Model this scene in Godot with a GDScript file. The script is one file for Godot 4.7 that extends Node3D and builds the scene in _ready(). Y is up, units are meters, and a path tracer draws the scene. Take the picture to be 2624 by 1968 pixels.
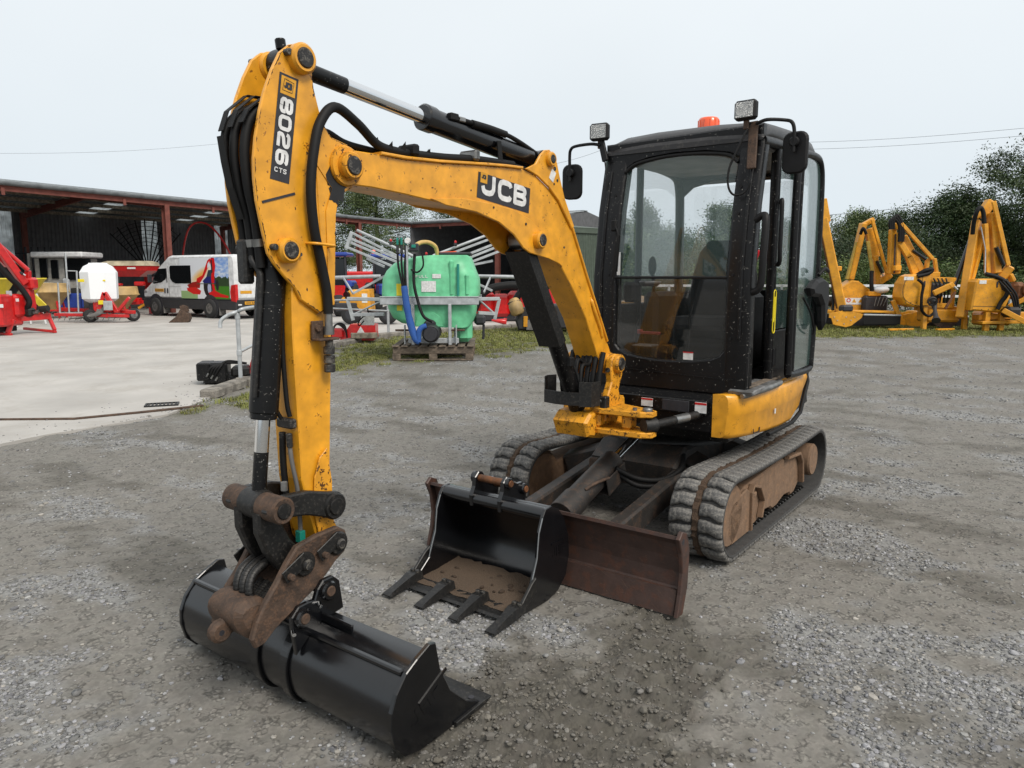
extends Node3D
# A used mini excavator on a gravel yard in front of an open farm shed, under an overcast sky.
# The excavator's own axes: x forward, y up, z to the machine's right.

var rng := RandomNumberGenerator.new()
var M := {}
var T := {}
var taken := {}

# ---------------------------------------------------------------- mesh builder
class MB:
	var st := SurfaceTool.new()
	var xf := Transform3D()
	func _init():
		st.begin(Mesh.PRIMITIVE_TRIANGLES)
	func v(p: Vector3, sg: int) -> void:
		st.set_smooth_group(sg)
		st.add_vertex(xf * p)
	# corners run counter-clockwise seen from outside
	func tri(a: Vector3, b: Vector3, c: Vector3, sg := -1) -> void:
		v(a, sg); v(c, sg); v(b, sg)
	func quad(a: Vector3, b: Vector3, c: Vector3, d: Vector3, sg := -1) -> void:
		tri(a, b, c, sg); tri(a, c, d, sg)
	func uvquad(a: Vector3, b: Vector3, c: Vector3, d: Vector3) -> void:
		var p := [a, c, b, a, d, c]
		var q := [Vector2(0, 1), Vector2(1, 0), Vector2(1, 1), Vector2(0, 1), Vector2(0, 0), Vector2(1, 0)]
		for i in 6:
			st.set_smooth_group(-1)
			st.set_uv(q[i])
			st.add_vertex(xf * p[i])
	func box(c: Vector3, s: Vector3, b := 0.0) -> void:
		var h := s * 0.5
		b = minf(b, minf(h.x, minf(h.y, h.z)) * 0.9)
		if b <= 0.0:
			for k in 3:
				for sg in [-1.0, 1.0]:
					var n := Vector3.ZERO; n[k] = sg
					var u := Vector3.ZERO; u[(k + 1) % 3] = 1.0
					var w := Vector3.ZERO; w[(k + 2) % 3] = sg
					quad(c + (n - u - w) * h, c + (n + u - w) * h, c + (n + u + w) * h, c + (n - u + w) * h)
			return
		var i := h - Vector3(b, b, b)
		for k in 3:
			var k1 := (k + 1) % 3
			var k2 := (k + 2) % 3
			for sg in [-1.0, 1.0]:
				var q := []
				for e in [[-1, -1], [1, -1], [1, 1], [-1, 1]]:
					var p := Vector3.ZERO
					p[k] = sg * h[k]; p[k1] = e[0] * i[k1]; p[k2] = e[1] * i[k2] * sg
					q.append(c + p)
				quad(q[0], q[1], q[2], q[3])
			for s1 in [-1.0, 1.0]:
				for s2 in [-1.0, 1.0]:
					var a := Vector3.ZERO; var bb := Vector3.ZERO
					a[k1] = s1 * h[k1]; a[k2] = s2 * i[k2]
					bb[k1] = s1 * i[k1]; bb[k2] = s2 * h[k2]
					var lo := Vector3.ZERO; lo[k] = -i[k]
					var hi := Vector3.ZERO; hi[k] = i[k]
					if s1 * s2 > 0:
						quad(c + a + lo, c + bb + lo, c + bb + hi, c + a + hi)
					else:
						quad(c + bb + lo, c + a + lo, c + a + hi, c + bb + hi)
		for sx in [-1.0, 1.0]:
			for sy in [-1.0, 1.0]:
				for sz in [-1.0, 1.0]:
					var px := c + Vector3(sx * h.x, sy * i.y, sz * i.z)
					var py := c + Vector3(sx * i.x, sy * h.y, sz * i.z)
					var pz := c + Vector3(sx * i.x, sy * i.y, sz * h.z)
					if sx * sy * sz > 0: tri(px, py, pz)
					else: tri(px, pz, py)
	# a box between two points, w wide across and h high, up as near to `up` as can be
	func beam(a: Vector3, b: Vector3, w: float, h: float, bev := 0.0, up := Vector3.UP) -> void:
		var d := (b - a).normalized()
		if absf(d.dot(up)) > 0.98: up = Vector3(0, 0, 1) if absf(d.z) < 0.9 else Vector3(1, 0, 0)
		var s := d.cross(up).normalized()
		var old := xf
		xf = old * Transform3D(Basis(d, s.cross(d), s), (a + b) * 0.5)
		box(Vector3.ZERO, Vector3(a.distance_to(b), h, w), bev)
		xf = old
	static func ccw(p: PackedVector2Array) -> PackedVector2Array:
		if Geometry2D.is_polygon_clockwise(p):
			var r := p.duplicate(); r.reverse(); return r
		return p
	static func inset(p: PackedVector2Array, b: float) -> PackedVector2Array:
		var out := PackedVector2Array()
		var n := p.size()
		for i in n:
			var d0 := (p[i] - p[(i + n - 1) % n]).normalized()
			var d1 := (p[(i + 1) % n] - p[i]).normalized()
			var n0 := Vector2(-d0.y, d0.x)
			var n1 := Vector2(-d1.y, d1.x)
			var m := (n0 + n1)
			var l := m.length()
			m = m / l if l > 0.01 else n0
			out.append(p[i] + m * b / maxf(0.4, m.dot(n0)))
		return out
	# polygon in x, y drawn out from z0 to z1 with bevelled rims
	func prism(poly: PackedVector2Array, z0: float, z1: float, b := 0.0, sg := -1) -> void:
		var p := ccw(poly)
		if Geometry2D.is_polygon_clockwise(p): p.reverse()
		# Godot's «clockwise» test assumes y down; take the sign from the area
		var ar := 0.0
		for i in p.size(): ar += p[i].cross(p[(i + 1) % p.size()])
		if ar < 0: p.reverse()
		var q := inset(p, b) if b > 0.0 else p
		var t := Geometry2D.triangulate_polygon(q)
		for i in range(0, t.size(), 3):
			var a := q[t[i]]; var c := q[t[i + 1]]; var d := q[t[i + 2]]
			if (c - a).cross(d - a) < 0:
				var e := c; c = d; d = e
			tri(Vector3(a.x, a.y, z1), Vector3(c.x, c.y, z1), Vector3(d.x, d.y, z1))
			tri(Vector3(a.x, a.y, z0), Vector3(d.x, d.y, z0), Vector3(c.x, c.y, z0))
		var n := p.size()
		for i in n:
			var j := (i + 1) % n
			quad(Vector3(p[i].x, p[i].y, z0 + b), Vector3(p[j].x, p[j].y, z0 + b), Vector3(p[j].x, p[j].y, z1 - b), Vector3(p[i].x, p[i].y, z1 - b), sg)
			if b > 0.0:
				quad(Vector3(p[i].x, p[i].y, z1 - b), Vector3(p[j].x, p[j].y, z1 - b), Vector3(q[j].x, q[j].y, z1), Vector3(q[i].x, q[i].y, z1))
				quad(Vector3(q[i].x, q[i].y, z0), Vector3(q[j].x, q[j].y, z0), Vector3(p[j].x, p[j].y, z0 + b), Vector3(p[i].x, p[i].y, z0 + b))
	# an open strip (x, y) of some thickness drawn out along z
	func sheet(line: Array, th: float, z0: float, z1: float, b := 0.0, sg := -1) -> void:
		var a := PackedVector2Array(); var c := PackedVector2Array()
		var n := line.size()
		for i in n:
			var d: Vector2 = (line[mini(i + 1, n - 1)] - line[maxi(i - 1, 0)]).normalized()
			var nn := Vector2(-d.y, d.x) * th * 0.5
			a.append(line[i] + nn); c.append(line[i] - nn)
		c.reverse()
		a.append_array(c)
		prism(a, z0, z1, b, sg)
	func loft(rings: Array, caps := true, sg := 1, closed := true) -> void:
		var n: int = rings[0].size()
		for r in rings.size() - 1:
			var p = rings[r]; var q = rings[r + 1]
			for i in (n if closed else n - 1):
				var j := (i + 1) % n
				quad(p[i], p[j], q[j], q[i], sg)
		if caps:
			for e in [0, rings.size() - 1]:
				var ring = rings[e]
				var m := Vector3.ZERO
				for k in n: m += ring[k]
				m /= n
				for i in n:
					var j := (i + 1) % n
					if e == 0: tri(m, ring[j], ring[i])
					else: tri(m, ring[i], ring[j])
	# a round bar along points; r is a number or one radius for each point
	func tube(pts: Array, r, seg := 10, caps := true) -> void:
		var rings := []
		var n := pts.size()
		var side := Vector3.ZERO
		for i in n:
			var d: Vector3 = (pts[mini(i + 1, n - 1)] - pts[maxi(i - 1, 0)])
			d = d.normalized() if d.length() > 1e-7 else Vector3.UP
			if i == 0:
				side = d.cross(Vector3.UP if absf(d.y) < 0.9 else Vector3.RIGHT).normalized()
			else:
				side = (side - d * side.dot(d)).normalized()
			var up := side.cross(d)
			var rad: float = r[i] if r is Array else r
			var ring := PackedVector3Array()
			for k in seg:
				var a := TAU * k / seg
				ring.append(pts[i] + (side * cos(a) + up * sin(a)) * rad)
			ring.reverse()
			rings.append(ring)
		loft(rings, caps)
	func cyl(a: Vector3, b: Vector3, r: float, seg := 16, bev := 0.0) -> void:
		if bev <= 0.0:
			tube([a, b], r, seg); return
		var d := (b - a).normalized() * bev
		# doubled rings keep the rims crisp
		tube([a, a + d * 0.001, a + d, a + d * 1.001, b - d * 1.001, b - d, b - d * 0.001, b], [r - bev, r - bev, r, r, r, r, r - bev, r - bev], seg)
	func ring(a: Vector3, b: Vector3, ro: float, ri: float, seg := 20) -> void:
		var d := (b - a).normalized()
		var s := d.cross(Vector3.UP if absf(d.y) < 0.9 else Vector3.RIGHT).normalized()
		var u := s.cross(d)
		for k in seg:
			var c0 := s * cos(TAU * k / seg) + u * sin(TAU * k / seg)
			var c1 := s * cos(TAU * (k + 1) / seg) + u * sin(TAU * (k + 1) / seg)
			quad(a + c1 * ro, a + c0 * ro, b + c0 * ro, b + c1 * ro, 1)
			quad(a + c0 * ri, a + c1 * ri, b + c1 * ri, b + c0 * ri, 2)
			quad(a + c0 * ro, a + c1 * ro, a + c1 * ri, a + c0 * ri)
			quad(b + c1 * ro, b + c0 * ro, b + c0 * ri, b + c1 * ri)
	# profile of (radius, height) turned about the y axis at c
	func lathe(c: Vector3, prof: Array, seg := 20, sg := 1, squash := 1.0) -> void:
		for i in prof.size() - 1:
			var p: Vector2 = prof[i]; var q: Vector2 = prof[i + 1]
			for k in seg:
				var a0 := TAU * k / seg; var a1 := TAU * (k + 1) / seg
				var e0 := Vector3(cos(a0), 0, -sin(a0) * squash); var e1 := Vector3(cos(a1), 0, -sin(a1) * squash)
				var A := c + e0 * p.x + Vector3(0, p.y, 0); var B := c + e1 * p.x + Vector3(0, p.y, 0)
				var C := c + e1 * q.x + Vector3(0, q.y, 0); var D := c + e0 * q.x + Vector3(0, q.y, 0)
				if p.x < 1e-5: tri(A, C, D, sg)
				elif q.x < 1e-5: tri(A, B, D, sg)
				else: quad(A, B, C, D, sg)
	func ball(c: Vector3, r: Vector3, seg := 12, rows := 8) -> void:
		for i in rows:
			var t0 := PI * i / rows - PI / 2; var t1 := PI * (i + 1) / rows - PI / 2
			for k in seg:
				var a0 := TAU * k / seg; var a1 := TAU * (k + 1) / seg
				var f := func(t: float, a: float) -> Vector3: return c + Vector3(cos(t) * cos(a), sin(t), -cos(t) * sin(a)) * r
				quad(f.call(t0, a0), f.call(t0, a1), f.call(t1, a1), f.call(t1, a0), 1)
	func mesh() -> ArrayMesh:
		st.generate_normals()
		st.index()
		return st.commit()

func V(x: float, y: float, z: float) -> Vector3:
	return Vector3(x, y, z)
func P(a: Array) -> PackedVector2Array:
	var r := PackedVector2Array()
	for i in range(0, a.size(), 2): r.append(Vector2(a[i], a[i + 1]))
	return r
func L2(a: Array) -> Array:
	var r := []
	for i in range(0, a.size(), 2): r.append(Vector2(a[i], a[i + 1]))
	return r
# smooth line through points
func curve(pts: Array, n := 6) -> Array:
	var out := []
	var m := pts.size()
	for i in m - 1:
		var a: Vector3 = pts[maxi(i - 1, 0)]; var b: Vector3 = pts[i]; var c: Vector3 = pts[i + 1]; var d: Vector3 = pts[mini(i + 2, m - 1)]
		for k in n:
			out.append(b.cubic_interpolate(c, a, d, float(k) / n))
	out.append(pts[m - 1])
	return out
func round_rect(w: float, h: float, r: float, n := 4) -> PackedVector2Array:
	var p := PackedVector2Array()
	for q in [[1, 1, 0], [-1, 1, 1], [-1, -1, 2], [1, -1, 3]]:
		for k in n + 1:
			var a: float = PI / 2 * (q[2] + float(k) / n)
			p.append(Vector2(q[0] * (w / 2 - r) + cos(a) * r, q[1] * (h / 2 - r) + sin(a) * r))
	return p
func numbered(called: String) -> String:
	var k: int = taken.get(called, -1) + 1
	taken[called] = k
	return called if k == 0 else "%s_%03d" % [called, k]
func part(mb, called: String, m: Material, parent: Node) -> MeshInstance3D:
	var o := MeshInstance3D.new()
	o.name = called
	o.mesh = mb.mesh() if mb is MB else mb
	o.material_override = m
	parent.add_child(o, true)
	return o
func thing(called: String, label: String, category: String, at := Vector3.ZERO, turn := 0.0, group := "") -> Node3D:
	var o := Node3D.new()
	o.name = numbered(called)
	add_child(o)
	o.position = at
	o.rotation.y = turn
	tag(o, label, category, group)
	return o
func tag(o: Node, label: String, category: String, group := "") -> void:
	o.set_meta("label", label)
	o.set_meta("category", category)
	if group: o.set_meta("group", group)
func solo(mb, called: String, m: Material, label: String, category: String, group := "") -> MeshInstance3D:
	var o := part(mb, numbered(called), m, self)
	tag(o, label, category, group)
	return o
func struct(mb, called: String, m: Material) -> MeshInstance3D:
	var o := part(mb, numbered(called), m, self)
	o.set_meta("kind", "structure")
	return o
func stuff(o: Node) -> void:
	o.set_meta("kind", "stuff")

# ---------------------------------------------------------------- textures and materials
func fnl(seed_: int, freq: float, type := FastNoiseLite.TYPE_SIMPLEX_SMOOTH, oct := 4) -> FastNoiseLite:
	var n := FastNoiseLite.new()
	n.seed = seed_; n.frequency = freq; n.noise_type = type
	n.fractal_octaves = oct
	n.fractal_type = FastNoiseLite.FRACTAL_FBM if oct > 1 else FastNoiseLite.FRACTAL_NONE
	return n
func grey(n: FastNoiseLite, size := 512) -> PackedByteArray:
	var im := n.get_seamless_image(size, size)
	im.convert(Image.FORMAT_L8)
	return im.get_data()
func tex_from(data: PackedByteArray, size: int, fmt: int) -> ImageTexture:
	return ImageTexture.create_from_image(Image.create_from_data(size, size, false, fmt, data))
func smooth(a: float, b: float, x: float) -> float:
	return smoothstep(a, b, x)
# a grey texture whose values run from lo to hi
func shade_tex(seed_: int, freq: float, lo: float, hi: float, oct := 5, size := 512, type := FastNoiseLite.TYPE_SIMPLEX_SMOOTH) -> ImageTexture:
	var d := grey(fnl(seed_, freq, type, oct), size)
	for i in d.size(): d[i] = int(lerpf(lo, hi, d[i] / 255.0) * 255.0)
	return tex_from(d, size, Image.FORMAT_L8)
# flecks of dirt: colour with alpha where two noises run high
func fleck_tex(seed_: int, coarse: float, fine: float, cut: float, soft: float, c0: Color, c1: Color, strong := 1.0, size := 512) -> ImageTexture:
	var a := grey(fnl(seed_, coarse, FastNoiseLite.TYPE_SIMPLEX_SMOOTH, 4), size)
	var b := grey(fnl(seed_ + 7, fine, FastNoiseLite.TYPE_SIMPLEX_SMOOTH, 3), size)
	var out := PackedByteArray(); out.resize(size * size * 4)
	for i in size * size:
		var x := (a[i] * 0.6 + b[i] * 0.4) / 255.0
		var al := smoothstep(cut, cut + soft, x) * strong
		var t := b[i] / 255.0
		out[i * 4] = int(lerpf(c0.r, c1.r, t) * 255); out[i * 4 + 1] = int(lerpf(c0.g, c1.g, t) * 255); out[i * 4 + 2] = int(lerpf(c0.b, c1.b, t) * 255)
		out[i * 4 + 3] = int(al * 255)
	return tex_from(out, size, Image.FORMAT_RGBA8)
# short pale scrapes and dull rust patches worn into paint
func scratch_tex() -> ImageTexture:
	var size := 512
	var im := Image.create(size, size, false, Image.FORMAT_RGBA8)
	im.fill(Color(0.36, 0.22, 0.16, 0.0))
	var a := grey(fnl(71, 0.012, FastNoiseLite.TYPE_SIMPLEX_SMOOTH, 5), size)
	for i in size * size:
		var v := smoothstep(0.55, 0.75, a[i] / 255.0)
		if v > 0.0: im.set_pixel(i % size, i / size, Color(0.36, 0.22, 0.16, v * 0.45))
	var r := RandomNumberGenerator.new(); r.seed = 4
	for k in 90:
		var p := Vector2(r.randf() * size, r.randf() * size)
		var d := Vector2(1, r.randf_range(-0.9, 0.9)).normalized()
		var l := r.randf_range(6, 46)
		for j in int(l):
			var q := p + d * j
			im.set_pixel(int(q.x) % size, posmod(int(q.y), size), Color(0.52, 0.43, 0.36, 0.55))
	return ImageTexture.create_from_image(im)
func lin(r: float, g: float, b: float) -> Color:
	return Color(r, g, b).linear_to_srgb()
# colours are given as real-world reflectances (linear)
func mat(key: String, c: Color, rough := 0.6, metal := 0.0, tex := "mottle", scale := 1.0, opt := {}) -> StandardMaterial3D:
	var m := StandardMaterial3D.new()
	m.resource_name = key
	m.albedo_color = c.linear_to_srgb() if not opt.has("srgb") else c
	m.roughness = rough
	m.metallic = metal
	if tex != "":
		m.albedo_texture = T[tex]
		m.uv1_triplanar = true
		m.uv1_scale = Vector3.ONE * scale
	if opt.has("dirt"):
		m.detail_enabled = true
		m.detail_albedo = T[opt.dirt]
		m.detail_blend_mode = BaseMaterial3D.BLEND_MODE_MIX
		m.detail_uv_layer = BaseMaterial3D.DETAIL_UV_2
		m.uv2_triplanar = true
		m.uv2_scale = Vector3.ONE * opt.get("dscale", 1.0)
	if opt.has("bump"):
		m.heightmap_enabled = true
		m.heightmap_texture = T[opt.bump]
		m.heightmap_scale = opt.get("bscale", 0.1)
	if opt.has("rtex"):
		m.roughness_texture = T[opt.rtex]
	if opt.has("coat"):
		m.clearcoat_enabled = true
		m.clearcoat = opt.coat
		m.clearcoat_roughness = opt.get("coat_rough", 0.15)
	if opt.has("spec"): m.metallic_specular = opt.spec
	M[key] = m
	return m

func make_textures() -> void:
	T.mottle = shade_tex(3, 0.012, 0.80, 1.0)
	T.cloud_soft = shade_tex(6, 0.01, 0.78, 1.0, 5)
	T.cloud = shade_tex(5, 0.006, 0.55, 1.0, 5)
	T.grain = shade_tex(8, 0.08, 0.62, 1.0, 3)
	T.rough = shade_tex(9, 0.03, 0.7, 1.0, 4)
	T.relief = shade_tex(12, 0.05, 0.0, 1.0, 5)
	T.pale = shade_tex(15, 0.01, 0.86, 1.0, 6)
	T.dirt_yellow = fleck_tex(21, 0.02, 0.12, 0.735, 0.04, Color(0.25, 0.14, 0.05), Color(0.45, 0.25, 0.07), 0.8)
	T.dirt_rust = fleck_tex(31, 0.02, 0.06, 0.45, 0.2, Color(0.27, 0.2, 0.155), Color(0.44, 0.33, 0.25), 0.55)
	T.speck = fleck_tex(41, 0.05, 0.14, 0.75, 0.03, Color(0.55, 0.53, 0.5), Color(0.8, 0.79, 0.76), 0.9)
	T.dirt_worn = fleck_tex(25, 0.02, 0.07, 0.585, 0.08, Color(0.1, 0.06, 0.03), Color(0.32, 0.17, 0.06), 0.95)
	T.dirt_mud = fleck_tex(33, 0.014, 0.05, 0.5, 0.25, Color(0.46, 0.34, 0.25), Color(0.58, 0.45, 0.33), 0.6)
	T.dust_track = fleck_tex(63, 0.025, 0.06, 0.42, 0.3, Color(0.47, 0.46, 0.44), Color(0.58, 0.565, 0.54), 0.75)
	T.dirt_frame = fleck_tex(37, 0.016, 0.07, 0.5, 0.2, Color(0.22, 0.17, 0.14), Color(0.36, 0.28, 0.22), 0.6)
	T.scratch = scratch_tex()
	T.dust_light = fleck_tex(53, 0.03, 0.09, 0.52, 0.25, Color(0.30, 0.285, 0.265), Color(0.38, 0.36, 0.335), 0.32)
	T.stain = fleck_tex(57, 0.012, 0.1, 0.5, 0.25, Color(0.52, 0.50, 0.47), Color(0.64, 0.62, 0.59), 0.5)
	T.dust = fleck_tex(51, 0.012, 0.05, 0.46, 0.25, Color(0.45, 0.43, 0.4), Color(0.56, 0.54, 0.5), 0.5)
	T.dust_heavy = fleck_tex(61, 0.02, 0.06, 0.36, 0.3, Color(0.5, 0.48, 0.45), Color(0.62, 0.6, 0.56), 0.85)

func make_materials() -> void:
	mat("yellow", Color(0.86, 0.385, 0.018), 0.4, 0, "mottle", 1.4, {"dirt": "dirt_yellow", "dscale": 1.5, "coat": 0.3, "coat_rough": 0.25})
	mat("yellow_worn", Color(0.82, 0.36, 0.02), 0.5, 0, "mottle", 1.4, {"dirt": "dirt_worn", "dscale": 2.4})
	mat("black_paint", Color(0.006, 0.006, 0.0065), 0.4, 0, "mottle", 1.5, {"dirt": "speck", "dscale": 2.2, "rtex": "rough", "spec": 0.38})
	mat("black_gloss", Color(0.0045, 0.0048, 0.006), 0.28, 0, "mottle", 1.0, {"coat": 0.3, "coat_rough": 0.18, "rtex": "rough"})
	mat("black_steel", Color(0.0115, 0.011, 0.0105), 0.5, 0.1, "cloud", 2.0, {"dirt": "dust_light", "dscale": 3.0, "bump": "relief", "bscale": 0.05})
	mat("cab_paint", Color(0.0065, 0.0063, 0.007), 0.42, 0, "mottle", 1.0, {"dirt": "speck", "dscale": 1.6, "rtex": "rough", "spec": 0.36})
	mat("rubber", Color(0.0085, 0.0085, 0.0088), 0.62, 0, "mottle", 2.0, {"spec": 0.35})
	mat("plastic", Color(0.010, 0.010, 0.011), 0.55, 0, "mottle", 2.0, {"spec": 0.36})
	mat("track_rubber", Color(0.088, 0.087, 0.086), 0.85, 0, "cloud_soft", 3.0, {"dirt": "dust_track", "dscale": 2.2, "bump": "relief", "bscale": 0.12})
	mat("belt_rubber", Color(0.045, 0.044, 0.043), 0.8, 0, "cloud_soft", 3.0, {"dirt": "dust_light", "dscale": 2.0})
	mat("packed_soil", Color(0.11, 0.068, 0.042), 0.95, 0, "grain", 6.0, {"bump": "relief", "bscale": 0.5})
	mat("dusty_black", Color(0.026, 0.023, 0.021), 0.6, 0, "cloud_soft", 2.0, {"dirt": "dirt_frame", "dscale": 1.5, "bump": "relief", "bscale": 0.06})
	mat("mud_dry", Color(0.135, 0.092, 0.06), 0.95, 0, "grain", 4.0, {"bump": "relief", "bscale": 0.5})
	mat("track_frame", Color(0.215, 0.132, 0.08), 0.85, 0, "mottle", 2.0, {"dirt": "dirt_mud", "dscale": 1.6, "bump": "relief", "bscale": 0.1})
	mat("rust", Color(0.10, 0.062, 0.042), 0.75, 0.1, "cloud", 3.0, {"dirt": "dirt_rust", "dscale": 2.5, "bump": "relief", "bscale": 0.15})
	mat("blade_rust", Color(0.072, 0.042, 0.034), 0.55, 0.15, "cloud_soft", 2.0, {"dirt": "scratch", "dscale": 1.6, "bump": "relief", "bscale": 0.05})
	mat("rust_orange", Color(0.24, 0.09, 0.03), 0.6, 0.3, "cloud", 4.0, {"dirt": "dirt_rust", "dscale": 4.0})
	mat("mud_dark", Color(0.07, 0.045, 0.028), 0.95, 0, "grain", 6.0)
	mat("chrome", Color(0.75, 0.76, 0.77), 0.1, 1.0, "", 1)
	mat("rod_dull", Color(0.42, 0.43, 0.43), 0.35, 0.9, "mottle", 3)
	mat("steel", Color(0.36, 0.36, 0.35), 0.45, 0.8, "cloud", 3)
	mat("grease", Color(0.012, 0.010, 0.009), 0.4, 0, "cloud_soft", 6)
	mat("chip", Color(0.075, 0.04, 0.022), 0.8, 0, "cloud_soft", 6)
	mat("pin", Color(0.028, 0.027, 0.027), 0.5, 0.3, "mottle", 4, {"dirt": "dust", "dscale": 4.0})
	mat("galv", Color(0.52, 0.545, 0.56), 0.5, 0.35, "mottle", 1.0)
	mat("white_print", Color(0.80, 0.80, 0.79), 0.5, 0, "mottle", 3)
	mat("black_print", Color(0.03, 0.03, 0.036), 0.5, 0, "mottle", 3)
	mat("grey_step", Color(0.26, 0.26, 0.26), 0.5, 0.3, "cloud", 4.0)
	mat("orange_lens", Color(0.85, 0.10, 0.02), 0.2, 0, "", 1, {"coat": 0.6})
	mat("lens", Color(0.62, 0.64, 0.64), 0.16, 0.55, "grain", 14.0, {"bump": "relief", "bscale": 0.4})
	mat("red_knob", Color(0.55, 0.02, 0.03), 0.35, 0, "", 1)
	mat("seat", Color(0.006, 0.007, 0.009), 0.85, 0, "grain", 4.0)
	var g := mat("glass", Color(0.20, 0.34, 0.31), 0.03, 0, "")
	g.transparency = BaseMaterial3D.TRANSPARENCY_ALPHA
	g.albedo_color.a = 0.1
	g.metallic_specular = 0.5
	var g2 := mat("glass_clear", Color(0.5, 0.55, 0.55), 0.04, 0, "")
	g2.transparency = BaseMaterial3D.TRANSPARENCY_ALPHA
	g2.albedo_color.a = 0.06
	var g3 := mat("glass_dark", Color(0.02, 0.024, 0.024), 0.03, 0, "")
	g3.transparency = BaseMaterial3D.TRANSPARENCY_ALPHA
	g3.albedo_color.a = 0.22
	mat("roof_paint", Color(0.02, 0.018, 0.0185), 0.42, 0, "mottle", 0.8, {"dirt": "dust_light", "dscale": 1.2})
	mat("faded_yellow", Color(0.50, 0.34, 0.05), 0.6, 0, "mottle", 1.0)
	mat("cab_grey", Color(0.42, 0.41, 0.38), 0.6, 0, "cloud_soft", 1.0)
	mat("sign_yellow", Color(0.75, 0.60, 0.02), 0.5, 0, "")
	mat("red_faded", Color(0.40, 0.06, 0.06), 0.6, 0, "mottle", 3)
	mat("red", Color(0.62, 0.012, 0.012), 0.32, 0, "mottle", 1.0, {"coat": 0.4})
	mat("primer", Color(0.21, 0.062, 0.045), 0.8, 0, "cloud_soft", 0.6)
	mat("green_tank", Color(0.17, 0.62, 0.33), 0.42, 0, "mottle", 0.8)
	mat("blue_fabric", Color(0.03, 0.13, 0.47), 0.8, 0, "grain", 3.0, {"bump": "relief", "bscale": 0.6})
	mat("blue_paint", Color(0.025, 0.06, 0.33), 0.35, 0, "mottle", 1.0)
	mat("hedge_yellow", Color(0.84, 0.375, 0.02), 0.42, 0, "cloud_soft", 0.5, {"dirt": "dust_light", "dscale": 0.6})
	mat("white_paint", Color(0.78, 0.79, 0.80), 0.35, 0, "mottle", 0.6)
	mat("white_plastic", Color(0.80, 0.82, 0.84), 0.5, 0, "", 1)
	mat("tan", Color(0.60, 0.40, 0.16), 0.6, 0, "cloud", 0.6)
	mat("cream", Color(0.62, 0.54, 0.38), 0.7, 0, "cloud", 0.6)
	mat("cone_yellow", Color(0.70, 0.55, 0.03), 0.45, 0, "mottle", 1.0)
	mat("dark_grey", Color(0.03, 0.03, 0.033), 0.6, 0, "mottle", 1.0)
	mat("mid_grey", Color(0.22, 0.21, 0.20), 0.6, 0, "cloud", 1.0)
	mat("wood", Color(0.20, 0.155, 0.115), 0.85, 0, "cloud", 2.5, {"bump": "relief", "bscale": 0.2})
	mat("timber", Color(0.30, 0.26, 0.20), 0.9, 0, "cloud", 2.0, {"bump": "relief", "bscale": 0.3})
	mat("stone_kerb", Color(0.30, 0.275, 0.24), 0.95, 0, "cloud", 1.5, {"bump": "relief", "bscale": 0.8})
	mat("tyre", Color(0.022, 0.022, 0.023), 0.85, 0, "mottle", 2.0)
	mat("window_dark", Color(0.006, 0.007, 0.008), 0.06, 0, "", 1)
	mat("decal_yellow", Color(0.75, 0.36, 0.02), 0.5, 0, "mottle", 3)
	mat("roof_sheet", Color(0.34, 0.37, 0.385), 0.5, 0.2, "mottle", 0.4)
	mat("gutter", Color(0.20, 0.22, 0.23), 0.55, 0.1, "cloud", 0.5)
	mat("wall_sheet", Color(0.125, 0.128, 0.135), 0.85, 0, "mottle", 0.4)
	mat("green_clad", Color(0.075, 0.10, 0.075), 0.6, 0, "mottle", 0.5)
	mat("bark", Color(0.06, 0.045, 0.03), 0.95, 0, "cloud", 1.5)
	var tl := mat("translucent", Color(0.72, 0.78, 0.80), 0.6, 0, "cloud", 0.4)
	tl.backlight_enabled = true
	tl.backlight = Color(1, 1, 1)
	mat("cream_hose", Color(0.62, 0.42, 0.14), 0.6, 0, "mottle", 2)
	mat("teal", Color(0.01, 0.20, 0.15), 0.4, 0, "", 1)

# ---------------------------------------------------------------- light and camera
func setup_view() -> void:
	var cam := Camera3D.new()
	cam.name = "camera"
	cam.fov = 54.76
	cam.near = 0.05
	cam.far = 900.0
	add_child(cam)
	cam.position = Vector3(0, 1.55, 0)
	cam.rotation_degrees = Vector3(-8.236, 0, 0)
	cam.current = true
	var env := Environment.new()
	env.background_mode = Environment.BG_SKY
	var sm := ProceduralSkyMaterial.new()
	sm.sky_top_color = lin(0.92, 0.955, 0.98)
	sm.sky_horizon_color = lin(0.70, 0.785, 0.845)
	sm.sky_curve = 0.28
	sm.ground_bottom_color = lin(0.2, 0.2, 0.19)
	sm.ground_horizon_color = lin(0.5, 0.52, 0.53)
	sm.sun_angle_max = 1.0
	sm.sky_cover = cloud_cover()
	sm.sky_cover_modulate = Color(1, 1, 1, 1)
	var sky := Sky.new()
	sky.sky_material = sm
	env.sky = sky
	env.tonemap_mode = Environment.TONE_MAPPER_LINEAR
	env.tonemap_exposure = 1.0
	env.sdfgi_enabled = true
	env.ssao_enabled = true
	env.ssil_enabled = true
	env.fog_enabled = false
	env.fog_density = 0.001
	env.fog_light_color = lin(0.80, 0.87, 0.92)
	var we := WorldEnvironment.new()
	we.name = "environment"
	we.environment = env
	add_child(we)
	var sun := DirectionalLight3D.new()
	sun.name = "sun"
	add_child(sun)
	sun.light_energy = 0.95
	sun.light_angular_distance = 24.0
	sun.light_color = Color(1.0, 0.975, 0.94)
	sun.shadow_enabled = true
	# the brighter part of the cloud stands high behind the camera, to its right
	sun.look_at_from_position(Vector3(5, 9, 6.5), Vector3.ZERO)

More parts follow.
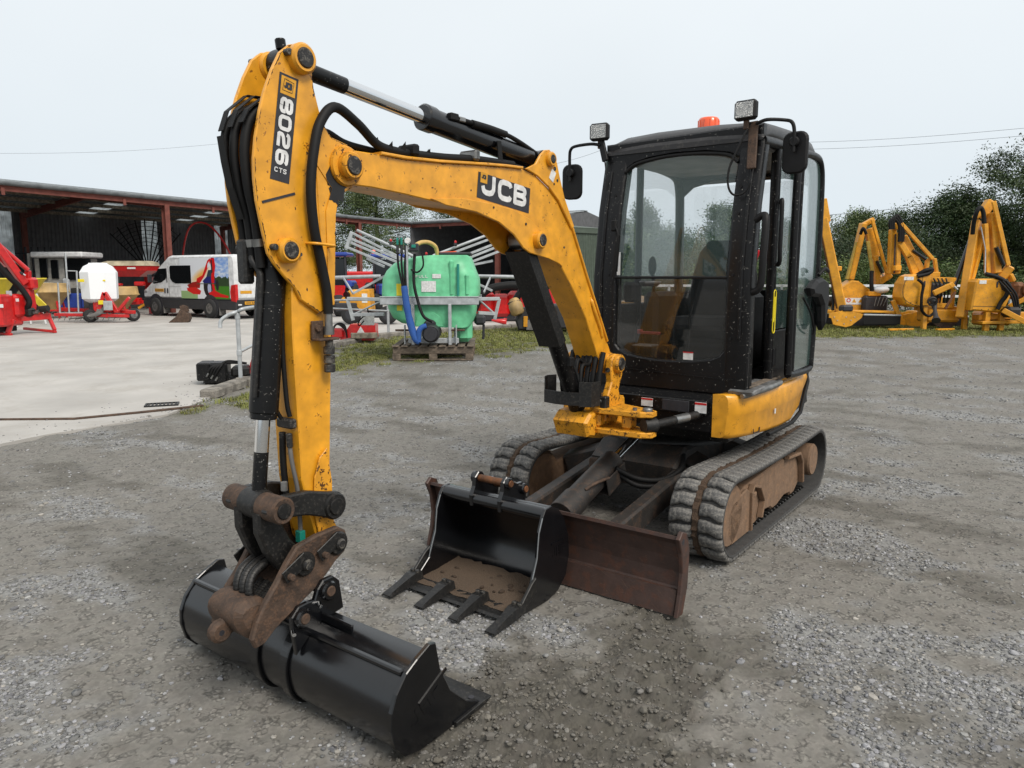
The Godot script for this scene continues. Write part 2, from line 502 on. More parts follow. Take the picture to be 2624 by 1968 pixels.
# a thin, uneven overcast
func cloud_cover() -> ImageTexture:
	var w := 512; var h := 256
	var n := fnl(77, 1.3, FastNoiseLite.TYPE_SIMPLEX_SMOOTH, 4)
	var d := PackedByteArray(); d.resize(w * h * 4)
	for y in h:
		var el := PI / 2 - PI * (y + 0.5) / h
		for x in w:
			var a := TAU * (x + 0.5) / w
			var p := Vector3(cos(el) * cos(a), sin(el) * 2.2, cos(el) * sin(a))
			var k := clampf(0.5 + n.get_noise_3dv(p) * 0.7, 0, 1)
			var i := (y * w + x) * 4
			d[i] = 255; d[i + 1] = 255; d[i + 2] = 255
			d[i + 3] = int(k * 0.055 * 255)
	return ImageTexture.create_from_image(Image.create_from_data(w, h, false, Image.FORMAT_RGBA8, d))

# ---------------------------------------------------------------- ground
var n_low := FastNoiseLite.new()
var n_mid := FastNoiseLite.new()
var n_high := FastNoiseLite.new()
var yard_edge: PackedVector2Array   # concrete, seen from above (x, z)
var grass_area: PackedVector2Array

func layout() -> void:
	n_low = fnl(101, 0.55, FastNoiseLite.TYPE_SIMPLEX_SMOOTH, 3)
	n_mid = fnl(102, 2.6, FastNoiseLite.TYPE_SIMPLEX_SMOOTH, 3)
	n_high = fnl(103, 11.0, FastNoiseLite.TYPE_SIMPLEX_SMOOTH, 3)
	yard_edge = P([-40, 20, -12, 2, -7.4, -3.4, -5.6, -5.6, -4.83, -6.85, -4.66, -7.27, -4.37, -7.67, -3.95, -8.38, -3.95, -9.54, -3.86, -10.67, -4.0, -16.86, -3.45, -19.05, -1.2, -21.97, -0.1, -22.9, 2.43, -24.62, 8, -27.5, 14, -31, 14, -80, -60, -80, -60, 20])
	grass_area = P([-3.85, -8.35, -3.2, -9.2, -2.86, -11.85, -2.3, -13.3, -0.7, -14.5, 0.56, -15.6, 2.41, -18.4, 5, -18.9, 7.66, -18.9, 13.4, -19.4, 30, -19.8, 60, -20, 60, -45, 14, -34, 8, -27.5, 2.43, -24.7, -0.11, -22.9, -1.21, -21.9, -3.45, -19, -3.95, -16.8, -3.8, -10.7])

func inside(p: Vector2, poly: PackedVector2Array) -> float:
	# signed distance, positive inside, capped at half a metre
	var best := 9.0
	var n := poly.size()
	for i in n:
		var q := Geometry2D.get_closest_point_to_segment(p, poly[i], poly[(i + 1) % n])
		best = minf(best, p.distance_squared_to(q))
	best = minf(sqrt(best), 3.0)
	return best if Geometry2D.is_point_in_polygon(p, poly) else -best

# churned soil where a machine has turned: 0 to 1
func churn(x: float, z: float) -> float:
	var d := Vector2((x - 0.12) / 0.62, (z + 2.35) / 0.62).length()
	var e := Vector2((x - 0.62) / 0.22, (z + 2.95) / 0.5).length()
	var k := n_mid.get_noise_2d(x * 2.0, z * 2.0) * 0.45
	return clampf(maxf(smoothstep(1.05, 0.7, d + k), smoothstep(1.1, 0.7, e + k)), 0, 1)
func gravelly(x: float, z: float) -> float:
	# loose stone lies in streaks along the way machines drive
	var u := x * 0.8 + z * 0.6; var w := -x * 0.6 + z * 0.8
	return smoothstep(0.05, 0.42, n_low.get_noise_2d(u * 0.9, w * 2.1) + 0.45 * n_mid.get_noise_2d(x * 0.9, z * 0.9))
func damp(x: float, z: float) -> float:
	# soft wet fines between the stones, drawn out along the wheel tracks
	var u := x * 0.8 + z * 0.6; var w := -x * 0.6 + z * 0.8
	return smoothstep(0.12, 0.5, n_low.get_noise_2d(u * 0.8 + 50, w * 2.6 + 20) + 0.4 * n_mid.get_noise_2d(x * 0.7 + 30, z * 1.2))
func ground_y(x: float, z: float) -> float:
	var h := n_mid.get_noise_2d(x, z) * 0.009 + n_high.get_noise_2d(x * 1.4, z * 1.4) * 0.006 - 0.008
	var far := smoothstep(9.0, 14.0, -z)
	h = lerpf(h, n_low.get_noise_2d(x, z) * 0.012 - 0.008, far)
	if z > -4.5 and z < -1.2 and absf(x) < 1.6:
		var c := churn(x, z)
		if c > 0.0: h += c * (0.036 * n_high.get_noise_2d(x * 1.1, z * 1.1) + 0.012 * n_mid.get_noise_2d(x * 2.0, z * 2.0) - 0.006)
		# print of a track pressed into the soft ground, ribs across the way it ran
		var run := x * -0.599 + z * 0.8007; var side := x * 0.8007 + z * 0.599 + 1.2 + 0.05 * sin(run * 3.0)
		var k := smoothstep(0.2, 0.16, absf(side)) * smoothstep(-3.1, -2.8, run) * smoothstep(-1.55, -1.75, run)
		if k > 0.0:
			var rib := sin(run * TAU / 0.135 + (1.2 if side > 0 else 0.0) + side * 3.0)
			h = lerpf(h, -0.008 + 0.026 * clampf(rib * 1.4, -1, 0.6) + 0.006 * n_high.get_noise_2d(x, z), k * 0.9)
		h += 0.02 * smoothstep(0.05, 0.0, absf(absf(side) - 0.2)) * smoothstep(-3.1, -2.8, run) * smoothstep(-1.55, -1.75, run) * (0.6 + n_high.get_noise_2d(x * 0.6, z * 0.6))
	if x < 20 and z < 4:
		var s := inside(Vector2(x, z), yard_edge)
		if s > -0.6:
			h = lerpf(h, -0.07, smoothstep(-0.55, 0.75, s + n_mid.get_noise_2d(x * 0.9, z * 0.9) * 0.45 + n_high.get_noise_2d(x * 2.0, z * 2.0) * 0.12))
	# the machine and its buckets stand on flat ground
	var f := (x - 1.084) * -0.599 + (z + 4.996) * 0.8007; var l := (x - 1.084) * 0.8007 + (z + 4.996) * 0.599
	if f > -1.4 and f < 3.4 and absf(l) < 1.0 and (f < 1.9 or l < 0.55): h = minf(h, 0.002)
	return minf(h, 0.03 if z > -3.2 else 0.012)
func ground_color(x: float, z: float) -> Color:
	var g := gravelly(x, z)
	var base := Color(0.250, 0.240, 0.220)
	base = base.lerp(Color(0.325, 0.332, 0.335), g * 0.85)
	base = base.lerp(Color(0.150, 0.141, 0.123), damp(x, z) * (1.0 - g * 0.6) * 0.8)
	var c := churn(x, z) if absf(x) < 2.0 and z > -4.5 else 0.0
	base = base.lerp(Color(0.120, 0.112, 0.095), c * 0.9)
	var s := inside(Vector2(x, z), grass_area) if z < -7.5 else -1.0
	if s > -0.5:
		var k := smoothstep(-0.35, 0.5, s + n_mid.get_noise_2d(x * 0.5, z * 0.5) * 0.9)
		base = base.lerp(Color(0.135, 0.135, 0.055), k * 0.75)
	var t := 1.0 + n_high.get_noise_2d(x * 0.7, z * 0.7) * 0.16
	return Color(base.r * t, base.g * t, base.b * t)

func axis_steps(lo: float, a: float, b: float, hi: float, step: float, grow: float) -> PackedFloat32Array:
	var left := []
	var s := step; var x := a
	while x > lo:
		s *= grow; x -= s
		left.append(x)
	left.reverse()
	var out := PackedFloat32Array(left)
	x = a
	while x < b:
		out.append(x); x += step
	s = step
	while x < hi:
		out.append(x); s *= grow; x += s
	out.append(x)
	return out

func build_ground() -> void:
	# stony texture: fine cells for grit, larger ones for pebbles
	var size := 1024
	var n1 := fnl(201, 0.06, FastNoiseLite.TYPE_CELLULAR, 1)
	n1.cellular_return_type = FastNoiseLite.RETURN_DISTANCE2_SUB
	n1.cellular_jitter = 1.0
	var n2 := fnl(202, 0.13, FastNoiseLite.TYPE_CELLULAR, 1)
	n2.cellular_return_type = FastNoiseLite.RETURN_CELL_VALUE
	n2.cellular_jitter = 1.0
	var a := grey(n1, size); var b := grey(n2, size); var c := grey(fnl(203, 0.016, FastNoiseLite.TYPE_SIMPLEX_SMOOTH, 6), size)
	var col := PackedByteArray(); col.resize(size * size * 3)
	var hei := PackedByteArray(); hei.resize(size * size)
	for i in size * size:
		var f := c[i] / 255.0
		var stone := smoothstep(0.5, 0.62, f) 
		var grit := b[i] / 255.0
		var v := lerpf(0.74 + 0.2 * f, 0.62 + 0.4 * grit, 0.22 + 0.5 * stone)
		v *= lerpf(1.0, 0.72 + 0.28 * smoothstep(0.05, 0.3, a[i] / 255.0), 0.75 * stone)
		v = clampf(v, 0, 1)
		col[i * 3] = int(v * 255); col[i * 3 + 1] = int(v * 253); col[i * 3 + 2] = int(v * 250)
		hei[i] = int(clampf(0.5 * grit * (0.25 + 0.75 * stone) + 0.3 * stone * smoothstep(0.0, 0.4, a[i] / 255.0) + 0.2 * f, 0, 1) * 255)
	var m := StandardMaterial3D.new()
	m.resource_name = "gravel_soil"
	m.albedo_texture = tex_from(col, size, Image.FORMAT_RGB8)
	m.vertex_color_use_as_albedo = true
	m.roughness = 0.95
	m.uv1_triplanar = true
	m.uv1_world_triplanar = true
	m.uv1_scale = Vector3.ONE * 0.62
	m.heightmap_enabled = true
	m.heightmap_texture = tex_from(hei, size, Image.FORMAT_L8)
	m.heightmap_scale = 0.45
	M.soil = m
	var xs := axis_steps(-300, -2.8, 2.6, 300, 0.03, 1.045)
	var zs := axis_steps(-420, -5.6, -1.3, 40, 0.03, 1.04)
	var nx := xs.size(); var nz := zs.size()
	var vs := PackedVector3Array(); vs.resize(nx * nz)
	var cs := PackedColorArray(); cs.resize(nx * nz)
	for j in nz:
		var z := zs[j]
		for i in nx:
			var x := xs[i]
			vs[j * nx + i] = Vector3(x, ground_y(x, z), z)
			cs[j * nx + i] = ground_color(x, z)
	var ix := PackedInt32Array(); ix.resize((nx - 1) * (nz - 1) * 6)
	var k := 0
	for j in nz - 1:
		for i in nx - 1:
			var p := j * nx + i
			ix[k] = p; ix[k + 1] = p + 1; ix[k + 2] = p + nx; ix[k + 3] = p + 1; ix[k + 4] = p + nx + 1; ix[k + 5] = p + nx
			k += 6
	var ns := PackedVector3Array(); ns.resize(nx * nz)
	for j in nz:
		for i in nx:
			var i0 := maxi(i - 1, 0); var i1 := mini(i + 1, nx - 1); var j0 := maxi(j - 1, 0); var j1 := mini(j + 1, nz - 1)
			var dx := (vs[j * nx + i1].y - vs[j * nx + i0].y) / (xs[i1] - xs[i0])
			var dz := (vs[j1 * nx + i].y - vs[j0 * nx + i].y) / (zs[j1] - zs[j0])
			ns[j * nx + i] = Vector3(-dx, 1, -dz).normalized()
	var arr := []; arr.resize(Mesh.ARRAY_MAX)
	arr[Mesh.ARRAY_VERTEX] = vs; arr[Mesh.ARRAY_NORMAL] = ns; arr[Mesh.ARRAY_COLOR] = cs; arr[Mesh.ARRAY_INDEX] = ix
	var am := ArrayMesh.new()
	am.add_surface_from_arrays(Mesh.PRIMITIVE_TRIANGLES, arr)
	struct(am, "ground", m)

func stone_mesh(seed_: int, flat: float) -> ArrayMesh:
	var r := RandomNumberGenerator.new(); r.seed = seed_
	var mb := MB.new()
	var rows := 3; var seg := 6
	var pts := []
	for i in rows + 1:
		var t := PI * i / rows - PI / 2
		var row := []
		for k in seg:
			var q := r.randf_range(0.72, 1.15)
			row.append(Vector3(cos(t) * cos(TAU * k / seg) * q, sin(t) * flat * r.randf_range(0.8, 1.1), -cos(t) * sin(TAU * k / seg) * q * 0.75))
		pts.append(row)
	for i in rows:
		for k in seg:
			var j := (k + 1) % seg
			mb.quad(pts[i][k], pts[i][j], pts[i + 1][j], pts[i + 1][k], 1 if flat < 0.5 else -1)
	return mb.mesh()

func scatter(mesh: Mesh, xforms: Array, colors: Array, called: String, m: Material, parent: Node) -> MultiMeshInstance3D:
	var mm := MultiMesh.new()
	mm.transform_format = MultiMesh.TRANSFORM_3D
	mm.use_colors = true
	mm.mesh = mesh
	mm.instance_count = xforms.size()
	for i in xforms.size():
		mm.set_instance_transform(i, xforms[i])
		mm.set_instance_color(i, colors[i])
	var o := MultiMeshInstance3D.new()
	o.name = called
	o.multimesh = mm
	o.material_override = m
	parent.add_child(o, true)
	return o

# the same, but as one mesh: for crowns and hedges, which are parts
func joined(mesh: ArrayMesh, xforms: Array, colors: Array, called: String, m: Material, parent: Node) -> MeshInstance3D:
	var src := mesh.surface_get_arrays(0)
	var sv: PackedVector3Array = src[Mesh.ARRAY_VERTEX]; var sn: PackedVector3Array = src[Mesh.ARRAY_NORMAL]; var si: PackedInt32Array = src[Mesh.ARRAY_INDEX]
	var vs := PackedVector3Array(); var ns := PackedVector3Array(); var cs := PackedColorArray(); var ix := PackedInt32Array()
	var n := sv.size()
	for i in xforms.size():
		var t: Transform3D = xforms[i]
		vs.append_array(t * sv)
		ns.append_array(Transform3D(t.basis.orthonormalized(), Vector3.ZERO) * sn)
		var c := PackedColorArray(); c.resize(n); c.fill(colors[i])
		cs.append_array(c)
	ix.resize(si.size() * xforms.size())
	var k := 0
	for i in xforms.size():
		var o := i * n
		for j in si:
			ix[k] = j + o
			k += 1
	var arr := []; arr.resize(Mesh.ARRAY_MAX)
	arr[Mesh.ARRAY_VERTEX] = vs; arr[Mesh.ARRAY_NORMAL] = ns; arr[Mesh.ARRAY_COLOR] = cs; arr[Mesh.ARRAY_INDEX] = ix
	var am := ArrayMesh.new()
	am.add_surface_from_arrays(Mesh.PRIMITIVE_TRIANGLES, arr)
	return part(am, called, m, parent)

func build_stones() -> void:
	rng.seed = 5
	var m := mat("stone", Color(1, 1, 1), 0.9, 0, "grain", 30.0)
	m.vertex_color_use_as_albedo = true
	var sets := [[], [], []]; var cols := [[], [], []]
	var n := 0
	for tries in 200000:
		if n >= 56000: break
		var z := -1.75 * pow(24.0 / 1.75, rng.randf())
		var x := rng.randf_range(-1, 1) * (0.3 - z * 0.8)
		var g := gravelly(x, z)
		var ch := churn(x, z) if absf(x) < 2.0 and z > -4.5 else 0.0
		if rng.randf() > 0.045 + 0.955 * g * g + ch * 0.3: continue
		var p2 := Vector2(x, z)
		var s := inside(p2, yard_edge) if x < 3 and z < -3 else -1.0
		if s > 0.1 and rng.randf() > 0.16 * smoothstep(1.6, 0.1, s): continue
		if z < -9 and inside(p2, grass_area) > 0.3 and rng.randf() > 0.2: continue
		var y := maxf(ground_y(x, z), -0.012 if s > 0.0 else -1.0)
		var r := 0.0035 + 0.0085 * pow(rng.randf(), 2.6) - z * 0.00062
		if rng.randf() < 0.03: r += rng.randf_range(0.004, 0.015)
		var w := rng.randi() % 3
		var b := Basis.from_euler(Vector3(rng.randf_range(-0.3, 0.3), rng.randf() * TAU, rng.randf_range(-0.3, 0.3))).scaled(Vector3.ONE * r)
		sets[w].append(Transform3D(b, Vector3(x, y + r * 0.12, z)))
		var t := rng.randf()
		var v := lerpf(0.2, 0.6, t * t * 0.9 + 0.1 * rng.randf())
		var c := Color(v, v * 1.0, v * rng.randf_range(0.96, 1.06))
		if rng.randf() < 0.2: c = Color(v, v * 0.95, v * 0.86)
		if ch > 0.3: c = c.lerp(Color(0.16, 0.14, 0.105), 0.7)
		cols[w].append(c)
		n += 1
	for w in 3:
		var o := scatter(stone_mesh(40 + w, [0.45, 0.55, 0.38][w]), sets[w], cols[w], "gravel" if w == 0 else "gravel_%03d" % w, m, self)
		stuff(o)
		tag(o, ["loose grey stones strewn over the yard", "angular pale chips strewn over the yard", "flat light pebbles strewn over the yard"][w], "gravel")

func blade_tuft(seed_: int, blades: int, h: float, spread: float, w: float) -> ArrayMesh:
	var r := RandomNumberGenerator.new(); r.seed = seed_
	var mb := MB.new()
	for i in blades:
		var a := r.randf() * TAU
		var d := Vector3(cos(a), 0, sin(a))
		var base := Vector3(r.randf_range(-1, 1), 0, r.randf_range(-1, 1)) * spread
		var hh := h * r.randf_range(0.5, 1.0)
		var s := d.cross(Vector3.UP) * w
		var mid := base + d * hh * 0.25 + Vector3(0, hh * 0.6, 0)
		var tip := base + d * hh * r.randf_range(0.5, 0.9) + Vector3(0, hh, 0)
		mb.tri(base - s, base + s, mid + s * 0.7)
		mb.tri(base - s, mid + s * 0.7, mid - s * 0.7)
		mb.tri(mid - s * 0.7, mid + s * 0.7, tip)
	return mb.mesh()

func build_grass() -> void:
	rng.seed = 9
	var m := StandardMaterial3D.new()
	m.resource_name = "grass"
	m.vertex_color_use_as_albedo = true
	m.roughness = 0.8
	m.backlight_enabled = true
	m.backlight = Color(0.25, 0.3, 0.08)
	M.grass = m
	var xf := []; var cs := []
	for tries in 120000:
		if xf.size() >= 26000: break
		var z := -8.3 * pow(34.0 / 8.3, rng.randf())
		var x := rng.randf_range(-4.2, 3.0 - z * 0.85)
		var s := inside(Vector2(x, z), grass_area)
		var k := s + n_mid.get_noise_2d(x * 0.5, z * 0.5) * 1.1
		if k < -0.05 or rng.randf() > smoothstep(-0.15, 0.7, k): continue
		var sc := rng.randf_range(0.6, 1.3) * (1.0 + smoothstep(14, 30, -z) * 0.9)
		xf.append(Transform3D(Basis(Vector3.UP, rng.randf() * TAU).scaled(Vector3(sc, sc * rng.randf_range(0.6, 1.2), sc)), Vector3(x, ground_y(x, z) - 0.004, z)))
		var t := rng.randf()
		cs.append(Color(0.13, 0.145, 0.035).lerp(Color(0.20, 0.21, 0.05), t).lerp(Color(0.2, 0.16, 0.07), 0.5 if rng.randf() < 0.2 else 0.0))
	var o := scatter(blade_tuft(3, 9, 0.055, 0.05, 0.005), xf, cs, "grass", m, self)
	stuff(o)
	tag(o, "short mossy grass between the gravel and the concrete", "grass")

func build_yard() -> void:
	var m := mat("concrete", Color(0.45, 0.432, 0.405), 0.9, 0, "cloud", 0.12, {"dirt": "stain", "dscale": 0.16})
	m.albedo_texture = T.pale
	var mb := MB.new()
	mb.xf = Transform3D(Basis(Vector3.RIGHT, PI / 2), Vector3.ZERO)   # (x, y) of the outline becomes (x, z) of the ground
	mb.prism(yard_edge, 0.012, 0.3)
	var y := struct(mb, "yard", m)
	# a rusty steel edge let into the concrete
	mb = MB.new()
	mb.tube([V(-7.5, -0.006, -7.9), V(-5.63, -0.004, -8.01), V(-4.83, -0.002, -8.04), V(-4.3, 0.0, -8.42), V(-3.74, 0.004, -8.86)], 0.016, 6)
	solo(mb, "steel_edging", M.rust, "thin rusty steel edge along the rim of the concrete yard", "edging")
	# kerb of old sleepers and stones between grass and yard
	rng.seed = 77
	var line := [V(-3.98, 0, -9.55), V(-3.9, 0, -10.6), V(-3.93, 0, -13), V(-4.02, 0, -16.8), V(-3.47, 0, -19.0), V(-2.4, 0, -20.5), V(-1.2, 0, -21.95), V(-0.1, 0, -22.9), V(2.4, 0, -24.6), V(6, 0, -26.6)]
	var kerb := thing("kerb", "low worn kerb of stone blocks between grass and concrete yard", "kerb", Vector3.ZERO)
	for i in line.size() - 1:
		var a: Vector3 = line[i]; var b: Vector3 = line[i + 1]
		var n := int(maxf(1, a.distance_to(b) / 0.85))
		for k in n:
			var p := a.lerp(b, float(k) / n); var q := a.lerp(b, (k + 1.0) / n)
			var d := (q - p).normalized()
			var t := MB.new()
			var h := rng.randf_range(0.13, 0.17)
			var off := Vector3(rng.randf_range(-0.02, 0.02), 0, 0)
			t.beam(p + d * 0.012 + Vector3(0, h / 2 - 0.05, 0) + off, q - d * 0.012 + Vector3(0, h / 2 - 0.05 + rng.randf_range(-0.01, 0.01), 0) + off, rng.randf_range(0.2, 0.28), h, 0.025)
			part(t, "kerb_stone", M.stone_kerb, kerb)
	# drain grating
	var dr := thing("drain_grate", "dark cast iron drain grating let into the concrete", "drain", V(-4.3, -0.008, -8.98), 0.35)
	mb = MB.new()
	mb.box(V(0, -0.03, 0), V(0.36, 0.02, 0.2))
	part(mb, "sump", M.black_print, dr)
	mb = MB.new()
	for s in [-1, 1]:
		mb.box(V(0, 0.004, s * 0.1), V(0.38, 0.02, 0.02)); mb.box(V(s * 0.18, 0.004, 0), V(0.02, 0.02, 0.18))
	part(mb, "frame", M.black_steel, dr)
	for k in 8:
		mb = MB.new()
		mb.box(V(-0.15 + k * 0.043, 0.002, 0), V(0.018, 0.016, 0.178), 0.003)
		part(mb, "bar", M.black_steel, dr)

# ---------------------------------------------------------------- the mini excavator
const BZ := 0.09      # the middle of boom and dipper, right of the machine's middle
var ex: Node3D

func loop_point(s: float) -> Array:
	# runs round the track belt: [point (x, y), outward normal, running direction]
	var R := 0.222; var xf := 0.80; var xr := -0.815; var yc := 0.247
	var straight := xf - xr
	var total := 2 * straight + TAU * R
	s = fposmod(s, total)
	if s < straight:
		var x := xr + s
		var sag := -0.016 * sin(PI * s / straight)
		return [Vector2(x, yc + R + sag), Vector2(0, 1), Vector2(1, 0)]
	s -= straight
	if s < PI * R:
		var a := PI / 2 - s / R
		return [Vector2(xf, yc) + Vector2(cos(a), sin(a)) * R, Vector2(cos(a), sin(a)), Vector2(sin(a), -cos(a))]
	s -= PI * R
	if s < straight:
		return [Vector2(xf - s, yc - R), Vector2(0, -1), Vector2(-1, 0)]
	s -= straight
	var a2 := -PI / 2 - s / R
	return [Vector2(xr, yc) + Vector2(cos(a2), sin(a2)) * R, Vector2(cos(a2), sin(a2)), Vector2(sin(a2), -cos(a2))]

func lug_mesh(flip: float) -> ArrayMesh:
	# a rubber bar with rounded shoulders; x along the belt, y outward, z across
	var mb := MB.new()
	var rings := []
	for e in [[0.0, 0.62, 0.0], [0.0, 0.95, 0.012], [0.02, 1.0, 0.019], [0.07, 0.9, 0.024], [0.115, 1.0, 0.022], [0.128, 0.9, 0.014], [0.132, 0.7, 0.0]]:
		var z: float = -0.002 + e[0]
		var skew: float = (e[0] - 0.066) * 0.12 * flip + 0.006 * sin(e[0] * 60.0)
		var hw: float = 0.0345 * e[1]
		var h: float = e[2]
		var ring := PackedVector3Array()
		for q in [[-1.12, -0.006], [-1.0, 0.55], [-0.8, 0.95], [0.0, 1.0], [0.8, 0.94], [1.0, 0.55], [1.14, -0.006]]:
			ring.append(V(q[0] * hw + skew, q[1] * h if q[1] > 0 else -0.006, z))
		ring.reverse()
		rings.append(ring)
	mb.loft(rings, true, 1)
	return mb.mesh()

func build_track(side: float) -> void:
	var t := Node3D.new()
	t.name = "track"
	ex.add_child(t, true)
	t.position = V(0, 0, side * 0.625)
	var total := 2 * 1.615 + TAU * 0.222
	var n := 120
	var mb := MB.new()
	var rings := []
	for i in n + 1:
		var e := loop_point(total * i / n)
		var p: Vector2 = e[0]; var nn: Vector2 = e[1]
		var o := p; var q := p - nn * 0.022; var q2 := p - nn * 0.010
		rings.append(PackedVector3Array([V(q.x, q.y, -0.15), V(q2.x, q2.y, -0.154), V(o.x, o.y, -0.148), V(o.x, o.y, 0.148), V(q2.x, q2.y, 0.154), V(q.x, q.y, 0.15)]))
	for i in n:
		for k in 6:
			var j := (k + 1) % 6
			mb.quad(rings[i][k], rings[i][j], rings[i + 1][j], rings[i + 1][k], k)
	part(mb, "belt", M.belt_rubber, t)
	# soil packed in the groove between the lugs
	mb = MB.new()
	rng.seed = 60 + int(side)
	rings = []
	var gn := 260
	var gr := []
	for i in gn:
		gr.append([rng.randf_range(0.002, 0.021), rng.randf_range(0.015, 0.028), rng.randf_range(-0.006, 0.006)])
	for i in gn + 1:
		var e := loop_point(total * i / gn)
		var g = gr[i % gn]
		var p: Vector2 = e[0]; var nn: Vector2 = e[1]
		var o := p + nn * float(g[0]); var b := p - nn * 0.004
		rings.append(PackedVector3Array([V(b.x, b.y, -g[1] + g[2]), V(o.x, o.y, -g[1] * 0.6 + g[2]), V(o.x, o.y, g[1] * 0.5 + g[2]), V(b.x, b.y, g[1] + g[2])]))
	for i in gn:
		for k in 3:
			mb.quad(rings[i][k], rings[i][k + 1], rings[i + 1][k + 1], rings[i + 1][k], -1)
	part(mb, "packed_soil", M.packed_soil, t)
	var count := 54
	var ml := lug_mesh(1.0); var mr := lug_mesh(-1.0)
	for i in count:
		for hs in [-1.0, 1.0]:
			var e := loop_point(total * (i + (0.5 if hs > 0 else 0.0)) / count)
			var o := part(ml if hs > 0 else mr, "tread_lug", M.track_rubber, t)
			var nn: Vector2 = e[1]; var d: Vector2 = e[2]
			var p: Vector2 = e[0]
			o.transform = Transform3D(Basis(V(d.x, d.y, 0), V(nn.x, nn.y, 0), V(0, 0, 1)), V(p.x, p.y, 0.018 if hs > 0 else -0.15))
	# inner guide cleats on the bottom run
	for i in 26:
		mb = MB.new()
		mb.box(V(0.72 - i * 0.058, 0.058, 0), V(0.016, 0.02, 0.17), 0.004)
		part(mb, "guide_cleat", M.black_steel, t)
	# frame
	mb = MB.new()
	mb.prism(P([0.77, 0.135, 0.775, 0.235, 0.70, 0.30, 0.46, 0.34, -0.20, 0.368, -0.54, 0.345, -0.62, 0.24, -0.62, 0.13, -0.50, 0.07, -0.43, 0.066, -0.40, 0.09, -0.28, 0.10, -0.13, 0.068, -0.05, 0.066, 0.0, 0.09, 0.13, 0.10, 0.24, 0.07, 0.30, 0.062, 0.72, 0.062]), -0.08, 0.08, 0.012)
	part(mb, "track_frame", M.track_frame, t)
	mb = MB.new()
	mb.cyl(V(0.755, 0.24, -0.10), V(0.755, 0.24, 0.10), 0.19, 28, 0.02)
	part(mb, "idler_wheel", M.track_frame, t)
	# the side away from the machine's middle
	var s := side
	mb = MB.new()
	mb.prism(P([0.785, 0.13, 0.79, 0.24, 0.72, 0.30, 0.50, 0.335, 0.44, 0.30, 0.43, 0.062, 0.72, 0.06]), minf(s * 0.082, s * 0.10), maxf(s * 0.082, s * 0.10), 0.006)
	part(mb, "idler_guard", M.track_frame, t)
	mb = MB.new()
	mb.sheet(L2([0.44, 0.07, 0.45, 0.30, 0.42, 0.335, 0.30, 0.30, 0.22, 0.20, 0.26, 0.10]), 0.018, minf(s * 0.08, s * 0.118), maxf(s * 0.08, s * 0.118), 0.004)
	mb.box(V(0.37, 0.27, s * 0.09), V(0.05, 0.03, 0.03), 0.006)
	part(mb, "guard_rib", M.track_frame, t)
	mb = MB.new()
	mb.sheet(L2([-0.24, 0.372, -0.50, 0.352, -0.57, 0.28, -0.60, 0.13]), 0.02, minf(s * 0.08, s * 0.12), maxf(s * 0.08, s * 0.12), 0.005)
	part(mb, "guard_rib", M.track_frame, t)
	mb = MB.new()
	mb.cyl(V(-0.80, 0.25, s * -0.12), V(-0.80, 0.25, s * 0.125), 0.115, 28, 0.012)
	part(mb, "final_drive", M.track_frame, t)
	mb = MB.new()
	mb.cyl(V(-0.80, 0.25, -0.025), V(-0.80, 0.25, 0.025), 0.18, 24)
	part(mb, "sprocket", M.black_steel, t)
	for x in [0.55, 0.07, -0.2, -0.47]:
		mb = MB.new()
		mb.cyl(V(x, 0.10, -0.05), V(x, 0.10, 0.05), 0.05, 14, 0.006)
		part(mb, "roller", M.black_steel, t)

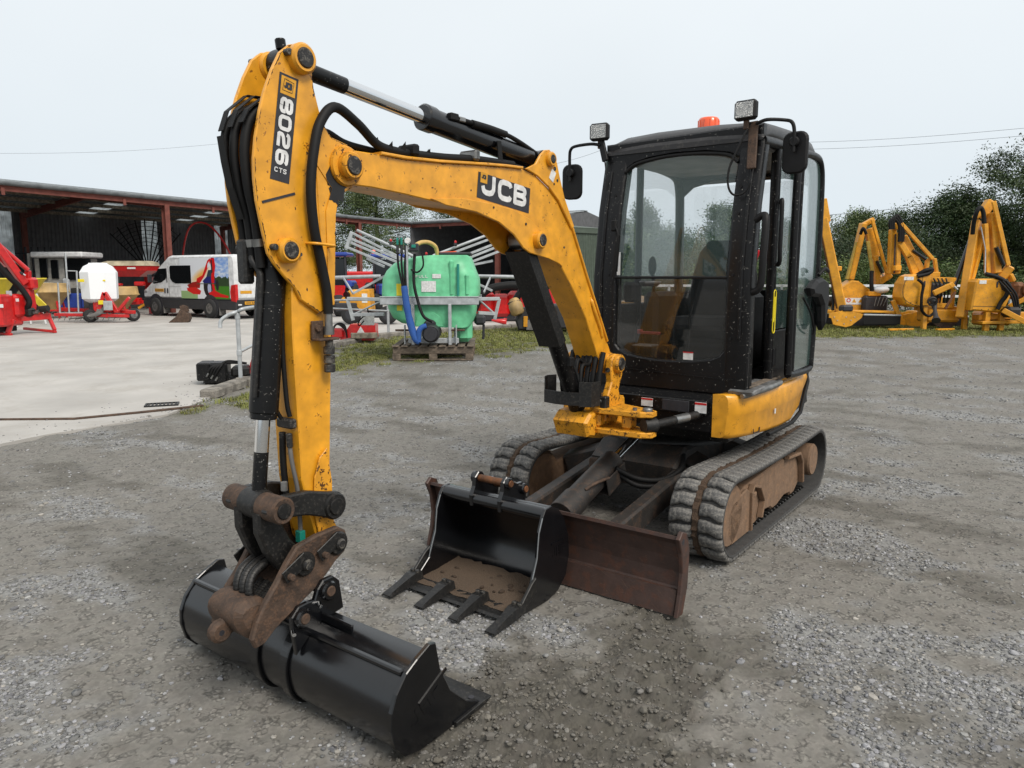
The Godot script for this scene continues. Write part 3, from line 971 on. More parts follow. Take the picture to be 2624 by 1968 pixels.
func build_undercarriage() -> void:
	build_track(-1.0)
	build_track(1.0)
	var mb := MB.new()
	mb.prism(P([0.52, 0.24, 0.56, 0.40, 0.40, 0.50, -0.40, 0.50, -0.56, 0.40, -0.5, 0.24]), -0.30, 0.30, 0.02)
	for s in [-1, 1]:
		for x in [0.36, -0.36]:
			mb.beam(V(x * 0.8, 0.40, s * 0.2), V(x * 1.15, 0.28, s * 0.56), 0.2, 0.14, 0.015)
	part(mb, "centre_frame", M.dusty_black, ex)
	mb = MB.new()
	mb.lathe(V(0, 0, 0), [Vector2(0.42, 0.49), Vector2(0.42, 0.53), Vector2(0.36, 0.535), Vector2(0.36, 0.575)], 36)
	part(mb, "slew_ring", M.black_steel, ex)
	# dozer blade
	var bl := Node3D.new()
	bl.name = "dozer_blade"
	ex.add_child(bl)
	mb = MB.new()
	mb.sheet(L2([1.612, 0.372, 1.585, 0.365, 1.562, 0.33, 1.548, 0.26, 1.545, 0.19, 1.556, 0.12, 1.578, 0.085]), 0.016, -0.79, 0.74, 0.003)
	part(mb, "mouldboard", M.blade_rust, bl)
	mb = MB.new()
	mb.prism(P([1.572, 0.115, 1.588, 0.115, 1.618, 0.0, 1.60, -0.004]), -0.785, 0.735, 0.003)
	part(mb, "cutting_edge", M.blade_rust, bl)
	for z in [-0.80, 0.75]:
		mb = MB.new()
		mb.prism(P([1.515, 0.30, 1.55, 0.385, 1.60, 0.405, 1.635, 0.375, 1.60, 0.30, 1.585, 0.2, 1.60, 0.10, 1.63, 0.0, 1.57, -0.002, 1.525, 0.12]), z - 0.011, z + 0.011, 0.004)
		part(mb, "end_plate", M.blade_rust, bl)
		mb = MB.new()
		mb.cyl(V(1.592, 0.355, z - 0.0118), V(1.592, 0.355, z + 0.0118), 0.014, 12)
		part(mb, "shackle_hole", M.black_print, bl)
	for z in [-0.31, 0.27]:
		mb = MB.new()
		mb.beam(V(1.525, 0.17, z), V(0.45, 0.33, z), 0.085, 0.14, 0.012)
		part(mb, "blade_arm", M.dusty_black, ex)
	# blade ram with its hose guard
	var ram := Node3D.new()
	ram.name = "blade_ram"
	ex.add_child(ram)
	var a := V(1.44, 0.25, -0.01); var b := V(0.50, 0.56, -0.01)
	var d := (b - a).normalized()
	mb = MB.new()
	mb.cyl(a + d * 0.06, a + d * 0.22, 0.078, 22, 0.006)
	mb.cyl(a + d * 0.20, a + d * 0.66, 0.07, 22, 0.004)
	mb.cyl(a + V(0, 0, -0.07), a + V(0, 0, 0.07), 0.05, 16, 0.006)
	part(mb, "barrel", M.dusty_black, ram)
	mb = MB.new()
	mb.cyl(a + d * 0.62, b, 0.032, 18)
	part(mb, "rod", M.chrome, ram)
	mb = MB.new()
	for z in [-0.085, 0.085]:
		mb.prism(P([1.55, 0.12, 1.55, 0.33, 1.43, 0.28, 1.38, 0.23, 1.40, 0.18]), z - 0.008, z + 0.008, 0.003)
	part(mb, "bracket", M.dusty_black, ram)
	mb = MB.new()
	var up := V(-d.y, d.x, 0)
	var c0 := a + d * 0.42 + up * 0.082; var c1 := a + d * 0.64 + up * 0.082
	mb.beam(c0, c1, 0.18, 0.008, 0.002, up)
	mb.beam(c0 - up * 0.05 + V(0, 0, -0.09), c1 - up * 0.05 + V(0, 0, -0.09), 0.008, 0.1, 0.002, up)
	part(mb, "hose_guard", M.dusty_black, ram)
	mb = MB.new()
	mb.box(V(0.86, 0.42, 0.085), V(0.05, 0.10, 0.06), 0.006)
	part(mb, "rusty_lug", M.rust, ram)
	mb = MB.new()
	mb.tube(curve([a + d * 0.26 - up * 0.05 + V(0, 0, -0.05), a + d * 0.33 - up * 0.06 + V(0, 0, -0.085), a + d * 0.45 - up * 0.02 + V(0, 0, -0.09)]), 0.009, 8)
	part(mb, "steel_pipe", M.rust, ram)
	for k in 2:
		mb = MB.new()
		var pts := curve([a + d * (0.55 + 0.03 * k) + V(0, 0.02 - 0.045 * k, -0.08), V(0.82, 0.375 - 0.04 * k, -0.18), V(0.70, 0.36 - 0.03 * k, -0.28), V(0.55, 0.40 - 0.02 * k, -0.33), V(0.44, 0.46, -0.30)], 8)
		mb.tube(pts, 0.013, 8)
		for i in range(0, pts.size() - 1):
			var q: Vector3 = pts[i]; var q2: Vector3 = pts[i + 1]
			for f in 3:
				var w := q.lerp(q2, f / 3.0); var dd := (q2 - q).normalized() * 0.0025
				mb.tube([w - dd, w + dd], 0.0165, 8)
		part(mb, "coiled_hose", M.rubber, ram)

func build_upper() -> void:
	var mb := MB.new()
	# deck: black underframe that carries cab and engine
	mb.prism(P([0.56, 0.60, 0.60, 0.66, 0.60, 0.83, 0.52, 0.872, -0.95, 0.872, -1.05, 0.62, -0.6, 0.575]), -0.62, 0.24, 0.012)
	mb.prism(P([0.20, 0.60, 0.24, 0.66, 0.24, 0.83, 0.2, 0.872, -0.95, 0.872, -1.05, 0.62, -0.6, 0.575]), 0.24, 0.66, 0.012)
	part(mb, "upper_frame", M.black_paint, ex)
	mb = MB.new()
	mb.box(V(0.615, 0.80, -0.20), V(0.03, 0.085, 0.62), 0.006)
	part(mb, "front_cover", M.black_paint, ex)
	mb = MB.new()
	mb.box(V(0.632, 0.80, -0.32), V(0.006, 0.065, 0.17), 0.002)
	part(mb, "vent", M.black_print, ex)
	for e in [[-0.135, 0.075, 0.05], [-0.475, 0.07, 0.062]]:
		mb = MB.new()
		mb.box(V(0.6315, 0.803, e[0]), V(0.002, e[2], e[1]))
		var st := part(mb, "warning_sticker", M.white_print, ex)
		mb = MB.new()
		mb.box(V(0.633, 0.803 + e[2] * 0.36, e[0]), V(0.001, e[2] * 0.2, e[1]))
		part(mb, "red_band", M.red, st)
	# slew motor shroud and swing ram
	mb = MB.new()
	mb.cyl(V(0.98, 0.735, -0.33), V(0.60, 0.76, -0.46), 0.024, 14)
	mb.cyl(V(1.0, 0.735, -0.30), V(0.93, 0.735, -0.34), 0.045, 14, 0.006)
	var sw := part(mb, "swing_ram", M.black_steel, ex)
	mb = MB.new()
	mb.cyl(V(0.80, 0.748, -0.393), V(0.70, 0.754, -0.427), 0.0255, 14)
	part(mb, "rod", M.rod_dull, sw)
	# engine cover, hidden behind the cab for the most part
	mb = MB.new()
	mb.prism(P([-0.35, 0.872, -1.0, 0.872, -1.07, 1.0, -1.0, 1.32, -0.72, 1.40, -0.40, 1.36]), 0.30, 0.66, 0.03)
	mb.prism(P([-0.78, 0.872, -1.05, 0.872, -1.10, 1.0, -1.04, 1.22, -0.82, 1.26]), -0.60, 0.30, 0.03)
	part(mb, "engine_cover", M.yellow, ex)
	# yellow side panel, bowed in plan
	var plan := [V(0.605, 0, -0.625), V(0.575, 0, -0.66), V(0.45, 0, -0.70), V(0.25, 0, -0.735), V(0.0, 0, -0.75), V(-0.25, 0, -0.748), V(-0.45, 0, -0.735), V(-0.60, 0, -0.715), V(-0.68, 0, -0.70)]
	var rings := []
	for i in plan.size():
		var p: Vector3 = plan[i]
		var t := i / 8.0
		var cut := smoothstep(0.62, 1.0, t)
		var lo := lerpf(0.635, 0.615, minf(1, t * 2)) + 0.19 * cut
		var top := 0.885 + 0.025 * t
		var ring := PackedVector3Array()
		var mid := lo + (top - lo) * 0.56
		var crease := lo + (top - lo) * 0.52
		for e in [[top, 0.09], [top, 0.022], [top - 0.012, 0.006], [top - 0.03, 0.0], [mid, -0.006], [crease, 0.002], [lo + 0.03, 0.012], [lo + 0.008, 0.022], [lo, 0.04], [lo, 0.09]]:
			ring.append(V(p.x, e[0], p.z + e[1]))
		rings.append(ring)
	mb = MB.new()
	mb.loft(rings, true, 1)
	var sp := part(mb, "side_panel", M.yellow, ex)
	# small printed emblem low on the panel
	mb = MB.new()
	mb.beam(V(0.40, 0.668, -0.708), V(0.385, 0.642, -0.704), 0.004, 0.006)
	mb.beam(V(0.385, 0.640, -0.704), V(0.315, 0.640, -0.713), 0.004, 0.006)
	mb.beam(V(0.315, 0.640, -0.713), V(0.32, 0.668, -0.717), 0.004, 0.006)
	part(mb, "emblem", M.black_print, sp)
	mb = MB.new()
	mb.box(V(0.14, 0.742, -0.748), V(0.02, 0.03, 0.003))
	part(mb, "sticker", M.white_print, sp)
	# rubber trim that closes the panel at the rear
	mb = MB.new()
	mb.tube([V(-0.68, 0.915, -0.69), V(-0.68, 0.83, -0.71), V(-0.45, 0.65, -0.735), V(-0.25, 0.61, -0.74), V(0.2, 0.605, -0.73)], 0.014, 8)
	part(mb, "trim", M.rubber, ex)
	mb = MB.new()
	var pl2 := [Vector2(-0.68, -0.69), Vector2(-0.85, -0.62), Vector2(-1.02, -0.42), Vector2(-1.10, -0.15), Vector2(-1.12, 0.1), Vector2(-1.08, 0.4), Vector2(-0.9, 0.62), Vector2(-0.6, 0.70), Vector2(0.12, 0.70), Vector2(0.2, 0.66)]
	rings = []
	for p in pl2:
		var c: Vector2 = p * 0.88
		rings.append(PackedVector3Array([V(c.x, 0.93, c.y), V(p.x, 0.91, p.y), V(p.x, 0.66, p.y), V(c.x, 0.62, c.y)]))
	mb.loft(rings, true, 1)
	part(mb, "counterweight", M.dark_grey, ex)
	# step tread over the front of the panel
	mb = MB.new()
	mb.prism(P([0.55, 0.885, 0.56, 0.905, 0.52, 0.914, 0.12, 0.925, 0.06, 0.918, 0.08, 0.90]), -0.748, -0.60, 0.006)
	part(mb, "step", M.grey_step, ex)
	mb = MB.new()
	mb.tube(curve([V(0.56, 0.88, -0.688), V(0.45, 0.893, -0.722), V(0.28, 0.902, -0.745), V(0.1, 0.91, -0.752), V(0.06, 0.915, -0.74)]), [0.014, 0.016, 0.018, 0.019, 0.019, 0.019, 0.019, 0.019, 0.019, 0.019, 0.019, 0.019, 0.019, 0.019, 0.019, 0.019, 0.019, 0.019, 0.019, 0.019, 0.018, 0.016, 0.014, 0.012, 0.01], 10)
	part(mb, "step_nosing", M.steel, ex)
	# kingpost: the yellow casting the boom swings on
	var kp := Node3D.new()
	kp.name = "kingpost"
	ex.add_child(kp)
	mb = MB.new()
	mb.prism(P([0.66, 0.62, 0.70, 0.84, 0.84, 0.86, 0.98, 0.80, 1.10, 0.79, 1.16, 0.74, 1.12, 0.655, 0.98, 0.625, 0.75, 0.61]), BZ - 0.115, BZ + 0.115, 0.015)
	part(mb, "base_casting", M.yellow_worn, kp)
	for s in [-1.0, 1.0]:
		mb = MB.new()
		var z: float = BZ + s * 0.125
		mb.prism(P([0.80, 0.80, 0.84, 0.90, 0.80, 0.98, 0.80, 1.06, 0.83, 1.10, 0.885, 1.11, 0.93, 1.08, 0.935, 1.02, 0.925, 0.95, 0.965, 0.88, 0.985, 0.81, 0.99, 0.73, 0.86, 0.70]), z - 0.022, z + 0.022, 0.007)
		part(mb, "ear", M.yellow_worn, kp)
		mb = MB.new()
		mb.cyl(V(0.868, 1.052, z - s * 0.03), V(0.868, 1.052, z + s * 0.05), 0.055, 22, 0.008)
		part(mb, "pin_boss", M.yellow_worn, kp)
		mb = MB.new()
		mb.cyl(V(0.868, 1.052, z + s * 0.04), V(0.868, 1.052, z + s * 0.058), 0.038, 18, 0.005)
		part(mb, "pin", M.pin, kp)
		mb = MB.new()
		mb.cyl(V(0.925, 1.02, z), V(0.945, 1.02, z), 0.014, 8)
		part(mb, "locking_bolt", M.pin, kp)
	# swing lug that reaches across to the swing ram
	for y in [0.80, 0.685]:
		mb = MB.new()
		var out := P([0.72, -0.02, 1.04, 0.02, 1.06, -0.05, 1.04, -0.30, 1.0, -0.355, 0.94, -0.35, 0.90, -0.28, 0.84, -0.10])
		mb.xf = Transform3D(Basis(Vector3.RIGHT, PI / 2), V(0, y, 0))
		mb.prism(out, -0.016, 0.016, 0.005)
		part(mb, "swing_lug", M.yellow_worn, kp)
	mb = MB.new()
	mb.box(V(0.96, 0.742, -0.19), V(0.09, 0.085, 0.06), 0.014)
	mb.box(V(0.95, 0.742, 0.0), V(0.18, 0.085, 0.09), 0.014)
	part(mb, "web", M.yellow_worn, kp)
	mb = MB.new()
	mb.cyl(V(0.985, 0.815, -0.315), V(0.985, 0.835, -0.315), 0.028, 14, 0.004)
	mb.cyl(V(1.0, 0.815, -0.245), V(1.0, 0.83, -0.245), 0.014, 6)
	part(mb, "lug_pin", M.steel, kp)
	mb = MB.new()
	mb.box(V(1.02, 0.845, -0.065), V(0.05, 0.07, 0.04), 0.006)
	mb.tube(curve([V(1.03, 0.85, -0.05), V(1.08, 0.865, 0.0), V(1.10, 0.90, 0.05)]), 0.018, 10)
	part(mb, "pipe_fitting", M.black_steel, kp)
	# bent steel guard round the foot of the boom ram
	mb = MB.new()
	mb.xf = Transform3D(Basis(Vector3.RIGHT, PI / 2), V(0, 0.985, 0))
	mb.sheet(L2([1.05, 0.245, 1.10, 0.275, 1.15, 0.255]), 0.008, 0.0, 0.15, 0.002)
	mb.xf = Transform3D(Basis(Vector3.RIGHT, PI / 2), V(0, 0.91, 0))
	mb.sheet(L2([1.10, 0.275, 1.16, 0.25, 1.18, 0.16, 1.175, 0.06, 1.15, 0.0]), 0.008, 0.0, 0.075, 0.002)
	mb.xf = Transform3D(Basis(Vector3.RIGHT, PI / 2), V(0, 0.97, 0))
	mb.sheet(L2([1.16, 0.02, 1.13, -0.04, 1.06, -0.055]), 0.008, 0.0, 0.14, 0.002)
	part(mb, "ram_guard", M.black_steel, kp)
	mb = MB.new()
	for e in [[0.17, 0.0], [0.045, 0.03], [0.075, 0.06]]:
		mb.tube(curve([V(1.08, 0.82, BZ + e[0] - 0.1), V(1.12, 0.93, BZ + e[0] - 0.1), V(1.09, 1.02 + e[1], BZ + e[0] - 0.09), V(0.99, 1.06, BZ + e[0] - 0.08), V(0.94, 1.18, BZ + e[0] - 0.08)]), 0.011, 8)
	for k in 6:
		var hz := BZ - 0.10 + 0.04 * k
		mb.tube(curve([V(0.97, 0.80, hz), V(1.0, 0.92, hz), V(0.985, 1.02, hz), V(0.95, 1.12, hz)]), 0.016, 8)
	part(mb, "hose", M.rubber, kp)

# strokes laid down as flat letters: each glyph is a list of open lines on a 1 x 1 field
func glyph_strokes(ch: String) -> Array:
	match ch:
		"J": return [[0.84, 1, 0.84, 0.36, 0.76, 0.2, 0.58, 0.13, 0.34, 0.13, 0.18, 0.2, 0.12, 0.42]]
		"C": return [[0.92, 0.72, 0.86, 0.86, 0.68, 0.9, 0.35, 0.9, 0.18, 0.82, 0.12, 0.64, 0.12, 0.36, 0.18, 0.18, 0.35, 0.1, 0.68, 0.1, 0.86, 0.14, 0.92, 0.28]]
		"B": return [[0.12, 0, 0.12, 1], [0.1, 0.9, 0.68, 0.9, 0.84, 0.82, 0.86, 0.7, 0.78, 0.56, 0.6, 0.51], [0.14, 0.5, 0.66, 0.5, 0.84, 0.42, 0.88, 0.28, 0.82, 0.15, 0.66, 0.1, 0.1, 0.1]]
		"8": return [[0.5, 0.9, 0.25, 0.89, 0.13, 0.8, 0.13, 0.62, 0.24, 0.53, 0.5, 0.51], [0.5, 0.9, 0.75, 0.89, 0.87, 0.8, 0.87, 0.62, 0.76, 0.53, 0.5, 0.51], [0.5, 0.5, 0.24, 0.48, 0.11, 0.38, 0.11, 0.2, 0.24, 0.11, 0.5, 0.1], [0.5, 0.5, 0.76, 0.48, 0.89, 0.38, 0.89, 0.2, 0.76, 0.11, 0.5, 0.1]]
		"0": return [[0.5, 0.9, 0.26, 0.88, 0.12, 0.76, 0.12, 0.24, 0.26, 0.12, 0.5, 0.1], [0.5, 0.9, 0.74, 0.88, 0.88, 0.76, 0.88, 0.24, 0.74, 0.12, 0.5, 0.1]]
		"2": return [[0.1, 0.7, 0.14, 0.84, 0.28, 0.9, 0.7, 0.9, 0.86, 0.82, 0.88, 0.68, 0.8, 0.56, 0.6, 0.52, 0.3, 0.46, 0.14, 0.36, 0.12, 0.1, 0.95, 0.1]]
		"6": return [[0.88, 0.78, 0.8, 0.88, 0.5, 0.9, 0.26, 0.88, 0.12, 0.76, 0.12, 0.24, 0.26, 0.12, 0.5, 0.1], [0.5, 0.1, 0.74, 0.12, 0.88, 0.24, 0.88, 0.42, 0.74, 0.54, 0.5, 0.56, 0.2, 0.54]]
		"T": return [[0.0, 0.9, 1.0, 0.9], [0.5, 0.9, 0.5, 0.0]]
		"S": return [[0.92, 0.74, 0.84, 0.88, 0.5, 0.9, 0.2, 0.88, 0.1, 0.76, 0.12, 0.62, 0.26, 0.54, 0.74, 0.47, 0.88, 0.38, 0.9, 0.24, 0.8, 0.12, 0.5, 0.1, 0.16, 0.12, 0.08, 0.26]]
		"F": return [[0.12, 0, 0.12, 1], [0.1, 0.9, 0.9, 0.9], [0.1, 0.52, 0.7, 0.52]]
		"H": return [[0.12, 0, 0.12, 1], [0.88, 0, 0.88, 1], [0.1, 0.5, 0.9, 0.5]]
		"I": return [[0.5, 0, 0.5, 1]]
		"U": return [[0.12, 1, 0.12, 0.3, 0.26, 0.12, 0.5, 0.1, 0.74, 0.12, 0.88, 0.3, 0.88, 1]]
		"L": return [[0.12, 1, 0.12, 0.1, 0.9, 0.1]]
	return []
# writes text from `at`, u along the line and v up the letters (both full letter size), n away from the surface
func letters(mb: MB, text: String, at: Vector3, u: Vector3, v: Vector3, n: Vector3, gap := 0.12, weight := 0.2) -> void:
	var pen := at
	var lift := 0
	for ch in text:
		for line in glyph_strokes(ch):
			var pl := PackedVector2Array()
			for i in range(0, line.size(), 2): pl.append(Vector2(line[i] * u.length(), line[i + 1] * v.length()))
			for poly in Geometry2D.offset_polyline(pl, weight * 0.5 * v.length(), Geometry2D.JOIN_ROUND, Geometry2D.END_BUTT):
				var t := Geometry2D.triangulate_polygon(poly)
				lift += 1
				for i in range(0, t.size(), 3):
					var q := []
					for k in 3:
						var w: Vector2 = poly[t[i + k]]
						q.append(pen + u.normalized() * w.x + v.normalized() * w.y + n * (0.0004 * (lift % 4)))
					if (q[1] - q[0]).cross(q[2] - q[0]).dot(n) < 0: mb.tri(q[0], q[2], q[1])
					else: mb.tri(q[0], q[1], q[2])
		pen += u * (1.0 + gap)

func build_boom() -> void:
	var bm := Node3D.new()
	bm.name = "boom"
	ex.add_child(bm)
	var z0 := BZ - 0.078; var z1 := BZ + 0.078
	# box section from foot to nose
	var outline := P([0.78, 1.03, 0.80, 1.0, 0.87, 0.99, 0.935, 1.03, 0.96, 1.075, 1.104, 1.315, 1.252, 1.488, 1.40, 1.635, 1.52, 1.735, 1.66, 1.80, 1.80, 1.832, 1.95, 1.845, 2.10, 1.848, 2.269, 1.852, 2.501, 1.872, 2.675, 1.882, 2.79, 1.882, 2.84, 1.90, 2.862, 1.94, 2.85, 1.985, 2.81, 2.005, 2.645, 2.008, 2.497, 2.006, 2.30, 2.016, 1.997, 2.040, 1.85, 2.05, 1.707, 2.056, 1.60, 2.04, 1.49, 1.99, 1.39, 1.93, 1.26, 1.79, 1.111, 1.552, 0.993, 1.367, 0.866, 1.172, 0.80, 1.08])
	var mb := MB.new()
	mb.prism(outline, z0, z1, 0.004)
	part(mb, "box_section", M.yellow, bm)
	for s in [-1.0, 1.0]:
		var f: float = BZ + s * 0.0785
		# gusset round the boom ram's upper pin
		mb = MB.new()
		mb.prism(P([2.36, 1.866, 2.27, 1.846, 2.07, 1.832, 1.904, 1.796, 1.79, 1.745, 1.715, 1.686, 1.66, 1.664, 1.597, 1.655, 1.50, 1.64, 1.40, 1.615, 1.37, 1.60, 1.42, 1.665, 1.52, 1.752, 1.66, 1.825, 1.80, 1.862, 1.98, 1.878, 2.16, 1.884]), f - 0.006 + s * 0.006, f + 0.006 + s * 0.006, 0.003)
		part(mb, "gusset", M.yellow, bm)
		# upper doubler with its pointed lug for the dipper ram
		mb = MB.new()
		mb.prism(P([1.70, 2.058, 1.62, 2.09, 1.575, 2.14, 1.54, 2.165, 1.50, 2.172, 1.46, 2.15, 1.43, 2.115, 1.405, 2.05, 1.36, 1.955, 1.262, 1.812, 1.285, 1.80, 1.41, 1.93, 1.50, 1.99, 1.60, 2.035]), f - 0.007 + s * 0.006, f + 0.007 + s * 0.006, 0.003)
		part(mb, "ram_lug", M.yellow, bm)
		mb = MB.new()
		mb.cyl(V(1.50, 2.125, f - s * 0.004), V(1.50, 2.125, f + s * 0.035), 0.036, 20, 0.006)
		part(mb, "pin_boss", M.yellow, bm)
		mb = MB.new()
		mb.cyl(V(1.50, 2.125, f), V(1.50, 2.125, f + s * 0.038), 0.022, 16, 0.003)
		part(mb, "pin", M.pin, bm)
		# nose boss
		mb = MB.new()
		mb.cyl(V(2.80, 1.943, f), V(2.80, 1.943, f + s * 0.05), 0.05, 24, 0.008)
		part(mb, "pin_boss", M.yellow_worn, bm)
		mb = MB.new()
		mb.cyl(V(2.80, 1.943, f), V(2.80, 1.943, f + s * 0.056), 0.034, 20, 0.004)
		part(mb, "pin", M.pin, bm)
		# boss of the boom ram's upper pin
		mb = MB.new()
		mb.cyl(V(1.60, 1.728, f), V(1.60, 1.728, f + s * 0.045), 0.042, 22, 0.006)
		part(mb, "pin_boss", M.yellow, bm)
		mb = MB.new()
		mb.cyl(V(1.60, 1.728, f), V(1.60, 1.728, f + s * 0.049), 0.03, 18, 0.003)
		part(mb, "pin", M.pin, bm)
		mb = MB.new()
		mb.cyl(V(0.868, 1.052, f - s * 0.01), V(0.868, 1.052, f + s * 0.03), 0.06, 22, 0.006)
		part(mb, "foot_boss", M.yellow_worn, bm)
		# pressed rib up the lower boom
		mb = MB.new()
		mb.tube(curve([V(0.93, 1.20, f), V(0.96, 1.26, f + s * 0.004), V(1.04, 1.38, f + s * 0.004), V(1.06, 1.43, f)]), [0.004, 0.01, 0.012, 0.012, 0.012, 0.012, 0.012, 0.012, 0.012, 0.012, 0.012, 0.012, 0.012, 0.012, 0.012, 0.012, 0.01, 0.006, 0.004], 8)
		part(mb, "rib", M.yellow, bm)
	# top plate standing proud of the side plates
	mb = MB.new()
	mb.sheet(L2([2.63, 2.011, 2.497, 2.011, 2.30, 2.021, 1.997, 2.045, 1.85, 2.055, 1.72, 2.06]), 0.012, BZ - 0.092, BZ + 0.092, 0.003)
	mb.sheet(L2([1.40, 1.945, 1.265, 1.797, 1.116, 1.555, 0.998, 1.372, 0.875, 1.178]), 0.012, BZ - 0.09, BZ + 0.09, 0.003)
	part(mb, "top_plate", M.yellow, bm)
	mb = MB.new()
	chips(mb, outline, z0 - 0.0006, 120, 44)
	for k in 9: blot(mb, V(rng.randf_range(1.3, 2.6), rng.randf_range(1.9, 1.98), z0 - 0.0007), rng.randf_range(0.002, 0.008), rng.randf_range(0.002, 0.006), 70 + k)
	part(mb, "paint_chips", M.chip, bm)
	# logo panel on the side
	var zl := z0 - 0.0015
	for s in [-1.0, 1.0]:
		var zz: float = zl if s < 0 else z1 + 0.0015
		var c := [V(2.042, 2.009, zz), V(1.647, 1.972, zz), V(1.66, 1.853, zz), V(2.056, 1.897, zz)]
		mb = MB.new()
		if s < 0: mb.quad(c[3], c[2], c[1], c[0])
		else: mb.quad(c[0], c[1], c[2], c[3])
		var lp := part(mb, "logo_panel", M.black_print, bm)
		mb = MB.new()
		var n := V(0, 0, s)
		var u := V(-0.097, -0.0094, 0); var v := V(-0.008, 0.09, 0)
		var at := V(2.034, 1.915, zz) + n * 0.0008
		if s > 0:
			u = -u; v = V(0.008, 0.088, 0); at = V(1.678, 1.872, zz) + n * 0.0008
		letters(mb, "JCB", at + u * 0.05, u * 1.1, v, n, 0.12, 0.27)
		part(mb, "lettering", M.white_print, lp)
		mb = MB.new()
		var o: Vector3 = at + v * 0.55 - u * 0.02 + n * 0.0008
		if s < 0: mb.quad(o, o + u * 0.5, o + u * 0.5 + v * 0.5, o + v * 0.5)
		else: mb.quad(o, o + u * 0.5, o + u * 0.5 + v * 0.5, o + v * 0.5)
		part(mb, "badge", M.decal_yellow, lp)
		mb = MB.new()
		letters(mb, "JCB", o + u * 0.08 + v * 0.2 + n * 0.0006, u * 0.1, v * 0.2, n, 0.1, 0.24)
		part(mb, "badge_print", M.black_print, lp)
	mb = MB.new()
	mb.xf = Transform3D(Basis(V(0, 0, 1), 0.5), V(1.475, 2.05, z0 - 0.0145))
	mb.box(Vector3.ZERO, V(0.04, 0.055, 0.002))
	part(mb, "torn_label", M.white_print, bm)
	for e in [[1.455, 2.085, 0.011], [1.43, 2.03, 0.008], [1.46, 2.01, 0.006], [1.70, 1.80, 0.007], [1.95, 1.86, 0.005], [1.36, 1.70, 0.006]]:
		mb = MB.new()
		mb.cyl(V(e[0], e[1], z0 - 0.012), V(e[0], e[1], z0 - 0.0155), e[2], 10)
		part(mb, "bolt_hole", M.pin, bm)

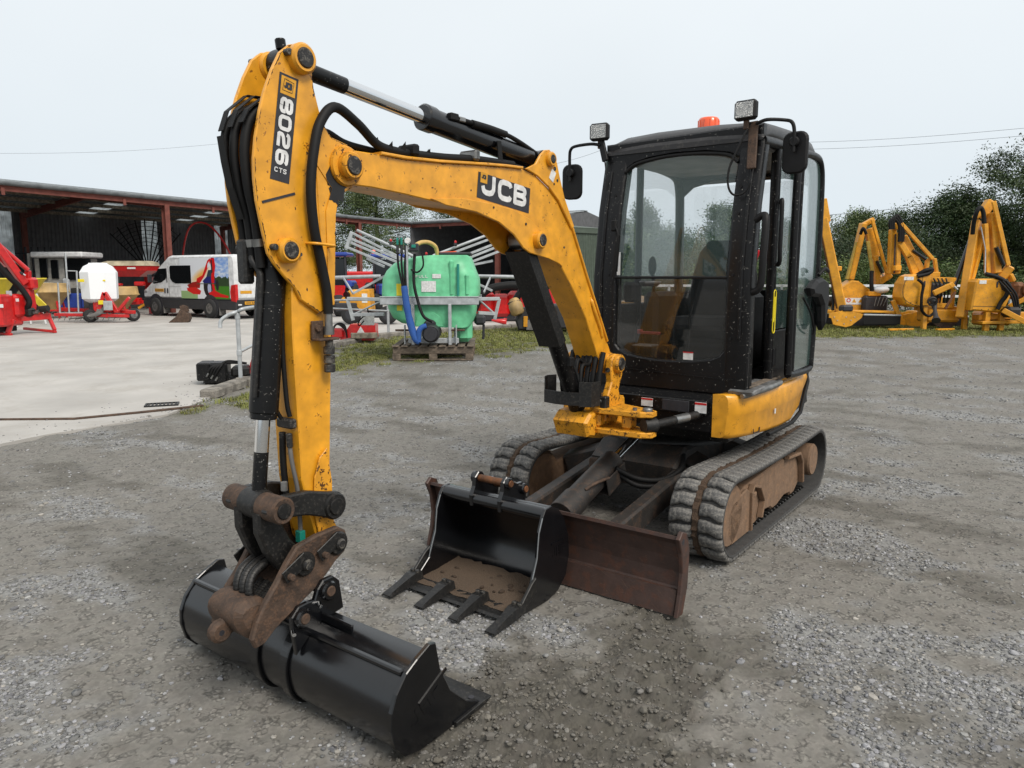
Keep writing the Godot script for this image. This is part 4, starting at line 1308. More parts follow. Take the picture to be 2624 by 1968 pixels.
func build_rams() -> void:
	# boom ram under the boom, its rod guarded by a folded plate
	var r := Node3D.new(); r.name = "boom_ram"; ex.add_child(r)
	var top := V(1.60, 1.728, BZ); var foot := V(1.06, 0.80, BZ)
	var d := (foot - top).normalized()
	var nrm := V(d.y, -d.x, 0) * -1.0       # forward of the ram
	if nrm.x < 0: nrm = -nrm
	var mb := MB.new()
	mb.cyl(top + d * 0.42, foot, 0.048, 22, 0.004)
	mb.cyl(top + d * 0.41, top + d * 0.46, 0.054, 22, 0.005)
	part(mb, "barrel", M.black_paint, r)
	mb = MB.new()
	mb.cyl(top, top + d * 0.43, 0.026, 18)
	mb.cyl(top + V(0, 0, -0.06), top + V(0, 0, 0.06), 0.045, 18)
	part(mb, "rod", M.rod_dull, r)
	mb = MB.new()
	mb.cyl(top + d * 0.405, top + d * 0.413, 0.05, 18)
	part(mb, "seal", M.rust, r)
	mb = MB.new()
	mb.beam(top + d * 0.02 + nrm * 0.075, top + d * 0.60 + nrm * 0.062, 0.13, 0.008, 0.002, nrm)
	for z in [-0.065, 0.065]:
		mb.beam(top + d * 0.02 + nrm * 0.045 + V(0, 0, z), top + d * 0.60 + nrm * 0.032 + V(0, 0, z), 0.008, 0.068, 0.002, nrm)
	part(mb, "rod_guard", M.black_steel, r)
	mb = MB.new()
	mb.tube(curve([top + d * 0.75 - nrm * 0.055, top + d * 0.85 - nrm * 0.05 + V(0, 0, -0.03), top + d * 0.98 + V(0, 0, -0.065)]), 0.012, 8)
	mb.box(top + d * 0.74 + V(0, 0, -0.055), V(0.045, 0.05, 0.03), 0.004)
	part(mb, "hose", M.rubber, r)
	# dipper ram along the top of the boom
	r = Node3D.new(); r.name = "dipper_ram"; ex.add_child(r)
	var a := V(2.965, 2.272, BZ); var b := V(1.50, 2.125, BZ)
	d = (b - a).normalized()
	mb = MB.new()
	mb.cyl(a + d * 0.66, b - d * 0.06, 0.05, 24, 0.006)
	mb.cyl(a + d * 0.655, a + d * 0.72, 0.055, 24, 0.008)
	mb.cyl(b - V(0, 0, 0.055), b + V(0, 0, 0.055), 0.048, 18)
	part(mb, "barrel", M.black_gloss, r)
	mb = MB.new()
	mb.cyl(a + d * 0.22, a + d * 0.68, 0.029, 24)
	part(mb, "rod", M.chrome, r)
	mb = MB.new()
	mb.cyl(a, a + d * 0.24, 0.0295, 20)
	mb.cyl(a - V(0, 0, 0.055), a + V(0, 0, 0.055), 0.055, 22)
	mb.cyl(a + V(0.03, 0.04, 0.0), a + V(0.035, 0.075, 0.0), 0.018, 12, 0.004)
	part(mb, "rod_eye", M.black_paint, r)
	mb = MB.new()
	mb.box(a + d * 0.80 + V(0, 0.03, -0.045), V(0.05, 0.03, 0.03), 0.004)
	mb.tube(curve([a + d * 0.82 + V(0, 0.03, -0.048), a + d * 0.95 + V(0, 0.038, -0.05), a + d * 1.15 + V(0, 0.05, -0.045), a + d * 1.28 + V(0, 0.045, -0.04), b + V(0.03, 0.03, -0.03)]), 0.011, 8)
	mb.tube(curve([a + d * 0.92 + V(0, 0.034, -0.05), a + d * 1.05 + V(0, 0.044, -0.05), a + d * 1.17 + V(0, 0.05, -0.045)]), 0.017, 8)
	part(mb, "hose", M.rubber, r)
	mb = MB.new()
	mb.box(a + d * 0.85 + V(0, 0.032, -0.05), V(0.04, 0.02, 0.02), 0.003)
	part(mb, "hose_fitting", M.steel, r)
	# bucket ram in front of the dipper
	r = Node3D.new(); r.name = "bucket_ram"; ex.add_child(r)
	a = V(3.065, 1.64, BZ); b = V(3.172, 0.765, BZ)
	d = (b - a).normalized()
	mb = MB.new()
	mb.cyl(a, a + d * 0.565, 0.05, 26, 0.005)
	mb.cyl(a + d * 0.555, a + d * 0.585, 0.046, 26, 0.004)
	mb.cyl(a + d * 0.03, a + d * 0.045, 0.052, 26, 0.002)
	mb.cyl(a + d * 0.19, a + d * 0.2, 0.0507, 26, 0.001)
	part(mb, "barrel", M.black_paint, r)
	mb = MB.new()
	mb.cyl(a + d * 0.575, b, 0.0245, 22)
	part(mb, "rod", M.chrome, r)
	mb = MB.new()
	mb.cyl(a + d * 0.70, b, 0.0252, 22)
	part(mb, "rod_sleeve", M.black_paint, r)
	mb = MB.new()
	var q := V(0.055, 0, -0.02)
	mb.tube([a + d * 0.14 + q, a + d * 0.5 + q], 0.011, 8)
	mb.tube(curve([a + d * -0.02 + V(0.045, 0, 0.03), a + d * 0.03 + V(0.075, 0, 0.01), a + d * 0.08 + V(0.06, 0, -0.02), a + d * 0.16 + q]), 0.012, 8)
	mb.box(a + d * 0.04 + V(0.075, 0, 0.045), V(0.04, 0.15, 0.05), 0.008)
	part(mb, "feed_pipe", M.black_steel, r)

# a thin irregular patch on a left-hand face
func blot(mb: MB, c: Vector3, rx: float, ry: float, seed_: int) -> void:
	var r := RandomNumberGenerator.new(); r.seed = seed_
	var pts := []
	for k in 14:
		var q := r.randf_range(0.55, 1.1)
		pts.append(c + V(cos(TAU * k / 14) * rx * q, sin(TAU * k / 14) * ry * q, 0))
	for k in 14: mb.tri(c, pts[(k + 1) % 14], pts[k])
# slivers where paint is knocked off along the rim of a plate
func chips(mb: MB, poly: PackedVector2Array, z: float, n: int, seed_: int) -> void:
	var r := RandomNumberGenerator.new(); r.seed = seed_
	for i in n:
		var k := r.randi() % poly.size()
		var a := poly[k]; var b := poly[(k + 1) % poly.size()]
		var d := (b - a).normalized()
		var m := Vector2.ZERO
		for p in poly: m += p
		m /= poly.size()
		var p := a.lerp(b, r.randf())
		var nn := Vector2(-d.y, d.x)
		if nn.dot(m - p) < 0: nn = -nn
		var l := r.randf_range(0.003, 0.016) * (2.0 if r.randf() < 0.1 else 1.0)
		var w := r.randf_range(0.0015, 0.005)
		p += nn * 0.003
		mb.tri(V(p.x - d.x * l, p.y - d.y * l, z), V(p.x + d.x * l, p.y + d.y * l, z), V(p.x + nn.x * w, p.y + nn.y * w, z))

func build_dipper() -> void:
	var dp := Node3D.new(); dp.name = "dipper"; ex.add_child(dp)
	var head := P([2.985, 2.318, 3.025, 2.308, 3.065, 2.275, 3.10, 2.213, 3.131, 2.142, 3.152, 2.077, 3.172, 1.992, 3.182, 1.926, 3.184, 1.859, 3.179, 1.793, 3.167, 1.727, 3.158, 1.683, 3.145, 1.625, 3.125, 1.595, 3.085, 1.551, 3.041, 1.508, 3.02, 1.47, 2.94, 1.42, 2.872, 1.45, 2.853, 1.77, 2.83, 1.84, 2.775, 1.87, 2.745, 1.92, 2.75, 1.98, 2.79, 2.02, 2.86, 2.035, 2.885, 2.06, 2.907, 2.10, 2.932, 2.187, 2.938, 2.25, 2.945, 2.295])
	var mb: MB
	for s in [-1.0, 1.0]:
		var f: float = BZ + s * 0.0775
		mb = MB.new()
		mb.prism(head, f - 0.008, f + 0.008, 0.0035)
		part(mb, "head_plate", M.yellow, dp)
		for e in [[2.988, 2.268, 0.05, 0.034], [3.075, 1.637, 0.043, 0.03]]:
			mb = MB.new()
			mb.cyl(V(e[0], e[1], f - s * 0.02), V(e[0], e[1], f + s * 0.04), e[2], 26, 0.008)
			part(mb, "pin_boss", M.yellow, dp)
			mb = MB.new()
			mb.cyl(V(e[0], e[1], f), V(e[0], e[1], f + s * 0.045), e[3], 22, 0.005)
			part(mb, "pin", M.pin, dp)
			mb = MB.new()
			mb.cyl(V(e[0] + 0.055, e[1] + 0.01, f), V(e[0] + 0.055, e[1] + 0.01, f + s * 0.03), 0.011, 8)
			mb.cyl(V(e[0] - 0.052, e[1] - 0.012, f), V(e[0] - 0.052, e[1] - 0.012, f + s * 0.02), 0.007, 8)
			part(mb, "keeper_bolt", M.pin, dp)
		mb = MB.new()
		mb.cyl(V(2.805, 1.943, f - s * 0.01), V(2.805, 1.943, f + s * 0.02), 0.072, 24, 0.006)
		part(mb, "greasy_boss", M.yellow_worn, dp)
		# stiffener seam down the middle of the plate
		mb = MB.new()
		mb.prism(P([2.975, 1.99, 2.955, 2.0, 2.94, 1.98, 2.93, 1.70, 2.925, 1.46, 2.905, 1.44, 2.90, 1.60, 2.90, 1.78, 2.87, 1.86, 2.92, 1.92]), f + s * 0.008 - 0.003, f + s * 0.008 + 0.003, 0.002)
		part(mb, "doubler", M.yellow, dp)
		# lower end plate
		mb = MB.new()
		mb.prism(P([2.93, 0.93, 2.965, 0.90, 2.99, 0.83, 3.0, 0.72, 2.975, 0.58, 2.94, 0.525, 2.89, 0.525, 2.872, 0.56, 2.915, 0.66, 2.912, 0.80]), f - 0.002 + s * 0.004, f + 0.006 + s * 0.004, 0.0025)
		part(mb, "end_plate", M.yellow_worn, dp)
	mb = MB.new()
	mb.prism(P([3.045, 1.52, 3.05, 1.355, 3.042, 1.065, 3.036, 0.826, 3.01, 0.70, 2.97, 0.56, 2.93, 0.52, 2.89, 0.52, 2.87, 0.56, 2.914, 0.65, 2.913, 0.766, 2.897, 1.043, 2.883, 1.285, 2.869, 1.522, 2.853, 1.77, 2.90, 1.90, 2.95, 1.80, 3.0, 1.62]), BZ - 0.069, BZ + 0.069, 0.004)
	part(mb, "box_section", M.yellow, dp)
	mb = MB.new()
	mb.sheet(L2([2.87, 2.05, 2.93, 2.14, 2.955, 2.22]), 0.01, BZ - 0.069, BZ + 0.069)
	part(mb, "back_plate", M.yellow, dp)
	# the number panel
	for s in [-1.0, 1.0]:
		var zz: float = BZ + s * 0.0868
		var n := V(0, 0, s)
		var tl := V(3.070, 2.213, zz); var tr := V(2.996, 2.202, zz); var bl := V(3.126, 1.868, zz); var br := V(3.052, 1.857, zz)
		mb = MB.new()
		if s < 0: mb.quad(bl, br, tr, tl)
		else: mb.quad(tl, tr, br, bl)
		var np := part(mb, "number_panel", M.black_print, dp)
		var w := (tr - tl).normalized(); var dn := (bl - tl).normalized()
		mb = MB.new()
		var o := tl + w * 0.008 + dn * 0.066 + n * 0.0008
		if s < 0: mb.quad(o, o + w * 0.058, o + w * 0.058 - dn * 0.058, o - dn * 0.058)
		else: mb.quad(o - dn * 0.058, o + w * 0.058 - dn * 0.058, o + w * 0.058, o)
		part(mb, "badge", M.decal_yellow, np)
		if s < 0:
			mb = MB.new()
			letters(mb, "JCB", o + w * 0.014 - dn * 0.02 + n * 0.0006, w * 0.0085, dn * -0.021, n, 0.2, 0.26)
			var rim := [o + w * 0.008 - dn * 0.012, o + w * 0.046 - dn * 0.012, o + w * 0.05 - dn * 0.046, o + w * 0.012 - dn * 0.05]
			for i in 4: mb.tube([rim[i] + n * 0.0006, rim[(i + 1) % 4] + n * 0.0006], 0.0009, 4)
			part(mb, "badge_print", M.black_print, np)
			mb = MB.new()
			letters(mb, "8026", tl + w * 0.012 + dn * 0.076 + n * 0.0008, dn * 0.0505, w * 0.05, n, 0.12, 0.25)
			letters(mb, "CTS", tl + w * 0.012 + dn * 0.322 + n * 0.0008, w * 0.0135, dn * -0.016, n, 0.28, 0.2)
			part(mb, "lettering", M.white_print, np)
	# grease squeezed out round the boom pin, and paint knocked off along the edges
	mb = MB.new()
	blot(mb, V(2.835, 1.905, BZ - 0.0862), 0.062, 0.085, 41)
	blot(mb, V(2.86, 1.84, BZ - 0.0864), 0.03, 0.05, 42)
	part(mb, "grease", M.grease, dp)
	mb = MB.new()
	chips(mb, head, BZ - 0.0857, 150, 43)
	for k in 7: blot(mb, V(rng.randf_range(2.9, 3.12), rng.randf_range(1.5, 2.2), BZ - 0.0858), rng.randf_range(0.002, 0.006), rng.randf_range(0.003, 0.012), 50 + k)
	part(mb, "paint_chips", M.chip, dp)
	# long scratch with tape across the plate
	mb = MB.new()
	mb.beam(V(3.16, 1.79, BZ - 0.087), V(3.03, 1.828, BZ - 0.087), 0.002, 0.008, 0, V(0, 1, 0))
	part(mb, "black_tape", M.black_print, dp)
	# auxiliary line: hose, staple, fitting and coupler down the left side
	var hz := BZ - 0.105
	mb = MB.new()
	mb.tube(curve([V(2.50, 2.035, BZ - 0.05), V(2.62, 2.045, BZ - 0.06), V(2.74, 2.10, hz + 0.02), V(2.86, 2.135, hz), V(2.93, 2.075, hz - 0.006), V(2.965, 1.98, hz - 0.01), V(2.985, 1.85, hz - 0.01), V(2.975, 1.72, hz - 0.006), V(2.945, 1.60, hz), V(2.925, 1.50, hz), V(2.921, 1.42, hz)], 8), 0.0175, 12)
	part(mb, "auxiliary_hose", M.rubber, dp)
	mb = MB.new()
	mb.tube(curve([V(2.99, 1.665, BZ - 0.08), V(2.985, 1.663, hz - 0.022), V(2.94, 1.66, hz - 0.03), V(2.90, 1.657, hz - 0.022), V(2.897, 1.655, BZ - 0.08)]), 0.005, 8)
	part(mb, "hose_staple", M.yellow, dp)
	mb = MB.new()
	mb.cyl(V(2.921, 1.43, hz), V(2.921, 1.36, hz), 0.014, 12, 0.002)
	mb.cyl(V(2.921, 1.375, hz), V(2.921, 1.345, hz), 0.019, 6)
	part(mb, "hose_fitting", M.steel, dp)
	mb = MB.new()
	mb.box(V(2.935, 1.33, hz + 0.004), V(0.09, 0.008, 0.05), 0.002)
	mb.box(V(2.955, 1.36, BZ - 0.083), V(0.05, 0.07, 0.012), 0.002)
	mb.cyl(V(2.96, 1.37, BZ - 0.086), V(2.96, 1.37, BZ - 0.1), 0.012, 6)
	part(mb, "bracket", M.rust, dp)
	mb = MB.new()
	mb.cyl(V(2.921, 1.33, hz), V(2.923, 1.30, hz), 0.014, 12)
	for k in 3: mb.cyl(V(2.923, 1.303 - 0.032 * k, hz), V(2.924, 1.275 - 0.032 * k, hz), 0.02, 14, 0.002)
	part(mb, "coupler", M.pin, dp)
	# hitch hoses and pipes down the front of the dipper
	mb = MB.new()
	mb.tube(curve([V(3.06, 1.47, BZ - 0.03), V(3.065, 1.30, BZ - 0.03), V(3.062, 1.12, BZ - 0.035), V(3.055, 1.06, BZ - 0.04)]), 0.0085, 8)
	mb.tube(curve([V(3.10, 1.40, BZ - 0.0), V(3.11, 1.25, BZ + 0.0), V(3.085, 1.10, BZ - 0.0), V(3.065, 1.05, BZ - 0.005)]), 0.0075, 8)
	mb.tube(curve([V(3.06, 1.0, BZ + 0.0), V(3.062, 0.88, BZ + 0.0), V(3.05, 0.70, BZ + 0.0)]), 0.012, 8)
	part(mb, "hitch_hose", M.rubber, dp)
	mb = MB.new()
	mb.tube(curve([V(3.06, 1.0, BZ - 0.035), V(3.055, 0.9, BZ - 0.04), V(3.045, 0.78, BZ - 0.055), V(3.03, 0.62, BZ - 0.04)]), 0.008, 8)
	part(mb, "hitch_pipe", M.mid_grey, dp)
	mb = MB.new()
	mb.box(V(3.055, 1.035, BZ - 0.02), V(0.03, 0.035, 0.085), 0.006)
	for z in [-0.04, 0.0]: mb.cyl(V(3.062, 1.0, BZ + z), V(3.06, 0.95, BZ + z), 0.0115, 8, 0.002)
	part(mb, "hose_clamp", M.pin, dp)
	# burst sleeves between the head plates, hoses to the bucket ram
	var hs := Node3D.new(); hs.name = "hose_bundle"; ex.add_child(hs)
	for e in [[0.03, 0.015, 0.012], [-0.012, 0.0165, 0.0], [0.07, 0.014, 0.02]]:
		mb = MB.new()
		var z: float = BZ + e[0] - 0.015
		var k: float = e[2]
		mb.tube(curve([V(2.90, 2.06, z), V(3.0, 2.095, z), V(3.09 - k, 2.105 + k * 0.6, z), V(3.15 + k, 2.055, z), V(3.175 + k, 1.96, z), V(3.17 + k * 0.5, 1.85, z), V(3.15, 1.75, z), V(3.14, 1.66, z), V(3.135, 1.58, z)], 8), e[1], 10)
		part(mb, "hose", M.rubber, hs)
		# a torn sleeve standing off the hose
		mb = MB.new()
		mb.sheet(L2([3.05, 2.13 + k, 3.11, 2.128 + k, 3.165 + k, 2.085, 3.19 + k, 2.04 - k]), 0.003, z - 0.022, z + 0.006)
		part(mb, "torn_sleeve", M.rubber, hs)
		mb = MB.new()
		mb.cyl(V(3.142, 1.675, z), V(3.138, 1.65, z), e[1] + 0.003, 12)
		part(mb, "clip", M.steel, hs)
	mb = MB.new()
	mb.sheet(L2([3.225, 2.0, 3.215, 1.92, 3.20, 1.84, 3.165, 1.74]), 0.004, BZ + 0.01, BZ + 0.045)
	part(mb, "torn_sleeve", M.rubber, hs)
	# hoses along the boom top
	for e in [[0.0, 0.016, 0.0], [0.035, 0.013, 0.01], [-0.03, 0.011, -0.006]]:
		mb = MB.new()
		var z: float = BZ + e[0]
		mb.tube(curve([V(2.90, 2.05, z), V(2.84, 2.07 + e[2], z), V(2.76, 2.045 + e[2], z), V(2.66, 2.03, z), V(2.50, 2.027, z), V(2.25, 2.04, z), V(1.95, 2.06, z), V(1.72, 2.075, z), V(1.52, 2.06, z)], 6), e[1], 10)
		part(mb, "boom_hose", M.rubber, hs)
	mb = MB.new()
	mb.tube(curve([V(2.58, 2.036, BZ - 0.05), V(2.45, 2.036, BZ - 0.055), V(2.25, 2.045, BZ - 0.06), V(2.05, 2.062, BZ - 0.06), V(1.75, 2.075, BZ - 0.05)]), 0.0165, 10)
	part(mb, "boom_hose", M.rubber, hs)
	for e in [[2.06, 2.075], [2.44, 2.048]]:
		mb = MB.new()
		mb.box(V(e[0], e[1], BZ - 0.045), V(0.035, 0.045, 0.10), 0.008)
		part(mb, "hose_clamp", M.steel if e[0] < 2.2 else M.rubber, hs)
	rng.seed = 14
	for k in 5:
		mb = MB.new()
		var x := 2.62 - k * 0.07
		var y := 2.03 + rng.randf_range(-0.01, 0.012)
		mb.tri(V(x, y, BZ - 0.07), V(x + 0.03, y + 0.004, BZ - 0.06), V(x + rng.randf_range(-0.01, 0.03), y + rng.randf_range(0.02, 0.045), BZ - 0.075))
		mb.tri(V(x - 0.015, y, BZ - 0.05), V(x + 0.012, y, BZ - 0.055), V(x - 0.01, y + 0.03, BZ - 0.05))
		part(mb, "torn_flap", M.rubber, hs)
	mb = MB.new()
	mb.beam(V(1.87, 2.165, BZ - 0.06), V(1.86, 2.05, BZ - 0.065), 0.008, 0.03, 0.002, V(1, 0, 0))
	part(mb, "strap", M.rubber, hs)

func build_linkage() -> void:
	# links between bucket ram, dipper and hitch
	var lk := Node3D.new(); lk.name = "tipping_linkage"; ex.add_child(lk)
	var mb: MB
	for s in [-1.0, 1.0]:
		mb = MB.new()
		var z: float = BZ + s * 0.105
		mb.prism(P([2.93, 0.665, 2.89, 0.69, 2.885, 0.73, 2.91, 0.765, 2.96, 0.775, 3.05, 0.80, 3.14, 0.805, 3.205, 0.80, 3.225, 0.765, 3.205, 0.73, 3.15, 0.728, 3.06, 0.715, 2.99, 0.69]), z - 0.018, z + 0.018, 0.006)
		part(mb, "side_link", M.black_steel, lk)
		mb = MB.new()
		mb.cyl(V(2.935, 0.718, z - 0.024), V(2.935, 0.718, z + 0.024), 0.05, 24, 0.006)
		mb.cyl(V(2.935, 0.718, z + s * 0.02), V(2.935, 0.718, z + s * 0.031), 0.032, 18, 0.003)
		part(mb, "link_eye", M.black_steel, lk)
	mb = MB.new()
	mb.cyl(V(3.175, 0.765, BZ - 0.15), V(3.175, 0.765, BZ + 0.15), 0.047, 26, 0.005)
	part(mb, "pin_sleeve", M.rust, lk)
	mb = MB.new()
	mb.cyl(V(3.175, 0.765, BZ - 0.045), V(3.175, 0.765, BZ + 0.055), 0.053, 26, 0.008)
	mb.cyl(V(3.175, 0.765, BZ - 0.156), V(3.175, 0.765, BZ - 0.146), 0.028, 18, 0.003)
	part(mb, "ram_eye", M.black_steel, lk)
	mb = MB.new()
	mb.cyl(V(3.135, 0.82, BZ - 0.1), V(3.135, 0.85, BZ - 0.1), 0.012, 8)
	part(mb, "grease_bolt", M.steel, lk)
	for s in [-1.0, 1.0]:
		mb = MB.new()
		var z: float = BZ + s * 0.055
		mb.prism(P([3.225, 0.75, 3.225, 0.68, 3.195, 0.60, 3.15, 0.53, 3.09, 0.505, 3.05, 0.53, 3.055, 0.575, 3.10, 0.63, 3.13, 0.70, 3.14, 0.77]), z - 0.022, z + 0.022, 0.008)
		part(mb, "tipping_link", M.black_steel, lk)
	mb = MB.new()
	mb.cyl(V(3.085, 0.545, BZ - 0.09), V(3.085, 0.545, BZ + 0.09), 0.045, 20)
	part(mb, "lower_eye", M.black_steel, lk)
	mb = MB.new()
	mb.box(V(3.035, 0.615, BZ - 0.045), V(0.025, 0.045, 0.03), 0.003)
	part(mb, "green_cap", M.teal, lk)
	# quick hitch: two cheek plates joined by a nose
	var qh := Node3D.new(); qh.name = "quick_hitch"; ex.add_child(qh)
	var cheek := P([2.927, 0.638, 2.893, 0.615, 2.88, 0.575, 2.897, 0.535, 2.94, 0.51, 2.982, 0.475, 3.039, 0.435, 3.122, 0.395, 3.21, 0.35, 3.255, 0.315, 3.29, 0.31, 3.305, 0.345, 3.285, 0.40, 3.247, 0.457, 3.203, 0.505, 3.158, 0.565, 3.112, 0.615, 3.022, 0.632])
	for s in [-1.0, 1.0]:
		var z: float = BZ + s * 0.112
		mb = MB.new()
		mb.prism(cheek, z - 0.014, z + 0.014, 0.006)
		part(mb, "cheek_plate", M.rust, qh)
		for e in [[2.935, 0.578], [3.085, 0.545]]:
			mb = MB.new()
			mb.cyl(V(e[0], e[1], z), V(e[0], e[1], z + s * 0.026), 0.044, 24, 0.006)
			part(mb, "bush", M.black_steel, qh)
			mb = MB.new()
			mb.cyl(V(e[0], e[1], z + s * 0.02), V(e[0], e[1], z + s * 0.044), 0.021, 16, 0.006)
			part(mb, "pin", M.pin, qh)
			mb = MB.new()
			mb.beam(V(e[0] + 0.0, e[1] + 0.028, z + s * 0.03), V(e[0] + 0.095, e[1] - 0.02, z + s * 0.03), 0.006, 0.05, 0.002)
			part(mb, "keeper_plate", M.black_steel, qh)
			mb = MB.new()
			mb.cyl(V(e[0] + 0.075, e[1] - 0.018, z + s * 0.03), V(e[0] + 0.075, e[1] - 0.018, z + s * 0.052), 0.012, 8, 0.002)
			part(mb, "keeper_bolt", M.rust, qh)
	mb = MB.new()
	var nz := []
	for k in 18:
		var a := TAU * k / 18
		nz.append_array([3.275 + cos(a) * 0.062 + 0.012 * sin(2 * a), 0.40 + sin(a) * 0.072])
	mb.prism(P(nz), BZ - 0.098, BZ + 0.098, 0.022, 1)
	nz = []
	for k in 14:
		var a := TAU * k / 14
		nz.append_array([3.345 + cos(a) * 0.042, 0.36 + sin(a) * 0.04])
	mb.prism(P(nz), BZ - 0.02, BZ + 0.02, 0.01, 1)
	mb.beam(V(3.28, 0.39, BZ), V(3.345, 0.36, BZ), 0.036, 0.07, 0.01)
	part(mb, "nose", M.rust, qh)
	mb = MB.new()
	mb.cyl(V(3.35, 0.36, BZ - 0.0205), V(3.35, 0.36, BZ + 0.0205), 0.01, 12)
	part(mb, "shackle_hole", M.black_print, qh)
	mb = MB.new()
	mb.prism(P([2.96, 0.50, 3.06, 0.45, 3.2, 0.39, 3.21, 0.42, 3.06, 0.49, 2.97, 0.53]), BZ - 0.098, BZ + 0.098, 0.004)
	part(mb, "floor_plate", M.rust, qh)
	for k in 3:
		mb = MB.new()
		var z := BZ - 0.03 + 0.035 * k
		var pts := curve([V(3.06, 0.56, z), V(3.15, 0.555, z + 0.01), V(3.225, 0.53, z), V(3.255, 0.475, z - 0.015), V(3.225, 0.435, z - 0.02), V(3.14, 0.46, z + 0.01)], 5)
		mb.tube(pts, 0.012, 8)
		for i in range(0, pts.size() - 1):
			for f in 2:
				var w: Vector3 = pts[i].lerp(pts[i + 1], f * 0.5)
				var dd: Vector3 = (pts[i + 1] - pts[i]).normalized() * 0.0045
				mb.tube([w - dd, w + dd], 0.0152, 8)
		part(mb, "ribbed_hose", M.black_steel, qh)

# a bucket's own axes are the machine's
func build_buckets() -> void:
	var home := ex.transform
	var b := thing("ditching_bucket", "wide black ditching bucket hanging from the rusty quick hitch", "bucket")
	b.transform = home
	var z0 := -0.525; var z1 := 0.705
	var back := L2([2.965, 0.322, 3.02, 0.318, 3.075, 0.292, 3.12, 0.245, 3.145, 0.19, 3.148, 0.13, 3.13, 0.065, 3.09, 0.022, 3.03, 0.008, 2.93, 0.008, 2.80, 0.008])
	var smooth_back := []
	var c3 := []
	for p in back: c3.append(V(p.x, p.y, 0))
	for p in curve(c3, 4): smooth_back.append(Vector2(p.x, p.y))
	var mb := MB.new()
	# the shell, smooth inside and out
	var rings := []
	for p in smooth_back: rings.append(p)
	var n := rings.size()
	for i in n - 1:
		var d0: Vector2 = (rings[mini(i + 1, n - 1)] - rings[maxi(i - 1, 0)]).normalized()
		var d1: Vector2 = (rings[mini(i + 2, n - 1)] - rings[i]).normalized()
		var p: Vector2 = rings[i]; var q: Vector2 = rings[i + 1]
		var pi_ := p + Vector2(-d0.y, d0.x) * -0.010; var qi := q + Vector2(-d1.y, d1.x) * -0.010
		mb.quad(V(p.x, p.y, z1), V(p.x, p.y, z0), V(q.x, q.y, z0), V(q.x, q.y, z1), 1)
		mb.quad(V(pi_.x, pi_.y, z0), V(pi_.x, pi_.y, z1), V(qi.x, qi.y, z1), V(qi.x, qi.y, z0), 2)
	part(mb, "shell", M.black_gloss, b)
	for z in [z0, z1]:
		mb = MB.new()
		mb.prism(P([2.945, 0.345, 2.975, 0.352, 3.035, 0.325, 3.085, 0.297, 3.13, 0.245, 3.153, 0.19, 3.156, 0.13, 3.137, 0.06, 3.095, 0.014, 3.03, 0.0, 2.93, 0.0, 2.72, 0.012, 2.71, 0.022, 2.79, 0.062, 2.875, 0.142, 2.925, 0.245]), z - 0.009, z + 0.009, 0.003)
		var ep := part(mb, "end_plate", M.black_gloss, b)
		if z < 0:
			mb = MB.new()
			letters(mb, "JHF", V(3.06, 0.085, z - 0.0095), V(-0.042, 0.024, 0), V(0.026, 0.05, 0), V(0, 0, -1), 0.25, 0.16)
			mb.beam(V(3.03, 0.165, z - 0.011), V(2.90, 0.235, z - 0.011), 0.004, 0.012)
			part(mb, "welded_letters", M.black_gloss, ep)
	mb = MB.new()
	mb.prism(P([2.86, 0.0, 2.86, 0.016, 2.70, 0.026, 2.66, 0.022, 2.70, 0.006]), z0 - 0.02, z1 + 0.02, 0.002)
	part(mb, "cutting_edge", M.black_steel, b)
	mb = MB.new()
	mb.cyl(V(2.72, 0.0285, z0 + 0.03), V(2.72, 0.0215, z0 + 0.03), 0.012, 10)
	part(mb, "bolt_hole", M.black_print, b)
	# stiffening rail and wear straps
	mb = MB.new()
	mb.beam(V(3.085, 0.295, z0 + 0.01), V(3.085, 0.295, z1 - 0.01), 0.022, 0.018, 0.005)
	part(mb, "rail", M.black_gloss, b)
	for z in [BZ - 0.075, BZ + 0.095]:
		mb = MB.new()
		var st := []
		for p in smooth_back:
			if p.x > 2.98: st.append(p + (p - Vector2(3.02, 0.15)).normalized() * 0.006)
		mb.sheet(st, 0.014, z - 0.022, z + 0.022, 0.003)
		part(mb, "strap", M.black_gloss, b)
	for z in [BZ - 0.135, BZ + 0.135]:
		mb = MB.new()
		mb.prism(P([2.93, 0.33, 2.945, 0.44, 2.975, 0.468, 3.02, 0.466, 3.045, 0.44, 3.06, 0.405, 3.09, 0.408, 3.13, 0.405, 3.16, 0.375, 3.16, 0.335, 3.145, 0.23, 3.10, 0.27, 3.03, 0.315]), z - 0.011, z + 0.011, 0.004)
		part(mb, "lug_plate", M.black_gloss, b)
		for e in [[3.002, 0.424], [3.118, 0.362]]:
			mb = MB.new()
			var s := -1.0 if z < BZ else 1.0
			mb.cyl(V(e[0], e[1], z), V(e[0], e[1], z + s * 0.03), 0.036, 22, 0.006)
			part(mb, "boss", M.black_gloss, b)
			mb = MB.new()
			mb.cyl(V(e[0], e[1], z + s * 0.025), V(e[0], e[1], z + s * 0.034), 0.02, 16, 0.003)
			part(mb, "pin_end", M.rust, b)
			mb = MB.new()
			mb.cyl(V(e[0] + 0.04, e[1] - 0.035, z + s * 0.01), V(e[0] + 0.05, e[1] - 0.04, z + s * 0.03), 0.008, 6)
			part(mb, "bolt", M.chrome, b)
	for e in [[3.002, 0.424], [3.118, 0.362]]:
		mb = MB.new()
		mb.cyl(V(e[0], e[1], BZ - 0.13), V(e[0], e[1], BZ + 0.13), 0.022, 18)
		part(mb, "hitch_pin", M.rust, b)
